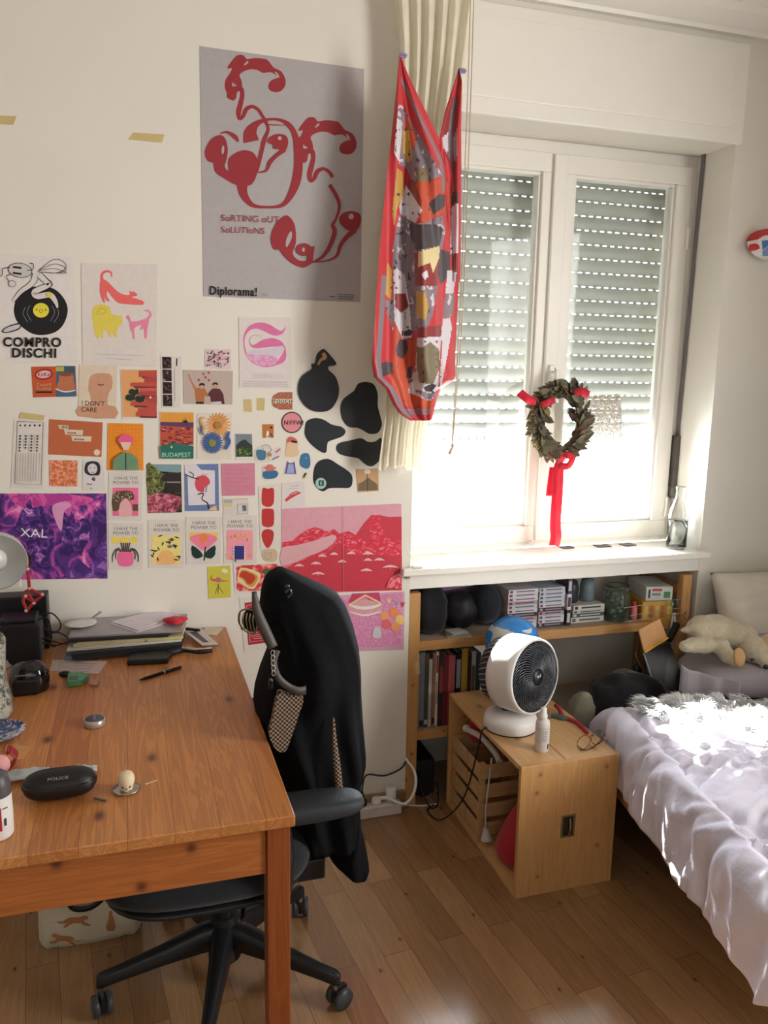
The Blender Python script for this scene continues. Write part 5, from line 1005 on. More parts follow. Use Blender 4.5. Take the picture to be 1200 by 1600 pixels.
# dark bags and tangle behind the crate, under the shelf
sack('bag', 'olive grey fabric bundle behind the fan', 'bag', (1.475, -.205, .33), (.055, .06, .14), cloth_mat('olive_cloth', (136, 134, 118), .9, .3, 150), .7, .25, 3, .5, .25)
sack('bag', 'large black bag lying in the niche between crate and bed', 'bag', (1.765, -.135, .25), (.235, .115, .245), SPK, .6, .22, 7, .55, -.2)
sack('bag', 'dark blue bag slumped between the black bag and the bed', 'bag', (1.98, -.28, .20), (.12, .05, .195), cloth_mat('blue_black_cloth', (28, 33, 44), .9, .3, 150), .7, .22, 9, .5)
sack('clothes_heap', 'dark clothes heaped at the right end of the niche', 'clothes', (2.035, -.14, .12), (.06, .08, .118), cloth_mat('black_clothes', (24, 24, 30), .95, .4, 120), .7, .3, 11, .5)
# leaning black easel board with a brown envelope
root = T('drawing_board', 'black board leaning behind the bed corner with a pale metal edge', 'board', (2.02, -.12, .3))
q = [U(1006, 1022, Y=-.10), U(1046, 1003, Y=-.09), U(1072, 1070, Y=-.16), U(1034, 1100, Y=-.17)]
b = MB(); b.prism(q, (0, .012, 0), BLACK); b.build('panel', root, bevel=.001)
b = MB(); b.tube([q[0]+V((-.002, 0, .004)), q[3]+V((-.002, 0, -.01))], .0035, mat('pale_edge', (150, 164, 168), .4), 8); b.build('edge', root)
b = MB(); b.bar(q[3]+V((.03, -.02, .012)), q[2]+V((.01, -.02, .02)), .02, .014, W_CRATE); b.build('ledge', root, bevel=.002)
b = MB(); b.bar(U(1045, 1000, Y=-.06), U(1058, 975, Y=-.02), .02, .02, BLACK); b.build('strut', root)
root = T('envelope', 'brown padded envelope leaning on top of the black board', 'envelope', (2.0, -.1, .55))
q = [U(998, 985, Y=-.125), U(1032, 967, Y=-.115), U(1043, 997, Y=-.125), U(1007, 1020, Y=-.135)]
b = MB(); b.prism(q, (0, .010, 0), mat('kraft_paper', (206, 154, 104), .7)); b.build('body', root, bevel=.003)
b = MB(); b.bar(q[3]+V((0, -.002, .003)), q[2]+V((0, -.002, .003)), .004, .008, mat('yellow_edge', (226, 170, 50), .6)); b.build('edge', root)
b = MB(); b.ell(U(995, 1050, Y=-.05), (.022, .02, .032), BLACK); b.tube([U(x, y, Y=-.06) for x, y in ((992, 1020), (998, 1035), (1004, 1046), (1008, 1050))], .002, MATS['grey_cable'], 6, sm=3); b.build('charger', label='black charger with a grey cable hanging left of the black board', cat='charger')
b = MB(); b.bar(U(982, 1080, Y=-.12), U(1005, 1062, Y=-.10), .022, .012, W_CRATE); b.build('wooden_stick', label='short wooden slat among the dark bags left of the black board', cat='slat')

# ------------------------------------------------------------------ pine crate used as bedside table (open to the left)
CX0, CX1, CY0, CY1, CH_ = 1.068, 1.402, -.592, -.015, .431
root = T('wooden_crate', 'low pine box table with a metal handle, open on its left side', 'box', ((CX0+CX1)/2, (CY0+CY1)/2, 0)); t = .016
b = MB(); b.box(CX0, CX1, CY0+t, CY1-t, CH_-t, CH_, W_BOXY); b.build('top', root, bevel=.0015)
b = MB(); b.box(CX0, CX1, CY0+t, CY1-t, 0, t, W_BOXY); b.build('bottom', root, bevel=.0015)
b = MB(); b.box(CX0, CX1, CY0, CY0+t, 0, CH_+.0005, W_BOXZ); b.build('front_panel', root, bevel=.0015)
b = MB(); b.box(CX0, CX1, CY1-t, CY1, 0, CH_+.0005, W_BOXZ); b.build('back_panel', root, bevel=.0015)
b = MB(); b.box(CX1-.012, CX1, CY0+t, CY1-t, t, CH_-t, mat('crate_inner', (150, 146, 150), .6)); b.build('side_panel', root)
h = U(887, 1290, Y=CY0); BR = mat('worn_brass', (176, 160, 120), .35, metal=.9, var=.1)
b = MB(); w_, hh = .024, .037
b.box(h.x-w_, h.x+w_, CY0-.003, CY0, h.z+hh-.006, h.z+hh, BR); b.box(h.x-w_, h.x+w_, CY0-.003, CY0, h.z-hh, h.z-hh+.006, BR); b.box(h.x-w_, h.x-w_+.007, CY0-.003, CY0, h.z-hh+.006, h.z+hh-.006, BR); b.box(h.x+w_-.007, h.x+w_, CY0-.003, CY0, h.z-hh+.006, h.z+hh-.006, BR)
b.box(h.x-w_+.007, h.x+w_-.007, CY0-.001, CY0, h.z-hh+.006, h.z+hh-.006, mat('handle_recess', (50, 44, 38), .5)); hd = b.build('handle', root, bevel=.001)
b = MB(); b.tube([V((h.x+.004, CY0-.005, h.z-.026)), V((h.x+.004, CY0-.009, h.z)), V((h.x+.004, CY0-.005, h.z+.026))], .003, BR, 8, sm=4); b.build('grip', hd)
# slatted pine crate inside, its load
IX0, IX1, IY0, IY1, IH = 1.078, 1.30, -.285, -.04, .285
ro = T('slatted_crate', 'small slatted wooden crate inside the pine box', 'crate', ((IX0+IX1)/2, (IY0+IY1)/2, t))
for i, z_ in enumerate((.02, .090, .160, .230)):
    b = MB(); h2 = .050; b.box(IX0, IX1, IY0, IY0+.006, z_, z_+h2, W_CRATE); b.build('slat', ro, bevel=.001)
    b = MB(); b.box(IX0, IX1, IY1-.006, IY1, z_, z_+h2, W_CRATE); b.build('slat', ro, bevel=.001)
    b = MB(); b.box(IX0, IX0+.006, IY0+.006, IY1-.006, z_, z_+h2, W_CRATE); b.build('slat', ro, bevel=.001)
    b = MB(); b.box(IX1-.006, IX1, IY0+.006, IY1-.006, z_, z_+h2, W_CRATE); b.build('slat', ro, bevel=.001)
for x_ in (IX0+.006, IX1-.024):
    for y_ in (IY0+.006, IY1-.024):
        b = MB(); b.box(x_, x_+.018, y_, y_+.018, .017, .282, W_CRATE); b.build('corner_post', ro)
b = MB(); b.box(IX0+.006, IX1-.006, IY0+.006, IY1-.006, .018, .026, W_CRATE); b.build('base', ro)
blob('cloth', 'red cloth bundle on the back of the slatted crate', 'cloth', (1.16, -.09, .31), (.05, .04, .05), cloth_mat('red_cloth', (190, 40, 50), .8, .2, 200), .2)
blob('gloves', 'yellow knitted bundle under the pine box top', 'clothes', (1.225, -.15, .315), (.055, .08, .035), cloth_mat('yellow_knit', (206, 164, 50), .9, .5, 120), .3)
b = MB(); WC_ = mat('white_plastic_old', (206, 200, 190), .5)
b.tube([V((1.10, -.12, .335)), V((1.13, -.17, .325)), V((1.15, -.24, .30)), V((1.15, -.28, .285))], .011, WC_, 10, sm=3); b.ell(V((1.098, -.115, .337)), (.016, .012, .014), WC_); b.build('hair_straightener', label='white plastic tongs lying on the slatted crate', cat='tongs')
b = MB(); b.tube([V((1.13, -.26, .29)), V((1.10, -.31, .24)), V((1.088, -.32, .15)), V((1.092, -.315, .06))], .003, WC_, 8, sm=4); b.cyl((1.092, -.315, .07), (1.095, -.32, .03), .009, .020, WC_, 14); b.build('appliance_cable', label='white cord with a plug hanging over the slatted crate', cat='cable')
blob('round_speaker', 'grey round device standing behind the red bag', 'speaker', (1.25, -.385, .315), (.05, .075, .08), mat('grey_device', (110, 116, 126), .5), .02)
b = MB(); b.loft([[V((1.235-.02*(1-f), -.43, 0))+V((.155*f*cos(a_), .135*f*sin(a_), 0))+V((0, 0, z_)) for a_ in [2*pi*i/20 for i in range(20)]] for f, z_ in ((.95, .018), (1, .04), (.9, .09), (.68, .15), (.42, .21), (.16, .25), (.02, .262))], cloth_mat('red_nylon', (176, 26, 40), .6, .3, 40)); b.build('bag', label='red triangular nylon bag at the pine box opening', cat='bag', weld=True, sub=1)
# fan on the crate
fc = U(838, 1042, Y=-.40); base = V((1.16, -.325, CH_))
root = T('fan', 'white air circulator fan with a black grille on the pine box', 'fan', base)
b = MB(); b.lathe([(.001, .001), (.082, .001), (.088, .006), (.088, .03), (.082, .045), (.06, .052), (.001, .054)], base, PLASTIC_W, 40); b.build('base', root)
b = MB(); b.lathe([(.084, 0), (.086, 0), (.086, .004), (.084, .004)], base, BLACK, 40); b.build('foot_ring', root)
az = R(-66); ax = V((cos(az)*cos(R(-2)), sin(az)*cos(R(-2)), sin(R(6)))).normalized()
fr = .122; fcx = V((base.x+.030, base.y+.0, CH_+.182)); 
b = MB(); b.tube([base+V((-.0, .02, .045)), base+V((0, .035, .075)), fcx-ax*.03-V((0, 0, .085))], .022, BLACK, 12, sm=3); b.build('neck', root)
b = MB(); b.lathe([(fr*.96, -.045), (fr*1.02, -.043), (fr*1.03, -.02), (fr*1.03, .035), (fr*1.0, .058), (fr*.955, .062), (fr*.94, .058), (fr*.93, -.04), (fr*.96, -.045)], fcx, PLASTIC_W, 48, ax); b.build('housing', root)
x_, y_, _ = frame(ax)
b = MB()
for i in range(46):
    a0 = 2*pi*i/46; pts = []
    for k in range(6):
        f = k/5; r_ = fr*(.22+.72*f); a1 = a0+1.0*f*f*.9; pts.append(fcx+(x_*cos(a1)+y_*sin(a1))*r_+ax*(.052+.016*cos(f*1.4)))
    b.tube(pts, .0021, mat('front_rib', (64, 68, 76), .25, coat=.3), 5)
b.lathe([(.001, .074), (fr*.16, .073), (fr*.23, .066), (fr*.23, .06), (.001, .06)], fcx, BLACK, 28, ax)
for r_ in (.95, ): b.lathe([(fr*r_-.003, .058), (fr*r_, .060), (fr*r_, .055), (fr*r_-.003, .055)], fcx, BLACKG, 48, ax)
g = b.build('front_grille', root)
b = MB(); vs, fs = text_geo('ecl', .016, .0002, 'CENTER'); b.add([fcx+ax*.0745+V((-ax.y, ax.x, 0)).normalized()*v.x+V((0, 0, 1))*v.y for v in vs], fs, PLASTIC_W); b.build('badge', g, recalc=False)
b = MB()
for i in range(40):
    a0 = 2*pi*i/40; pts = []
    for k in range(6):
        f = k/5; r_ = fr*(.97-.55*f**2.2); pts.append(fcx+(x_*cos(a0+.25*f)+y_*sin(a0+.25*f))*r_-ax*(.042+.070*sin(f*pi/2)))
    b.tube(pts, .0017, mat('grille_grey', (150, 156, 164), .3, metal=.4), 5)
b.lathe([(.001, -.125), (fr*.30, -.122), (fr*.46, -.112), (fr*.46, -.10), (.001, -.10)], fcx, BLACK, 28, ax)
b.build('rear_grille', root)
b = MB()
for i in range(7):
    a0 = 2*pi*i/7
    def bl(u, v, a0=a0): r_ = fr*(.2+.7*u); a1 = a0+.8*v-.25*u; return fcx+(x_*cos(a1)+y_*sin(a1))*r_+ax*(.03-.045*v)
    b.grid(6, 6, bl, BLACK)
b.lathe([(.001, .045), (fr*.2, .04), (fr*.24, -.06), (.001, -.06)], fcx, BLACK, 24, ax); b.build('blades', root, recalc=False, solid=.0015)
b = MB(); b.lathe([(fr*.9, -.085), (fr*.93, -.045)], fcx, BLACK, 40, ax); b.lathe([(.001, -.09), (fr*.9, -.086)], fcx, BLACK, 40, ax); b.build('motor_shroud', root, recalc=False)
b = MB(); b.tube([base+V((-.08, .02, .006)), V((1.10, -.335, CH_+.004)), V((1.06, -.33, CH_+.003)), V((1.045, -.325, .35)), V((1.035, -.25, .15)), V((1.0, -.15, .02)), V((.98, -.06, .005)), V((1.02, -.02, .004))], .0028, BLACK, 8, sm=5); b.build('fan_cable', label='black cable running from the fan down the pine box side', cat='cable')
# spray bottle
c = U(846, 1172, Z=CH_); root = T('spray_bottle', 'small white spray bottle in front of the fan', 'bottle', (c.x, c.y, CH_)); c.z = CH_
b = MB(); b.lathe([(.001, .0005), (.0205, .0005), (.022, .003), (.022, .088), (.0195, .099), (.011, .104), (.010, .108), (.001, .109)], c, mat('bottle_white', (220, 216, 210), .35), 28); b.build('body', root)
b = MB(); b.lathe([(.0222, .03), (.0222, .082)], c, mat('label_grey', (206, 204, 200), .5), 28); bl = b.build('label', root, recalc=False)
b = MB(); b.box(c.x+.008, c.x+.011, c.y-.0216, c.y-.0195, c.z+.012, c.z+.028, BLACK)
for i in range(5): b.box(c.x-.008, c.x+.004, c.y-.0229, c.y-.022, c.z+.04+i*.007, c.z+.042+i*.007, mat('label_ink', (150, 146, 146), .5))
b.build('print', bl)
b = MB(); b.lathe([(.0125, .106), (.0128, .118), (.010, .120), (.0095, .138), (.007, .141), (.001, .142)], c, PLASTIC_W, 24); b.build('nozzle', root)
# red handled pruning scissors, wire glasses
c = U(888, 1120, Z=CH_); root = T('pruning_shears', 'red and grey handled pruning shears on the pine box', 'shears', (c.x, c.y, CH_)); RDH = mat('red_handle', (176, 40, 60), .4); GH = mat('grey_handle', (86, 100, 98), .4)
P0 = lambda x, y, z_=.006: U(x, y, Z=CH_+z_)
b = MB(); b.tube([P0(884, 1122), P0(900, 1128), P0(912, 1138), P0(917, 1145)], .007, RDH, 10, sm=3); b.build('handle', root)
b = MB(); b.tube([P0(868, 1102, .018), P0(874, 1108, .018), P0(878, 1118, .008)], .007, RDH, 10, sm=3); b.build('handle', root)
b = MB(); b.tube([P0(862, 1118), P0(875, 1121), P0(888, 1123)], [.009, .011, .008], GH, 10, sm=3); b.build('pivot', root)
b = MB(); b.bar(P0(862, 1118), P0(852, 1124, .004), .012, .003, STEEL); b.build('blade', root)
root = T('eyeglasses', 'thin wire framed eyeglasses lying folded at the pine box corner', 'glasses', U(925, 1165, Z=CH_)); GF = mat('bronze_wire', (110, 86, 60), .3, metal=.8)
for cx, cy, lb in ((912, 1160, 0), (934, 1152, 1)):
    b = MB(); b.tube([P0(cx+11*cos(t_)*.9+3*sin(t_), cy-11*sin(t_), .003+.018*(sin(t_)+1)) for t_ in [2*pi*i/20 for i in range(20)]], .0012, GF, 6, closed=True); b.build('rim', root)
b = MB(); b.tube([P0(920, 1152, .02), P0(924, 1148, .026), P0(928, 1150, .02)], .0012, GF, 6); b.build('bridge', root)
b = MB(); b.tube([P0(903, 1165, .012), P0(915, 1172, .003), P0(932, 1163, .003), P0(942, 1152, .003)], .0013, GF, 6, sm=3); b.build('temple', root)
b = MB(); b.tube([P0(944, 1146, .02), P0(936, 1160, .003), P0(922, 1170, .003), P0(906, 1172, .003)], .0013, GF, 6, sm=3); b.build('temple', root)
b = MB(); b.ell(P0(945, 1154, .008), (.009, .007, .005), mat('pink_stone', (206, 150, 150), .3)); b.build('ring', label='small pink stone beside the wire glasses', cat='ring')

# ------------------------------------------------------------------ power strip on the floor by the wall
root = T('power_strip', 'white power strip lying along the wall by the niche', 'power strip', (.74, -.06, 0)); PS = mat('strip_white', (214, 206, 200), .4)
p0 = U(560, 1283, Z=0); p1 = U(628, 1272, Z=0); ang = atan2(p1.y-p0.y, p1.x-p0.x)
mx = Matrix.Translation(V((p1.x, p1.y, 0))) @ Matrix.Rotation(ang, 4, 'Z')
b = MB(); b.box(-.30, 0, 0, .052, 0, .046, PS, mx); st = b.build('body', root, bevel=.006)
for i in range(4):
    b = MB(); c = mx @ V((-.035-.055*i, .026, .0462)); b.lathe([(.019, 0), (.021, .0006), (.0205, .0012), (.018, -.001), (.001, -.001)], c, PLASTIC_W, 24); b.build('socket', root)
def plug(px, i, m, lb, tall, name='plug'):
    c = mx @ V((-.035-.055*i, .026, .0475)); r_ = T(name, lb, 'plug', c); b = MB()
    if tall == 1: b.lathe([(.019, 0), (.0195, .002), (.0195, .045), (.017, .049), (.001, .05)], c, m, 24)
    elif tall == 0: b.lathe([(.019, 0), (.019, .01), (.012, .022), (.006, .045), (.005, .05)], c, m, 20)
    elif tall == 3: b.lathe([(.019, 0), (.019, .012), (.013, .02), (.001, .022)], c, m, 20); b.tube([c+V((0, 0, .014)), c+V((.03, -.01, .018)), c+V((.05, -.012, .012))], .007, m, 8)
    else: b.box(c.x-.024, c.x+.024, c.y-.02, c.y+.02, c.z, c.z+.085, m)
    b.build('housing', r_, bevel=.003 if tall == 2 else 0); return c
c1 = plug(0, 0, PLASTIC_W, 'white round adapter plug, rightmost in the power strip', 1); c2 = plug(0, 1, PLASTIC_W, 'white angled plug between the round adapter and the black plug', 3); c3 = plug(0, 2, BLACK, 'black plug in the power strip', 0); c4 = plug(0, 3, PLASTIC_W, 'white block adapter at the power strip\'s left end', 2, 'power_adapter')
b = MB(); b.tube([c3+V((0, 0, .045)), c3+V((.015, 0, .11)), U(600, 1212, Y=-.03), U(625, 1202, Y=-.02), U(634, 1190, Y=-.004), V((.918, .03, .18)), V((.925, .08, .02))], .0032, BLACK, 8, sm=5); b.build('black_cable', label='black cable arching from the plug into the niche', cat='cable')
b = MB(); b.tube([c2+V((.045, -.012, .012)), U(632, 1256, Y=-.08), U(646, 1240, Y=-.07), U(650, 1218, Y=-.05), U(645, 1200, Y=-.02), U(636, 1188, Y=-.004), V((.92, .05, .2))], .0052, PLASTIC_W, 10, sm=5); b.build('white_cable', label='thick white cable curving up into the niche', cat='cable')
b = MB(); b.tube([mx @ V((0, .026, .02)), U(640, 1258, Z=.004), U(660, 1259, Z=.004), V((1.04, -.02, .004))], .0035, PS, 8, sm=4); b.build('white_cable', label='thin white cable on the floor between strip and pine box', cat='cable')
b = MB(); b.tube([V((1.0, .10, .004)), V((.985, .02, .02)), V((1.0, -.03, .06)), V((1.02, -.035, .1)), V((1.035, -.02, .05)), V((1.03, -.03, .006)), V((1.0, -.04, .005)), V((.98, .0, .05)), V((.99, .08, .1)), V((1.0, .12, .004))], .0035, BLACK, 8, sm=5, closed=True); b.build('cable_tangle', label='black cable tangle on the floor inside the niche', cat='cable')
b = MB(); b.box(.965, 1.05, .06, .24, .002, .14, mat('dark_box', (34, 30, 30), .7)); b.build('storage_box', label='dark box inside the niche behind the cable tangle', cat='box', bevel=.004)
# ------------------------------------------------------------------ desk
DZ = .745; DX1, DX0, DY0 = .274, -.478, -1.192
root = T('desk', 'worn pine table with knotty boards, one leg at the centre of view', 'table', ((DX0+DX1)/2, -.6, 0))
b = MB(); b.box(DX0, DX1, DY0, -.012, DZ-.024, DZ, W_DESK); b.build('table_top', root, bevel=.003)
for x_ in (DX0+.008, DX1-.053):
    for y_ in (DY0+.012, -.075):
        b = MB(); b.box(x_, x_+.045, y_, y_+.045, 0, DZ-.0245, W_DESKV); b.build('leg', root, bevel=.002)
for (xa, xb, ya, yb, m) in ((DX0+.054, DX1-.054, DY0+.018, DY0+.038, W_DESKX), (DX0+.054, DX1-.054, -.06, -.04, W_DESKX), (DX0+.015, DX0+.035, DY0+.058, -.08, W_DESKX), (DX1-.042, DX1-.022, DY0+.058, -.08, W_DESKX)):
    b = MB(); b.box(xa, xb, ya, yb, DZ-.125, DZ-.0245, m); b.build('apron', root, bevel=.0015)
D = lambda x, y, h=0: U(x, y, Z=DZ+h)
def slab(name, lb, cat, q, z0, t, m, par=None, bevel=.0008, group=None):
    b = MB(); pts = [U(x, y, Z=DZ+z0+t) for x, y in q]; b.prism(pts, (0, 0, -t), m); return b.build(name, par, label=lb, cat=cat, bevel=bevel, group=group)
# pile of folders, notebook and laptop against the wall
slab('folder', 'pale blue edged folder at the bottom of the desk pile', 'folder', [(100, 1027), (205, 1017), (215, 985), (116, 990)], .0005, .010, mat('folder_blue', (120, 140, 160), .6))
slab('folder', 'black folder above the blue one in the desk pile', 'folder', [(112, 1022), (284, 1006), (290, 975), (122, 985)], .011, .016, mat('folder_black', (30, 34, 42), .5))
slab('magazine', 'white thick magazine in the middle of the desk pile', 'magazine', [(104, 1015), (283, 999), (292, 972), (118, 980)], .0275, .007, mat('magazine_white', (206, 202, 192), .6))
nb = T('notebook', 'cream spiral notebook sticking out of the desk pile', 'notebook', D(180, 1000, .035)); slab('pages', None, None, [(114, 1007), (236, 997), (255, 970), (124, 976)], .035, .009, mat('notebook_cream', (196, 180, 140), .7), nb)
b = MB()
for i in range(26): c = U(116+i*4.6, 1007.5-i*.38, Z=DZ+.040); b.tube([c+V((0, -.004, 0)), c+V((0, -.001, .006)), c+V((0, .004, .003))], .0009, STEEL, 5)
b.build('spiral', nb)
slab('notebook', 'yellowish notebook at the right end of the desk pile', 'notebook', [(230, 999), (286, 994), (288, 972), (240, 975)], .0352, .008, mat('notebook_yellow', (196, 186, 130), .7))
lp = T('laptop', 'closed grey laptop on the desk pile under white papers', 'laptop', D(200, 985, .045)); LG = mat('laptop_grey', (166, 160, 164), .4, metal=.3)
slab('body', None, None, [(108, 1000), (262, 991), (292, 961), (118, 969)], .0445, .008, mat('laptop_edge', (40, 38, 42), .4), lp); slab('lid', None, None, [(107, 995), (283, 985), (293, 959), (116, 966)], .0527, .006, LG, lp)
for i, (q, lb) in enumerate((([(172, 974), (213, 988), (290, 964), (250, 953)], 'lower white sheet of paper fanned on the laptop'), ([(174, 971), (216, 985), (262, 966), (252, 950)], 'folded white sheet lying askew on top of the laptop'))):
    slab('paper', lb, 'paper', q, .059+i*.003, .0016, mat('sheet_lilac', (222, 214, 224), .6), bevel=0)
b = MB(); c = D(274, 968, .072)
b.loft([[c+V((.034*cos(a_)*f*(1+.2*sin(3*a_)), .026*sin(a_)*f*(1+.2*cos(4*a_))+.002*sin(5*a_), z_)) for a_ in [2*pi*i/24 for i in range(24)]] for f, z_ in ((.9, -.008), (1.05, -.004), (.95, .003), (.6, .007), (.02, .009))], cloth_mat('red_felt', (200, 30, 52), .8, .2, 150)); b.build('cloth', label='crumpled red cloth behind the papers on the laptop', cat='cloth', weld=True)
sc_ = T('saucer', 'white saucer resting on the left back corner of the laptop', 'plate', D(124, 975, .0592)); c = D(126, 977, .0590)
b = MB(); b.lathe([(.001, .002), (.028, .001), (.046, .007), (.0465, .0085), (.028, .004), (.001, .004)], c, PLASTIC_W, 36); b.build('plate', sc_)
b = MB(); b.bar(c+V((.035, .03, .012)), c+V((.058, .045, .024)), .008, .004, mat('grey_plastic', (150, 150, 150), .5)); b.build('handle', sc_)
b = MB(); b.ell(c+V((-.004, -.03, -.006)), (.014, .008, .006), mat('violet_rubber', (60, 50, 140), .5)); b.build('eraser', label='violet blob under the white saucer', cat='eraser')
# brush / mirror, cards, pen
root = T('hair_brush', 'flat black paddle brush with a pale topped handle', 'brush', D(240, 1020)); 
slab('head', None, None, [(198, 1032), (262, 1029), (276, 1008), (205, 1012)], .0005, .016, BLACK, root, .003)
b = MB(); b.tube([D(262, 1022, .010), D(285, 1015, .011), D(310, 1018, .011), D(331, 1016, .010)], [.010, .008, .008, .007], BLACK, 10, sm=3); b.build('handle', root)
b = MB(); b.tube([D(285, 1012, .018), D(308, 1014.5, .018), D(330, 1012.5, .017)], .0035, mat('brush_pale', (190, 170, 150), .5), 8, sm=3); b.build('inlay', root)
sp = slab('photo_card', 'white bordered card with a dark strip right of the pile', 'card', [(286, 985), (316, 1008), (341, 1006), (312, 980)], .014, .0015, mat('card_white', (208, 202, 198), .5), bevel=0); sp2 = slab('dark_print', None, None, [(296, 988), (318, 1004), (326, 1003), (306, 986)], .0155, .0003, mat('card_dark', (60, 60, 66), .4), sp, 0)
slab('photo_card', 'cream card with a dark round mark at the desk\'s back corner', 'card', [(312, 990), (338, 993), (349, 981), (322, 980)], .0005, .001, mat('card_cream', (210, 196, 176), .5), bevel=0)
b = MB(); b.bar(D(280, 981, .02), D(312, 985, .018), .008, .008, BLACK, ); b.build('marker_pen', label='short black marker behind the white bordered card', cat='pen')
root = T('pen', 'black pen with a silver band on the bare boards', 'pen', D(250, 1053)); p0, p1 = D(218, 1062.5, .005), D(282, 1042, .005); dd = p1-p0
b = MB(); b.cyl(p0+dd*.12, p0+dd*.56, .0045, .005, BLACKG, 14); b.cyl(p0, p0+dd*.12, .002, .0045, BLACKG, 14); b.build('barrel', root)
b = MB(); b.cyl(p0+dd*.56, p0+dd*.60, .0055, m=STEEL, n=14); b.build('band', root)
b = MB(); b.cyl(p0+dd*.60, p1, .0056, .0050, BLACKG, 14); b.build('cap', root)
b = MB(); b.bar(p0+dd*.62+V((0, -.004, .006)), p1+V((0, -.004, .006)), .002, .0015, STEEL); b.build('clip', root)
nt_ = slab('paper', 'written white note lying left on the desk boards', 'paper', [(78, 1048), (154, 1053), (168, 1033), (82, 1031)], .0006, .0006, mat('note_paper', (206, 190, 186), .6), bevel=0)
b = MB()
for i in range(4): b.bar(D(90, 1035+i*4, .0014), D(150-i*4, 1037+i*4, .0014), .0012, .0002, mat('note_ink', (110, 100, 104), .6))
b.build('handwriting', nt_)
slab('scrap', 'small pinkish eraser piece by the green sharpener', 'eraser', [(138, 1068), (152, 1070), (155, 1062), (142, 1060)], .0005, .006, mat('eraser_pink', (190, 140, 120), .6), bevel=.001)
b = MB(); b.ell(D(101, 1053, .008), (.016, .009, .008), BLACK); b.build('clip_black', label='small black clip beside the green sharpener', cat='clip')
root = T('sharpener', 'mint green plastic sharpener with a clear window', 'sharpener', D(122, 1060)); GN = mat('mint_plastic', (90, 160, 116), .35)
b = MB(); b.prism([D(x, y, .018) for x, y in ((104, 1064), (128, 1062), (139, 1053), (130, 1049), (106, 1050))], (0, 0, -.0175), GN); b.build('body', root, bevel=.003)
b = MB(); b.prism([D(x, y, .0188) for x, y in ((108, 1062), (122, 1061), (122, 1055), (108, 1056))], (0, 0, -.002), mat('green_window', (60, 100, 76), .2)); b.build('window', root)
root = T('tin', 'small round silver tin with a dark lid', 'tin', D(148, 1135)); c = D(148, 1133)
b = MB(); b.lathe([(.001, .0005), (.0235, .0005), (.025, .002), (.025, .016), (.0225, .018), (.0215, .0165), (.001, .0165)], c, mat('tin_metal', (186, 180, 172), .35, metal=.6), 32); b.build('body', root)
b = MB(); b.lathe([(.001, .0168), (.021, .0168), (.0205, .0178), (.001, .0178)], c, mat('tin_lid', (84, 82, 92), .4), 32); ll = b.build('lid', root)
b = MB(); b.box(c.x-.003, c.x+.003, c.y-.012, c.y+.014, c.z+.0178, c.z+.0195, STEEL); b.build('tab', ll)
# little carved skull on a pale dish
root = T('skull_figurine', 'small ivory skull figurine with a dark face on a metal dish', 'figurine', D(198, 1238)); c = D(198, 1235)
b = MB(); b.lathe([(.001, .001), (.020, .001), (.027, .004), (.0275, .0055), (.019, .003), (.001, .003)], c, STEEL, 32); b.build('dish', root)
b = MB(); IV = mat('ivory', (228, 208, 176), .45, var=.08)
b.loft([[c+V((r_*cos(a_)*1.0, r_*sin(a_)*1.1-(.002 if z_ < .02 else 0), z_)) for a_ in [2*pi*i/24 for i in range(24)]] for r_, z_ in ((.010, .003), (.0125, .006), (.0125, .012), (.0145, .016), (.0165, .023), (.0160, .030), (.013, .0365), (.007, .0405), (.0005, .0415))], IV); b.build('skull', root)
b = MB(); DB = mat('dark_patina', (92, 58, 42), .6)
for dx, dz_, r_ in ((-.0055, .0155, .0038), (.0055, .0155, .0038), (0, .0105, .0022)): b.ell(c+V((dx, -.0142, dz_)), (r_, .0025, r_*.85), DB, n=12, k=8)
b.box(c.x-.008, c.x+.008, c.y-.0146, c.y-.0125, c.z+.0055, c.z+.0065, DB); b.build('eye_sockets', root)
b = MB(); b.tube([D(228, 1225, .001), D(246, 1219, .001)], .0007, IV, 6); b.ell(D(228, 1225, .0015), .0018, IV, n=8, k=6); b.build('pin', label='thin white headed pin right of the skull figurine', cat='pin')
# eyeglass case
root = T('glasses_case', 'black zipped eyeglasses case at the desk\'s front', 'case', D(90, 1255)); c0 = D(32, 1266); c1_ = D(152, 1250); ax_ = (c1_-c0); L = ax_.length; ax_.normalize(); sd = V((-ax_.y, ax_.x, 0)); CB = mat('black_leatherette', (24, 23, 25), .42, bump=.15, bscale=500)
rings = []
for i in range(19):
    f = i/18; s_ = max(.02, (1-abs(2*f-1)**3.6))**.5; cc = c0+ax_*L*f+sd*.030
    rings.append([cc+sd*.034*s_*cos(a_)+V((0, 0, .0305+.0295*s_*sin(a_))) for a_ in [2*pi*k/20 for k in range(20)]])
b = MB(); b.loft(rings, CB); b.build('shell', root)
b = MB(); b.tube([c0+ax_*L*f+sd*.030+(sd*(-.0335)*(max(.02, 1-abs(2*f-1)**3.6))**.5)+V((0, 0, .038)) for f in [i/18 for i in range(19)]], .0013, BLACKG, 6, sm=2); b.build('zip', root)
b = MB(); b.bar(D(146, 1247, .010), D(166, 1251, .002), .006, .0025, BLACKG); b.build('zip_pull', root, bevel=.0008)
b = MB(); vs, fs = text_geo('POLICE', .0075, .0001); o_ = c0+ax_*L*.36+sd*.0035+V((0, 0, .0506)); b.add([o_+ax_*v.x*1.5+(sd*.62+V((0, 0, .78))).normalized()*v.y+(V((0, 0, .0012))-sd*.0012) for v in vs], fs, mat('case_lettering', (150, 148, 146), .4)); b.build('lettering', root, recalc=False)
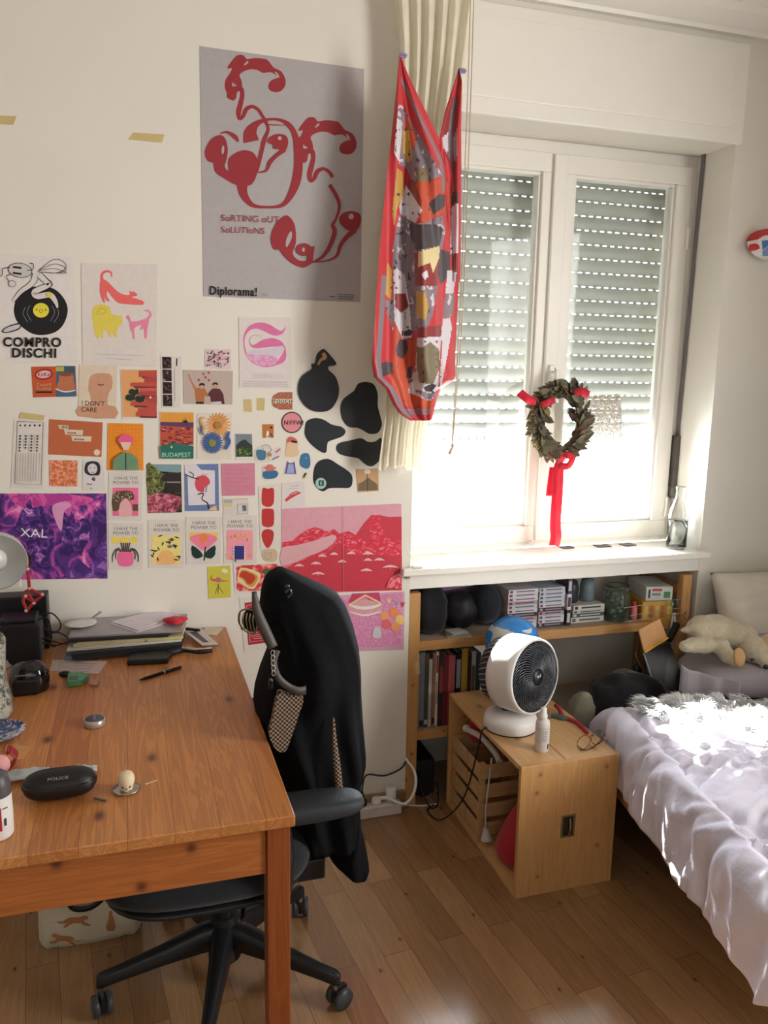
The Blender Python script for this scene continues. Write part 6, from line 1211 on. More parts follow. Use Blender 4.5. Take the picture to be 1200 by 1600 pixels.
# deodorant bottle, cut by the frame
c = D(-2, 1306); root = T('deodorant', 'white bottle with a dark grey cap and red lettering at the left edge', 'bottle', c)
b = MB(); b.lathe([(.001, .001), (.0225, .001), (.026, .006), (.0265, .05), (.0255, .082)], c, PLASTIC_W, 32); b.build('body', root, recalc=False)
b = MB(); b.lathe([(.0256, .0825), (.0255, .10), (.022, .118), (.012, .126), (.001, .127)], c, mat('cap_grey', (84, 82, 86), .4), 32); b.build('cap', root)
b = MB(); RL = mat('label_red', (176, 40, 56), .5); DGY = mat('label_dark', (60, 58, 62), .5)
def cylbox(b, a0, a1, z0, z1, m, r=.0268): b.add([c+V((r*cos(t), r*sin(t), z)) for z in (z0, z1) for t in [a0+(a1-a0)*i/5 for i in range(6)]], [(i, i+1, 7+i, 6+i) for i in range(5)], m, True)
cylbox(b, R(-80), R(-66), .022, .066, RL); cylbox(b, R(-58), R(-48), .030, .044, DGY); cylbox(b, R(-60), R(-40), .062, .064, DGY)
b.build('label', root, recalc=False)
# plate, red comb shell, envelope, tissue
c = D(-6, 1150); root = T('plate', 'small blue and white patterned plate at the left edge', 'plate', c)
b = MB(); b.lathe([(.001, .001), (.035, .001), (.062, .012), (.0625, .0135), (.036, .004), (.001, .0035)], c, pmat('blue_china', [(0, (70, 84, 128)), (.46, (96, 110, 150)), (.54, (196, 192, 196))], 60, 3, 1, rough=.2, k=1), 40); b.build('dish', root)
slab('envelope', 'corner of a brown envelope under the red brush', 'envelope', [(5, 1190), (36, 1186), (50, 1166), (10, 1163)], .0008, .001, mat('kraft_flat', (206, 150, 96), .7), bevel=0)
c = D(14, 1184, .022); root = T('hair_claw', 'deep red ribbed hair claw beside a pink case at the left edge', 'hair claw', D(14, 1190)); b = MB()
for i in range(9):
    a_ = R(-60+i*20); b.tube([c+V((0, -.014+.028*i/8, -.02)), c+V((.016*cos(R(-20)), -.014+.028*i/8, 0)), c+V((.004, -.014+.028*i/8, .018))], .0022, mat('deep_red', (150, 24, 40), .35), 6, sm=3)
b.tube([c+V((0, -.016, .018)), c+V((0, .016, .018))], .004, MATS['deep_red'], 8); b.build('claw', root)
b = MB(); b.ell(D(-2, 1195, .022), (.022, .02, .022), mat('pink_speckled', (226, 160, 160), .5), jit=.08, js=30); b.build('case', label='rounded pink speckled case cut by the left edge', cat='case')
TS = mat('tissue', (176, 184, 186), .8)
for i, (cx, cy, sx, sy) in enumerate(((42, 1213, .042, .022), (128, 1206, .03, .014))):
    c = D(cx, cy, .006); b = MB(); b.grid(18, 12, lambda u, v: c+V(((u-.5)*sx*2, (v-.5)*sy*2, .004+.010*abs(noise.noise(V((u*4, v*4, cx))))+.008*(1-abs(2*u-1))*sin(v*3.1))), TS)
    b.build('tissue', label=['crumpled pale tissue left behind the eyeglasses case', 'tissue corner peeking from behind the eyeglasses case'][i], cat='tissue', recalc=False, solid=.0006)
# vase at the left edge
c = D(-22, 1120); root = T('vase', 'tall marbled pale vase cut by the left edge', 'vase', c); MBL = pmat('marbled', [(0, (86, 90, 84)), (.44, (150, 150, 140)), (.5, (188, 184, 174)), (.6, (120, 116, 100))], 40, 5, 1.5, rough=.3, k=.9)
b = MB(); b.lathe([(.001, .0), (.055, .0), (.062, .01), (.060, .05), (.052, .08), (.050, .12), (.053, .16), (.0545, .19), (.050, .20), (.045, .195), (.048, .1), (.001, .02)], c, MBL, 36); b.build('body', root)
# black glossy tape dispenser like lump, camera bag, black box behind
c = D(45, 1085); root = T('desk_speaker', 'glossy black rounded device with a flat dark front', 'speaker', c)
b = MB(); b.loft([[c+V((r_*.048*cos(a_), .028+r_*.036*sin(a_), z_)) for a_ in [2*pi*i/32 for i in range(32)]] for r_, z_ in ((.92, .0008), (1, .006), (1.04, .03), (1.0, .05), (.86, .066), (.6, .076), (.3, .080), (.01, .081))], BLACKG); b.build('body', root)
b = MB(); b.box(c.x-.038, c.x+.026, c.y-.012, c.y+.01, DZ+.0008, DZ+.044, BLACK); b.build('front', root, bevel=.006)
b = MB(); b.tube([c+V((-.03, -.002, .052)), c+V((-.01, -.006, .054)), c+V((.02, -.004, .052))], .0022, mat('grey_trim', (110, 110, 112), .3), 6, sm=3); b.build('trim', root)
c = D(38, 1040); root = T('black_case', 'square black case at the back of the desk with cables behind', 'case', c)
b = MB(); b.box(c.x-.065, c.x+.045, c.y-.0, c.y+.11, DZ+.0008, DZ+.118, cloth_mat('case_black', (20, 21, 24), .8, .2, 300)); b.build('body', root, bevel=.012)
b = MB(); b.box(c.x-.062, c.x+.036, c.y+.008, c.y+.10, DZ+.1185, DZ+.134, BLACK); b.build('lid', root, bevel=.006)
b = MB(); b.box(c.x-.15, c.x+.055, -.10, -.03, DZ+.001, DZ+.165, BLACK); b.build('storage_box', label='dark box standing at the wall behind the lamp', cat='box', bevel=.004)
b = MB()
for k, pp in enumerate((((62, 962), (80, 958), (94, 972), (92, 985), (76, 986), (66, 980)), ((60, 968), (74, 966), (80, 990), (80, 1008), (88, 1010)), ((64, 1000), (84, 988), (100, 992), (108, 1000)), ((66, 1004), (90, 1008), (112, 1000), (120, 1006)), ((70, 996), (84, 1002), (104, 1006), (116, 998)))):
    b.tube([U(x, y, Y=-.16-.012*k) for x, y in pp], .0022, BLACK, 6, sm=5)
b.build('cable_bundle', label='tangle of thin black cables behind the black case', cat='cable')
# clip lamp at the left edge
root = T('clip_lamp', 'pale round clip lamp cut by the left edge', 'lamp', U(0, 960, Y=-.30)); LC = mat('lamp_grey', (176, 180, 178), .4); lc = U(-8, 872, Y=-.30); la = V((.12, -.95, -.18)).normalized()
b = MB(); b.lathe([(.078, .03), (.080, .028), (.076, .0), (.060, -.03), (.035, -.045), (.001, -.048), (.034, -.041), (.058, -.026), (.074, .002), (.078, .03)], lc, LC, 40, la)
b.lathe([(.0775, .0295), (.050, .016), (.030, .008)], lc, LC, 40, la); b.build('shade', root, recalc=False)
b = MB(); b.lathe([(.030, .004), (.029, .022), (.02, .032), (.001, .036)], lc, mat('lamp_bulb', (214, 214, 206), .25), 32, la); b.build('bulb', root)
b = MB(); p = U(10, 905, Y=-.29); b.box(p.x-.07, p.x+.035, p.y, p.y+.02, p.z-.028, p.z+.024, PLASTIC_W); ba = b.build('bracket', root, bevel=.003)
b = MB(); vs, fs = text_geo('OSO', .017, .0002); b.add([V((p.x+.012-v.y, p.y-.0008, p.z-.022+v.x)) for v in vs], fs, BLACK); b.build('lettering', ba, recalc=False)
b = MB(); b.tube([p+V((-.05, .02, 0)), p+V((-.055, .06, -.1)), V((p.x-.05, -.2, DZ+.02))], .006, STEEL, 10, sm=3); b.build('arm', root)
b = MB(); b.cyl((p.x-.05, -.2, DZ+.0008), (p.x-.05, -.2, DZ+.02), .045, .04, LC, 28); b.build('base', root)
# red jointed figure hanging from the lamp
root = T('red_figure', 'red jointed stick figure ornament with cream beads hanging from the lamp', 'ornament', U(45, 952, Y=-.27)); RS = mat('red_stick', (176, 34, 40), .45); CBd = mat('cream_bead', (220, 200, 184), .4)
F_ = lambda x, y, dy=0: U(x, y, Y=-.27+dy)
for (a_, c_) in (((42, 870), (43, 889)), ((43, 889), (46, 918)), ((46, 920), (66, 930)), ((46, 920), (38, 932)), ((66, 930), (52, 942)), ((38, 932), (54, 942)), ((38, 932), (36, 940)), ((36, 940), (42, 954)), ((52, 942), (42, 954)), ((40, 922), (52, 940))):
    b = MB(); b.cyl(F_(*a_), F_(*c_, -.004), .0042, m=RS, n=10); b.build('rod', root)
for p in ((43, 889), (46, 919), (66, 929), (40, 931), (53, 942), (41, 954)):
    b = MB(); b.ell(F_(*p, -.004), .0052, CBd, n=12, k=8); b.build('bead', root)
b = MB(); b.ell(F_(40, 876, .02), (.017, .012, .024), BLACK, jit=.3, js=40); b.bar(F_(30, 892, .01), F_(48, 870, .01), .006, .006, BLACK); b.build('clamp', root)

# ------------------------------------------------------------------ office chair, half under the desk
SC = V((.185, -.69, 0)); root = T('office_chair', 'black office chair on castors pushed half under the desk', 'chair', SC); CF_ = cloth_mat('chair_fabric', (26, 29, 34), .9, .3, 400); CP = mat('chair_plastic', (28, 29, 32), .38, var=.1); GP = mat('castor_grey', (66, 70, 74), .4)
for k, deg in enumerate((-33, 39, 111, 183, 255)):
    a_ = R(deg); d = V((cos(a_), sin(a_), 0)); s_ = V((-d.y, d.x, 0)); L = .315
    b = MB(); rings = []
    for f, w_, h0, h1 in ((.02, .030, .115, .185), (.2, .028, .112, .175), (.5, .022, .098, .142), (.85, .016, .078, .112), (.97, .015, .070, .104), (1.0, .010, .070, .098)):
        c = SC+d*L*f; rings.append([c+s_*w_*x_+V((0, 0, z_)) for x_, z_ in ((-1, h0+.006), (-.7, h0), (.7, h0), (1, h0+.006), (.8, h1-.008), (.45, h1), (-.45, h1), (-.8, h1-.008))])
    b.loft(rings, CP); lg = b.build('base_arm', root)
    cc = SC+d*L*.97; sw = R(deg+{0: 60, 1: 40, 2: 10, 3: 100, 4: 70}[k]); wd = V((cos(sw), sin(sw), 0)); wn = V((-wd.y, wd.x, 0)); wc_ = cc+wd*.012+V((0, 0, .028))
    b = MB(); b.cyl(cc+V((0, 0, .045)), cc+V((0, 0, .085)), .007, m=STEEL, n=10); b.box(-.02, .02, -.006, .006, .018, .054, CP, Matrix.Translation(V((wc_.x, wc_.y, 0))) @ Matrix.Rotation(sw, 4, 'Z')); cs = b.build('castor', lg)
    for sg in (-1, 1):
        b.__init__(); b.lathe([(.001, 0), (.020, 0), (.026, .003), (.0275, .009), (.026, .016), (.001, .017)], wc_+wn*sg*.007, GP, 24, wn*sg); b.build('wheel', lg)
b = MB(); b.cyl(SC+V((0, 0, .08)), SC+V((0, 0, .20)), .042, .034, CP, 24); b.build('hub', root)
b = MB(); b.cyl(SC+V((0, 0, .19)), SC+V((0, 0, .30)), .024, m=BLACK, n=20); b.cyl(SC+V((0, 0, .28)), SC+V((0, 0, .31)), .014, m=STEEL, n=16); b.build('gas_column', root)
b = MB(); b.box(SC.x-.12, SC.x+.25, SC.y-.075, SC.y+.075, .30, .358, CP); b.bar(SC+V((.05, -.05, .34)), SC+V((.02, -.22, .33)), .012, .012, CP); b.build('tilt_mechanism', root, bevel=.008)
def cushion(b, c, hx, hy, hz, m, p=3.2, n=36, kk=10, tilt=None):
    rings = []
    for i in range(kk+1):
        t = -pi/2+pi*i/kk; rr_ = max(.001, cos(t))**.35; z_ = hz*(abs(sin(t))**.8)*(1 if t > 0 else -1)
        ring = []
        for j in range(n):
            a_ = 2*pi*j/n; x_ = abs(cos(a_))**(2/p)*(1 if cos(a_) > 0 else -1); y_ = abs(sin(a_))**(2/p)*(1 if sin(a_) > 0 else -1)
            v = V((hx*x_*rr_, hy*y_*rr_, z_)); ring.append(V(c)+(tilt @ v if tilt else v))
        rings.append(ring)
    return b.loft(rings, m)
b = MB(); cushion(b, SC+V((-.05, .0, .420)), .26, .25, .042, CF_); b.build('seat', root)
b = MB(); cushion(b, SC+V((-.05, 0, .375)), .24, .235, .016, CP); b.build('seat_shell', root)
b = MB(); tl = Matrix.Rotation(R(82), 3, 'Y'); cushion(b, SC+V((.262, .0, .79)), .245, .135, .026, CF_, tilt=tl); b.build('backrest', root)
b = MB(); b.tube([SC+V((.22, 0, .33)), SC+V((.30, 0, .35)), SC+V((.325, 0, .50)), SC+V((.30, 0, .72))], .020, CP, 12, sm=4); b.build('back_post', root)
for sg in (-1, 1):
    yy = SC.y+sg*.275
    b = MB(); cushion(b, (SC.x+.135, yy-.0, .625), .155, .048, .022, mat('armrest_grey', (40, 46, 51), .6, bump=.2, bscale=300)); ar = b.build('armrest', root)
    b = MB(); b.tube([V((SC.x+.10, yy, .605)), V((SC.x+.11, yy, .50)), V((SC.x+.10, yy-sg*.05, .37)), V((SC.x+.04, SC.y+sg*.1, .345))], .021, CP, 10, sm=4); b.build('arm_post', root)

# long dark coat hung over the backrest
CT = cloth_mat('black_coat', (15, 16, 20), .85, .3, 350, sheen=.0); CT.node_tree.nodes['Principled BSDF'].inputs['Specular IOR Level'].default_value = .15
root = T('coat', 'long black coat draped over the chair\'s backrest', 'coat', (.45, -.69, .3))
q5 = lambda t: [(880+y/3.077, 360+x/3.077) for y, x in t]
LT = q5([(30, 225), (45, 190), (75, 163), (120, 150), (200, 140), (300, 165), (350, 180), (420, 185), (520, 148), (600, 122), (640, 116), (760, 130), (900, 190), (1100, 250), (1250, 290)])
RT_ = q5([(30, 262), (45, 300), (75, 360), (120, 455), (150, 510), (200, 545), (300, 580), (400, 602), (500, 610), (620, 613), (750, 620), (900, 632), (950, 631), (1040, 605), (1150, 600), (1250, 606)])
b = MB(); rings = []; n = 64
for i in range(61):
    py = 890+(1288-890)*i/60; xl, xr = interp(LT, py), interp(RT_, py); f = i/60
    A_ = U(xl, py, Y=-.70); B_ = U(xr, py, Y=-.70); c = (A_+B_)/2; hx = (B_-A_).length/2; hy = min(.17, .035+.22*f**.6) if f < .4 else .165-.03*(f-.4)
    ring = []
    for j in range(n):
        a_ = 2*pi*j/n; fold = 1+(.10*sin(a_*7+f*4)*min(1, f*1.6)+.05*sin(a_*13-f*6)+.16*noise.noise(V((cos(a_)*2.4, sin(a_)*2.4, f*4))))*min(1, f*3)*abs(sin(a_))**.5
        ring.append(c+V((hx*abs(cos(a_))**.8*(1 if cos(a_) > 0 else -1), hy*fold*sin(a_), 0)))
    rings.append(ring)
b.loft(rings, CT, caps=True); b.build('body', root, weld=True)
b = MB(); rings = []; LT2 = [(1262, 520), (1290, 508), (1315, 505), (1335, 516), (1350, 530), (1360, 545), (1369, 557)]; RT2 = [(1262, 556), (1290, 561), (1315, 567), (1340, 571), (1356, 571), (1364, 569), (1369, 564)]
for i in range(22):
    py = 1262+107*i/21; A_ = U(interp(LT2, py), py, Y=-.72); B_ = U(interp(RT2, py), py, Y=-.72); c = (A_+B_)/2; hx = (B_-A_).length/2
    rings.append([c+V((hx*cos(a_), .10*sin(a_)*(1+.12*sin(5*a_+i*.3))*min(1, .3+(21-i)/8), 0)) for a_ in [2*pi*j/28 for j in range(28)]])
b.loft(rings, CT); b.build('tail', root)
b = MB(); b.tube([U(x, y, Y=-.80) for x, y in ((446, 926), (452, 921), (455, 928), (450, 934))], .003, BLACKG, 8, sm=3); b.ell(U(449, 917, Y=-.79), (.006, .004, .006), BLACKG); b.build('collar_button', root)
HT = bpy.data.materials.new('houndstooth'); nn_ = NT(HT); ck = nn_.add('TexChecker'); ck.inputs['Scale'].default_value = 190; ck.inputs['Color1'].default_value = lin((150, 126, 104)); ck.inputs['Color2'].default_value = lin((30, 26, 26)); nn_.link(nn_.coord((1, .3, 1)), ck.inputs[0]); nn_.link(ck.outputs[0], nn_.b.inputs['Base Color']); nn_.b.inputs['Roughness'].default_value = .9
def strip(b, pts, w_, m, nz=0, th=.003):
    """soft flat band along px points (x,y,Y,width_m)"""
    p = [tuple(U(x, y, Y=Y))+(ww,) for x, y, Y, ww in pts]; p = smoothc(p, 5, False); L = []; Rr = []
    for i, q in enumerate(p):
        d = (V(p[min(i+1, len(p)-1)][:3])-V(p[max(0, i-1)][:3])).normalized(); s_ = d.cross(V((0, 1, 0))).normalized()*q[3]/2; L.append(V(q[:3])+s_); Rr.append(V(q[:3])-s_)
    n = len(p); b.add(L+Rr, [(i, i+1, n+i+1, n+i) for i in range(n-1)], m, True)
strap = T('shoulder_bag', 'grey strapped bag with a houndstooth panel hanging over the coat', 'bag', U(440, 1170, Y=-.88)); LS = mat('strap_leather', (72, 66, 62), .5, bump=.1, bscale=200)
b = MB(); strip(b, [(397, 924, -.86, .010), (402, 955, -.87, .020), (414, 985, -.875, .024), (427, 1012, -.88, .022)], 0, LS); b.build('strap', strap, recalc=False, solid=.003)
b = MB(); strip(b, [(434, 1016, -.88, .012), (428, 1035, -.885, .014), (434, 1058, -.885, .016), (450, 1073, -.885, .017), (466, 1080, -.885, .020), (478, 1078, -.88, .020)], 0, LS); b.build('strap', strap, recalc=False, solid=.003)
b = MB(); b.prism([U(x, y, Y=-.878) for x, y in smoothc([(436, 1084), (450, 1086), (474, 1090), (466, 1120), (456, 1150), (446, 1174), (432, 1172), (421, 1150), (426, 1125)], 3)], (0, .02, 0), HT); b.build('panel', strap)
b = MB()
for k in range(5): b.tube([U(426+.4*k, 1020+k*8, Y=-.892)+V((.004*cos(a_), 0, .006*sin(a_))) for a_ in [2*pi*i/12 for i in range(12)]], .0011, STEEL, 6, closed=True)
b.ell(U(423, 1068, Y=-.89), (.006, .004, .014), BLACKG); b.build('chain', strap)
b = MB(); strip(b, [(521, 1120, -.875, .004), (523, 1160, -.88, .011), (527, 1200, -.88, .017), (531, 1240, -.875, .017), (535, 1268, -.865, .012)], 0, HT); b.build('lining', root, label='houndstooth lining strip showing in the black coat', recalc=False, solid=.002)
root = T('padded_pouch', 'black padded case with a bronze grille hanging left of the coat', 'case', U(390, 990, Y=-.80))
b = MB(); b.ell(U(396, 968, Y=-.80), (.026, .03, .028), CT, jit=.1, js=20); b.build('body', root)
b = MB()
for i in range(5): b.tube([U(376+i*5, 956+i, Y=-.832), U(374+i*5.2, 970, Y=-.838), U(378+i*5, 984+i*1.6, Y=-.83)], .0016, mat('bronze', (110, 96, 70), .4, metal=.6), 6, sm=3)
b.tube([U(x, y, Y=-.832) for x, y in ((374, 958), (384, 952), (400, 956), (402, 972), (398, 990), (384, 986), (374, 974))], .0022, MATS['bronze'], 6, closed=True, sm=3); b.build('grille', root)

# ------------------------------------------------------------------ canvas tote with animal prints under the desk
TX0 = U(62, 1487, Z=0); root = T('tote_bag', 'cream canvas tote with running cheetah prints under the desk', 'bag', (-.15, -.37, 0)); CV = cloth_mat('canvas', (206, 196, 172), .9, .25, 300)
y0 = TX0.y; P1 = U(220, 1452, Z=0)
b = MB(); rings = []
for z_, gx, gy in ((.001, 1, 1), (.02, 1.03, 1.05), (.12, 1.02, 1.0), (.22, 1.0, .85), (.30, .98, .55)):
    cx, cy = (TX0.x+P1.x)/2, y0+.075; hx, hy = (P1.x-TX0.x)/2*gx, .075*gy
    rings.append([V((cx+hx*(abs(cos(a_))**.35)*(1 if cos(a_) > 0 else -1), cy+hy*(abs(sin(a_))**.35)*(1 if sin(a_) > 0 else -1)+.004*sin(a_*9+z_*20), z_)) for a_ in [2*pi*j/40 for j in range(40)]])
b.loft(rings, CV); bd = b.build('body', root, weld=True)
CHT = mat('cheetah_print', (176, 116, 70), .9); b = MB()
cat_ = [(-32, 2), (-22, -6), (-8, -9), (6, -8), (16, -10), (24, -14), (31, -12), (32, -7), (25, -5), (18, -1), (26, 6), (38, 8), (36, 11), (22, 10), (12, 4), (-4, 4), (-14, 8), (-26, 16), (-31, 14), (-20, 4), (-30, 6), (-44, 4), (-46, 1), (-40, 1)]
for cx, cy, k, fl in ((118, 1440, .62, 1), (86, 1402, .45, -1), (100, 1468, .6, -1), (205, 1390, .4, 1)):
    b = MB(); b.prism([U(cx+x_*k*fl, cy+y_*k, Y=y0-.006) for x_, y_ in cat_], (0, .001, 0), CHT); b.build('print', bd)
b = MB(); b.prism([U(173+x_*.45, 1442+y_*.45, Y=y0-.006) for x_, y_ in [(-5, -38), (0, -42), (6, -38), (5, -28), (10, -10), (16, 14), (12, 28), (-12, 28), (-16, 14), (-8, -8), (-6, -28)]], (0, .001, 0), CHT)
b.build('print', bd)
b = MB(); strip(b, [(104, 1388, y0-.02, .010), (104, 1404, y0-.02, .012), (116, 1420, y0-.02, .014), (142, 1418, y0-.02, .014), (164, 1400, y0-.02, .014), (178, 1378, y0-.02, .012)], 0, BLACK); b.build('handle', root, recalc=False, solid=.003)

# ------------------------------------------------------------------ bed with lilac duvet
A_ = V((1.455, -.335, 0)); B_ = V((1.262, -1.34, 0)); dl = (B_-A_); LL = dl.length; dl.normalize(); pr = V((-dl.y, dl.x, 0)); W_B = 1.62
root = T('bed', 'low pine framed bed at the right edge', 'bed', (2.0, -.8, 0))
b = MB(); b.bar(A_+pr*.03+V((0, 0, .285)), B_+pr*.05-dl*.10+V((0, 0, .285)), .028, .06, W_BED); b.build('side_rail', root, bevel=.003)
b = MB(); b.bar(B_+pr*.08-dl*.13+V((0, 0, .25)), B_+pr*W_B-dl*.13+V((0, 0, .25)), .028, .06, W_BED); b.build('end_rail', root, bevel=.003)
b = MB(); b.bar(A_+pr*.06+dl*.02+V((0, 0, .235)), A_+pr*W_B*.85+dl*.02+V((0, 0, .235)), .028, .075, W_BED); b.build('end_rail', root, bevel=.003)
for p in (A_+pr*.30+dl*.12, B_+pr*.42-dl*.30, A_+pr*1.3+dl*.1, B_+pr*1.3-dl*.14):
    b = MB(); b.box(p.x-.03, p.x+.03, p.y-.03, p.y+.03, 0, .2095, W_BED); b.build('leg', root)
b = MB(); b.prism([A_+pr*.06+dl*.04+V((0, 0, .21)), A_+pr*1.36+dl*.04+V((0, 0, .21)), B_+pr*1.5-dl*.08+V((0, 0, .21)), B_+pr*.06-dl*.08+V((0, 0, .21))], (0, 0, .20), mat('mattress_white', (216, 212, 206), .8)); b.build('mattress', root, bevel=.02)
LIL = cloth_mat('lilac_cotton', (214, 210, 226), .75, .55, 55, k=1.0, sheen=.1)
HEM, TOPZ = .325, .500
def prof(l, drop=TOPZ-HEM, r=.06):
    """distance from the hem along the cloth -> (inward offset, height above hem)"""
    s1 = drop-r
    if l < s1: return (0, l)
    a_ = (l-s1)/r
    if a_ < pi/2: return (r*(1-cos(a_)), s1+r*sin(a_))
    return (r+(l-s1-r*pi/2), drop)
def duv(u, v, thick=0):
    l1 = u*1.54; l2 = v*1.33      # from the left hem; from the near hem
    o1, h1 = prof(l1); o2, h2 = prof(l2); lf = .0
    far = (LL+.02)-o2
    if far < .1: h3 = -.05*(1-far/.1)**2*1.0
    else: h3 = 0
    hv = .275+.058*min(1, max(0, (o2-.1)/.9)); z_ = hv+min(h1, h2)*(TOPZ-hv)/(TOPZ-HEM)+h3
    p = B_+pr*o1-dl*(o2-.02)
    flare = (1-min(1, h1/(TOPZ-HEM)))
    ca, sa = p.x*.86+p.y*.5, -p.x*.5+p.y*.86; wq = noise.noise(V((p.x*4, p.y*4, 9)))
    wr = noise.noise(V((p.x*4+p.y*2, p.y*3-p.x*2, z_*5)))*.018-abs(noise.noise(V((ca*13+wq*1.5, sa*3.2, 2+z_*4))))*.050-abs(noise.noise(V((ca*5+wq, sa*17, 6+z_*4))))*.034+noise.noise(V((ca*34+wq*4, sa*12, z_*16)))*.014
    side = V((-pr.x, -pr.y, 0)); nearv = dl
    f1 = flare; f2 = 1-min(1, h2/(TOPZ-HEM))
    hemw = .014*sin(l2*11+1.5*sin(l2*4))+.006*sin(l2*27)
    p = p+side*(f1*(.012+hemw*.9)+wr*.8*(1-abs(h1-.12)*2)*(f1 > 0))+nearv*(f2*(.02+.014*sin(l1*13)))
    return V((p.x, p.y, z_+wr*(1 if f1 == 0 else .3)-.018*f1*(1+sin(l2*5+.6))*.5+.02*exp2(p)))
def exp2(p):
    d1 = (p.x-1.62)**2+(p.y+.48)**2; d2 = (p.x-1.55)**2+(p.y+.95)**2
    return math.exp(-d1*22)*.8+math.exp(-d2*16)*.6
root = T('duvet', 'rumpled lilac grey duvet over the bed, hanging on its left side', 'duvet', (1.9, -.85, .27))
b = MB(); b.grid(190, 170, duv, LIL); b.build('cover', root, recalc=False, solid=.006)
# shaggy white throw
rr = random.Random(31)
FUR = mat('white_fur', (238, 240, 244), .75, var=.08, scale=40, sheen=.3); FUR2 = mat('cream_fur', (222, 220, 220), .8, var=.08, scale=40)
root = T('fur_throw', 'shaggy white fur throw spread on the bed', 'throw', (1.9, -.55, .5))
FP = [(1.535, -.50), (1.60, -.40), (1.78, -.375), (2.05, -.39), (2.5, -.40), (2.62, -.45), (2.62, -.80), (2.3, -.90), (1.95, -.84), (1.74, -.72), (1.60, -.60)]
def topz(x, y):
    q_ = V((x, y, 0))-B_; o1 = q_.dot(pr); o2 = -q_.dot(dl)+.02; s1 = TOPZ-HEM-.06
    l1 = o1-.06+s1+.06*pi/2; l2 = o2-.06+s1+.06*pi/2
    return duv(l1/1.54, l2/1.33).z
b = MB(); pts = smoothc(FP, 6)
def fb(u, v):
    c = (2.1, -.62); i = u*len(pts); p = pts[int(i) % len(pts)]; r_ = v; x_ = c[0]+(p[0]-c[0])*r_; y_ = c[1]+(p[1]-c[1])*r_; return V((x_, y_, topz(x_, y_)+.009-.006*(v > .97)))
b.grid(len(pts), 14, fb, FUR2); b.build('backing', root, recalc=False, solid=.004)
b = MB(); n_ = 0
while n_ < 15000:
    x_, y_ = rr.uniform(1.52, 2.45), rr.uniform(-.93, -.36)
    if not inside((x_, y_), pts): continue
    if x_ > 2.1 and rr.random() < .5: continue
    g_ = noise.noise(V((x_*7, y_*7, 0)))*3+noise.noise(V((x_*22, y_*22, 3)))*2; L = rr.uniform(.022, .044); az_ = g_+rr.uniform(-.5, .5)+2.2
    p = V((x_, y_, topz(x_, y_)+.010)); d = V((cos(az_)*.8, sin(az_)*.8, rr.uniform(.35, .8))).normalized(); s_ = d.cross(V((0, 0, 1))).normalized()*rr.uniform(.0011, .0022); m1 = p+d*L*.55+V((0, 0, .004)); tip = p+d*L+V((cos(az_), sin(az_), -.8))*L*.25
    b.add([p-s_, p+s_, m1+s_*.8, m1-s_*.8, tip], [(0, 1, 2, 3), (3, 2, 4)], FUR if rr.random() < .7 else FUR2, True); n_ += 1
b.build('pile', root, recalc=False, kind='stuff')

# grey sheeted couch end behind the bed, pillows, plush dog
root = T('daybed', 'grey sheeted mattress end by the wall under the toy dog', 'mattress', (2.4, -.2, 0)); GS = cloth_mat('grey_sheet', (172, 164, 170), .8, .3, 120)
b = MB(); b.box(2.10, 2.9, -.30, -.03, 0, .40, mat('base_dark', (60, 58, 60), .8)); b.build('base', root, bevel=.01)
b = MB()
rings = []
for i in range(13):
    t_ = -pi/2+pi*i/12; rr_ = max(.001, cos(t_))**.4; z_ = .475+.068*(abs(sin(t_))**.8)*(1 if t_ > 0 else -1)
    ring = []
    for j in range(48):
        a_ = 2*pi*j/48; cx_ = abs(cos(a_))**.55*(1 if cos(a_) > 0 else -1); sy_ = abs(sin(a_))**.55*(1 if sin(a_) > 0 else -1)
        v = V((2.42+.46*cx_*rr_, -.185+.165*sy_*rr_, z_)); v.z += .008*noise.noise(v*9); ring.append(v)
    rings.append(ring)
b.loft(rings, GS); b.build('mattress', root)
b = MB(); b.grid(26, 10, lambda u, v: U(1064+u*90, 1042+26*u**.6, Y=-.30-.05*u)+V((.0, -.012*sin(u*14), -.10*v*(1-.4*u)))+V((0, 0, .01)), GS); b.build('sheet', root, recalc=False, solid=.003)
PB = cloth_mat('beige_pillowcase', (206, 196, 182), .85, .2, 140)
def pillow(c, hx, hy, hz, m, lb, rot=(0, 0, 0)):
    mx_ = (Matrix.Rotation(rot[2], 3, 'Z') @ Matrix.Rotation(rot[1], 3, 'Y') @ Matrix.Rotation(rot[0], 3, 'X')); b = MB()
    def pf(u, v, sg):
        x_, y_ = 2*u-1, 2*v-1; th = (max(0, 1-x_**4)*max(0, 1-y_**4))**.5; pin = 1-.10*(1-abs(x_))*0-.08*(x_*x_)*(1-y_*y_)*0
        k = 1-.07*(1-x_*x_)*(abs(y_) > .0)*abs(y_)**4; k2 = 1-.07*(1-y_*y_)*abs(x_)**4
        w_ = noise.noise(V((x_*3+c[0]*5, y_*3, sg)))*.18*hz
        return V(c)+mx_ @ V((hx*x_*k2, hy*y_*k, sg*(hz*th+w_*th)))
    b.grid(28, 24, lambda u, v: pf(u, v, 1), m); b.grid(28, 24, lambda u, v: pf(u, v, -1), m)
    return b.build('pillow', label=lb, cat='pillow', weld=True)
pillow((2.46, -.105, .70), .34, .135, .07, PB, 'large beige pillow leaning on the wall above the toy dog', (R(72), 0, R(-2)))
pillow((2.52, -.19, .585), .30, .13, .045, cloth_mat('pale_pillowcase', (212, 208, 200), .85, .2, 140), 'flat pale pillow lying under the beige one', (R(4), R(-3), R(-2)))
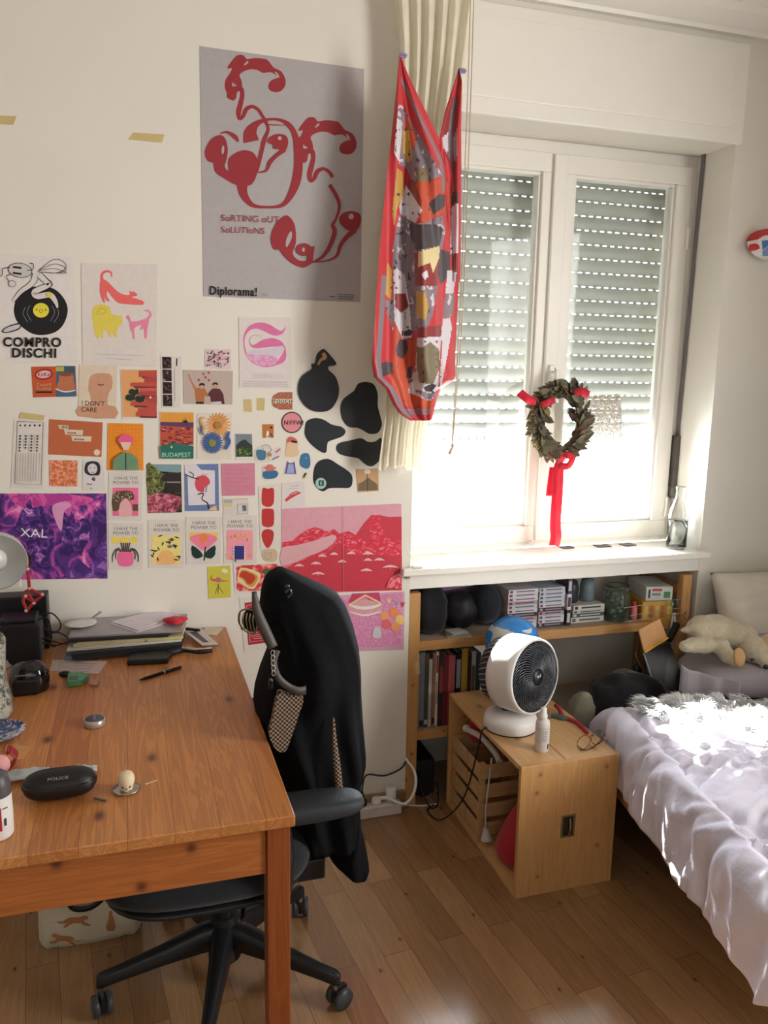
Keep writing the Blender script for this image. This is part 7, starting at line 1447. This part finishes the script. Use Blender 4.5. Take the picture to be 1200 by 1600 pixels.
pl = T('toy_dog', 'cream plush dog lying with its head to the right', 'plush toy', (2.15, -.2, .545)); PF = mat('plush_cream', (200, 188, 162), .95, var=.10, scale=60, bump=.6, bscale=260, sheen=.4, bdist=.004)
q_ = lambda x, y, Y_: U(x, y, Y=Y_)
b = MB(); 
for (x_, y_, Y_, r_) in ((1118, 985, -.17, (.066, .058, .056)), (1098, 984, -.16, (.056, .052, .050)), (1140, 990, -.18, (.062, .055, .050)), (1160, 996, -.20, (.055, .05, .046)), (1085, 1008, -.22, (.040, .032, .026)), (1100, 1008, -.22, (.042, .034, .028)), (1072, 1010, -.23, (.024, .024, .020)),
                         (1079, 984, -.15, (.042, .016, .013)), (1128, 1012, -.25, (.028, .026, .034)), (1136, 1024, -.27, (.026, .024, .028)), (1148, 1032, -.29, (.028, .022, .020)),
                         (1178, 1014, -.26, (.050, .048, .046)), (1190, 1022, -.29, (.038, .036, .034)), (1198, 1034, -.32, (.028, .026, .022)), (1208, 1022, -.28, (.036, .034, .032))):
    b.ell(q_(x_, y_, Y_), tuple(v_*1.12 for v_ in r_), PF, n=18, k=12, jit=.05, js=60)
bd = b.build('body', pl); md = bd.modifiers.new('blend', 'REMESH'); md.mode = 'VOXEL'; md.voxel_size = .006; md.use_smooth_shade = True; md = bd.modifiers.new('soften', 'SMOOTH'); md.factor = .6; md.iterations = 6
TN = mat('plush_tan', (206, 160, 108), .95, var=.08, scale=60, bump=.5, bscale=260, sheen=.3)
b = MB(); c = q_(1155, 1027, -.335); b.ell(c, (.025, .013, .037), TN, Matrix.Rotation(R(-16), 3, 'Y'), 18, 12, .08, 20); b.build('ear', pl)
b = MB(); b.ell(q_(1200, 1000, -.29), (.016, .012, .014), TN, n=16, k=10); b.build('ear', pl)
b = MB(); b.ell(q_(1175, 1031, -.352), (.010, .006, .006), BLACKG, n=14, k=8); b.build('eye', pl)
b = MB(); b.ell(q_(1197, 1042, -.372), (.012, .009, .009), BLACKG, n=14, k=8); b.build('nose', pl)
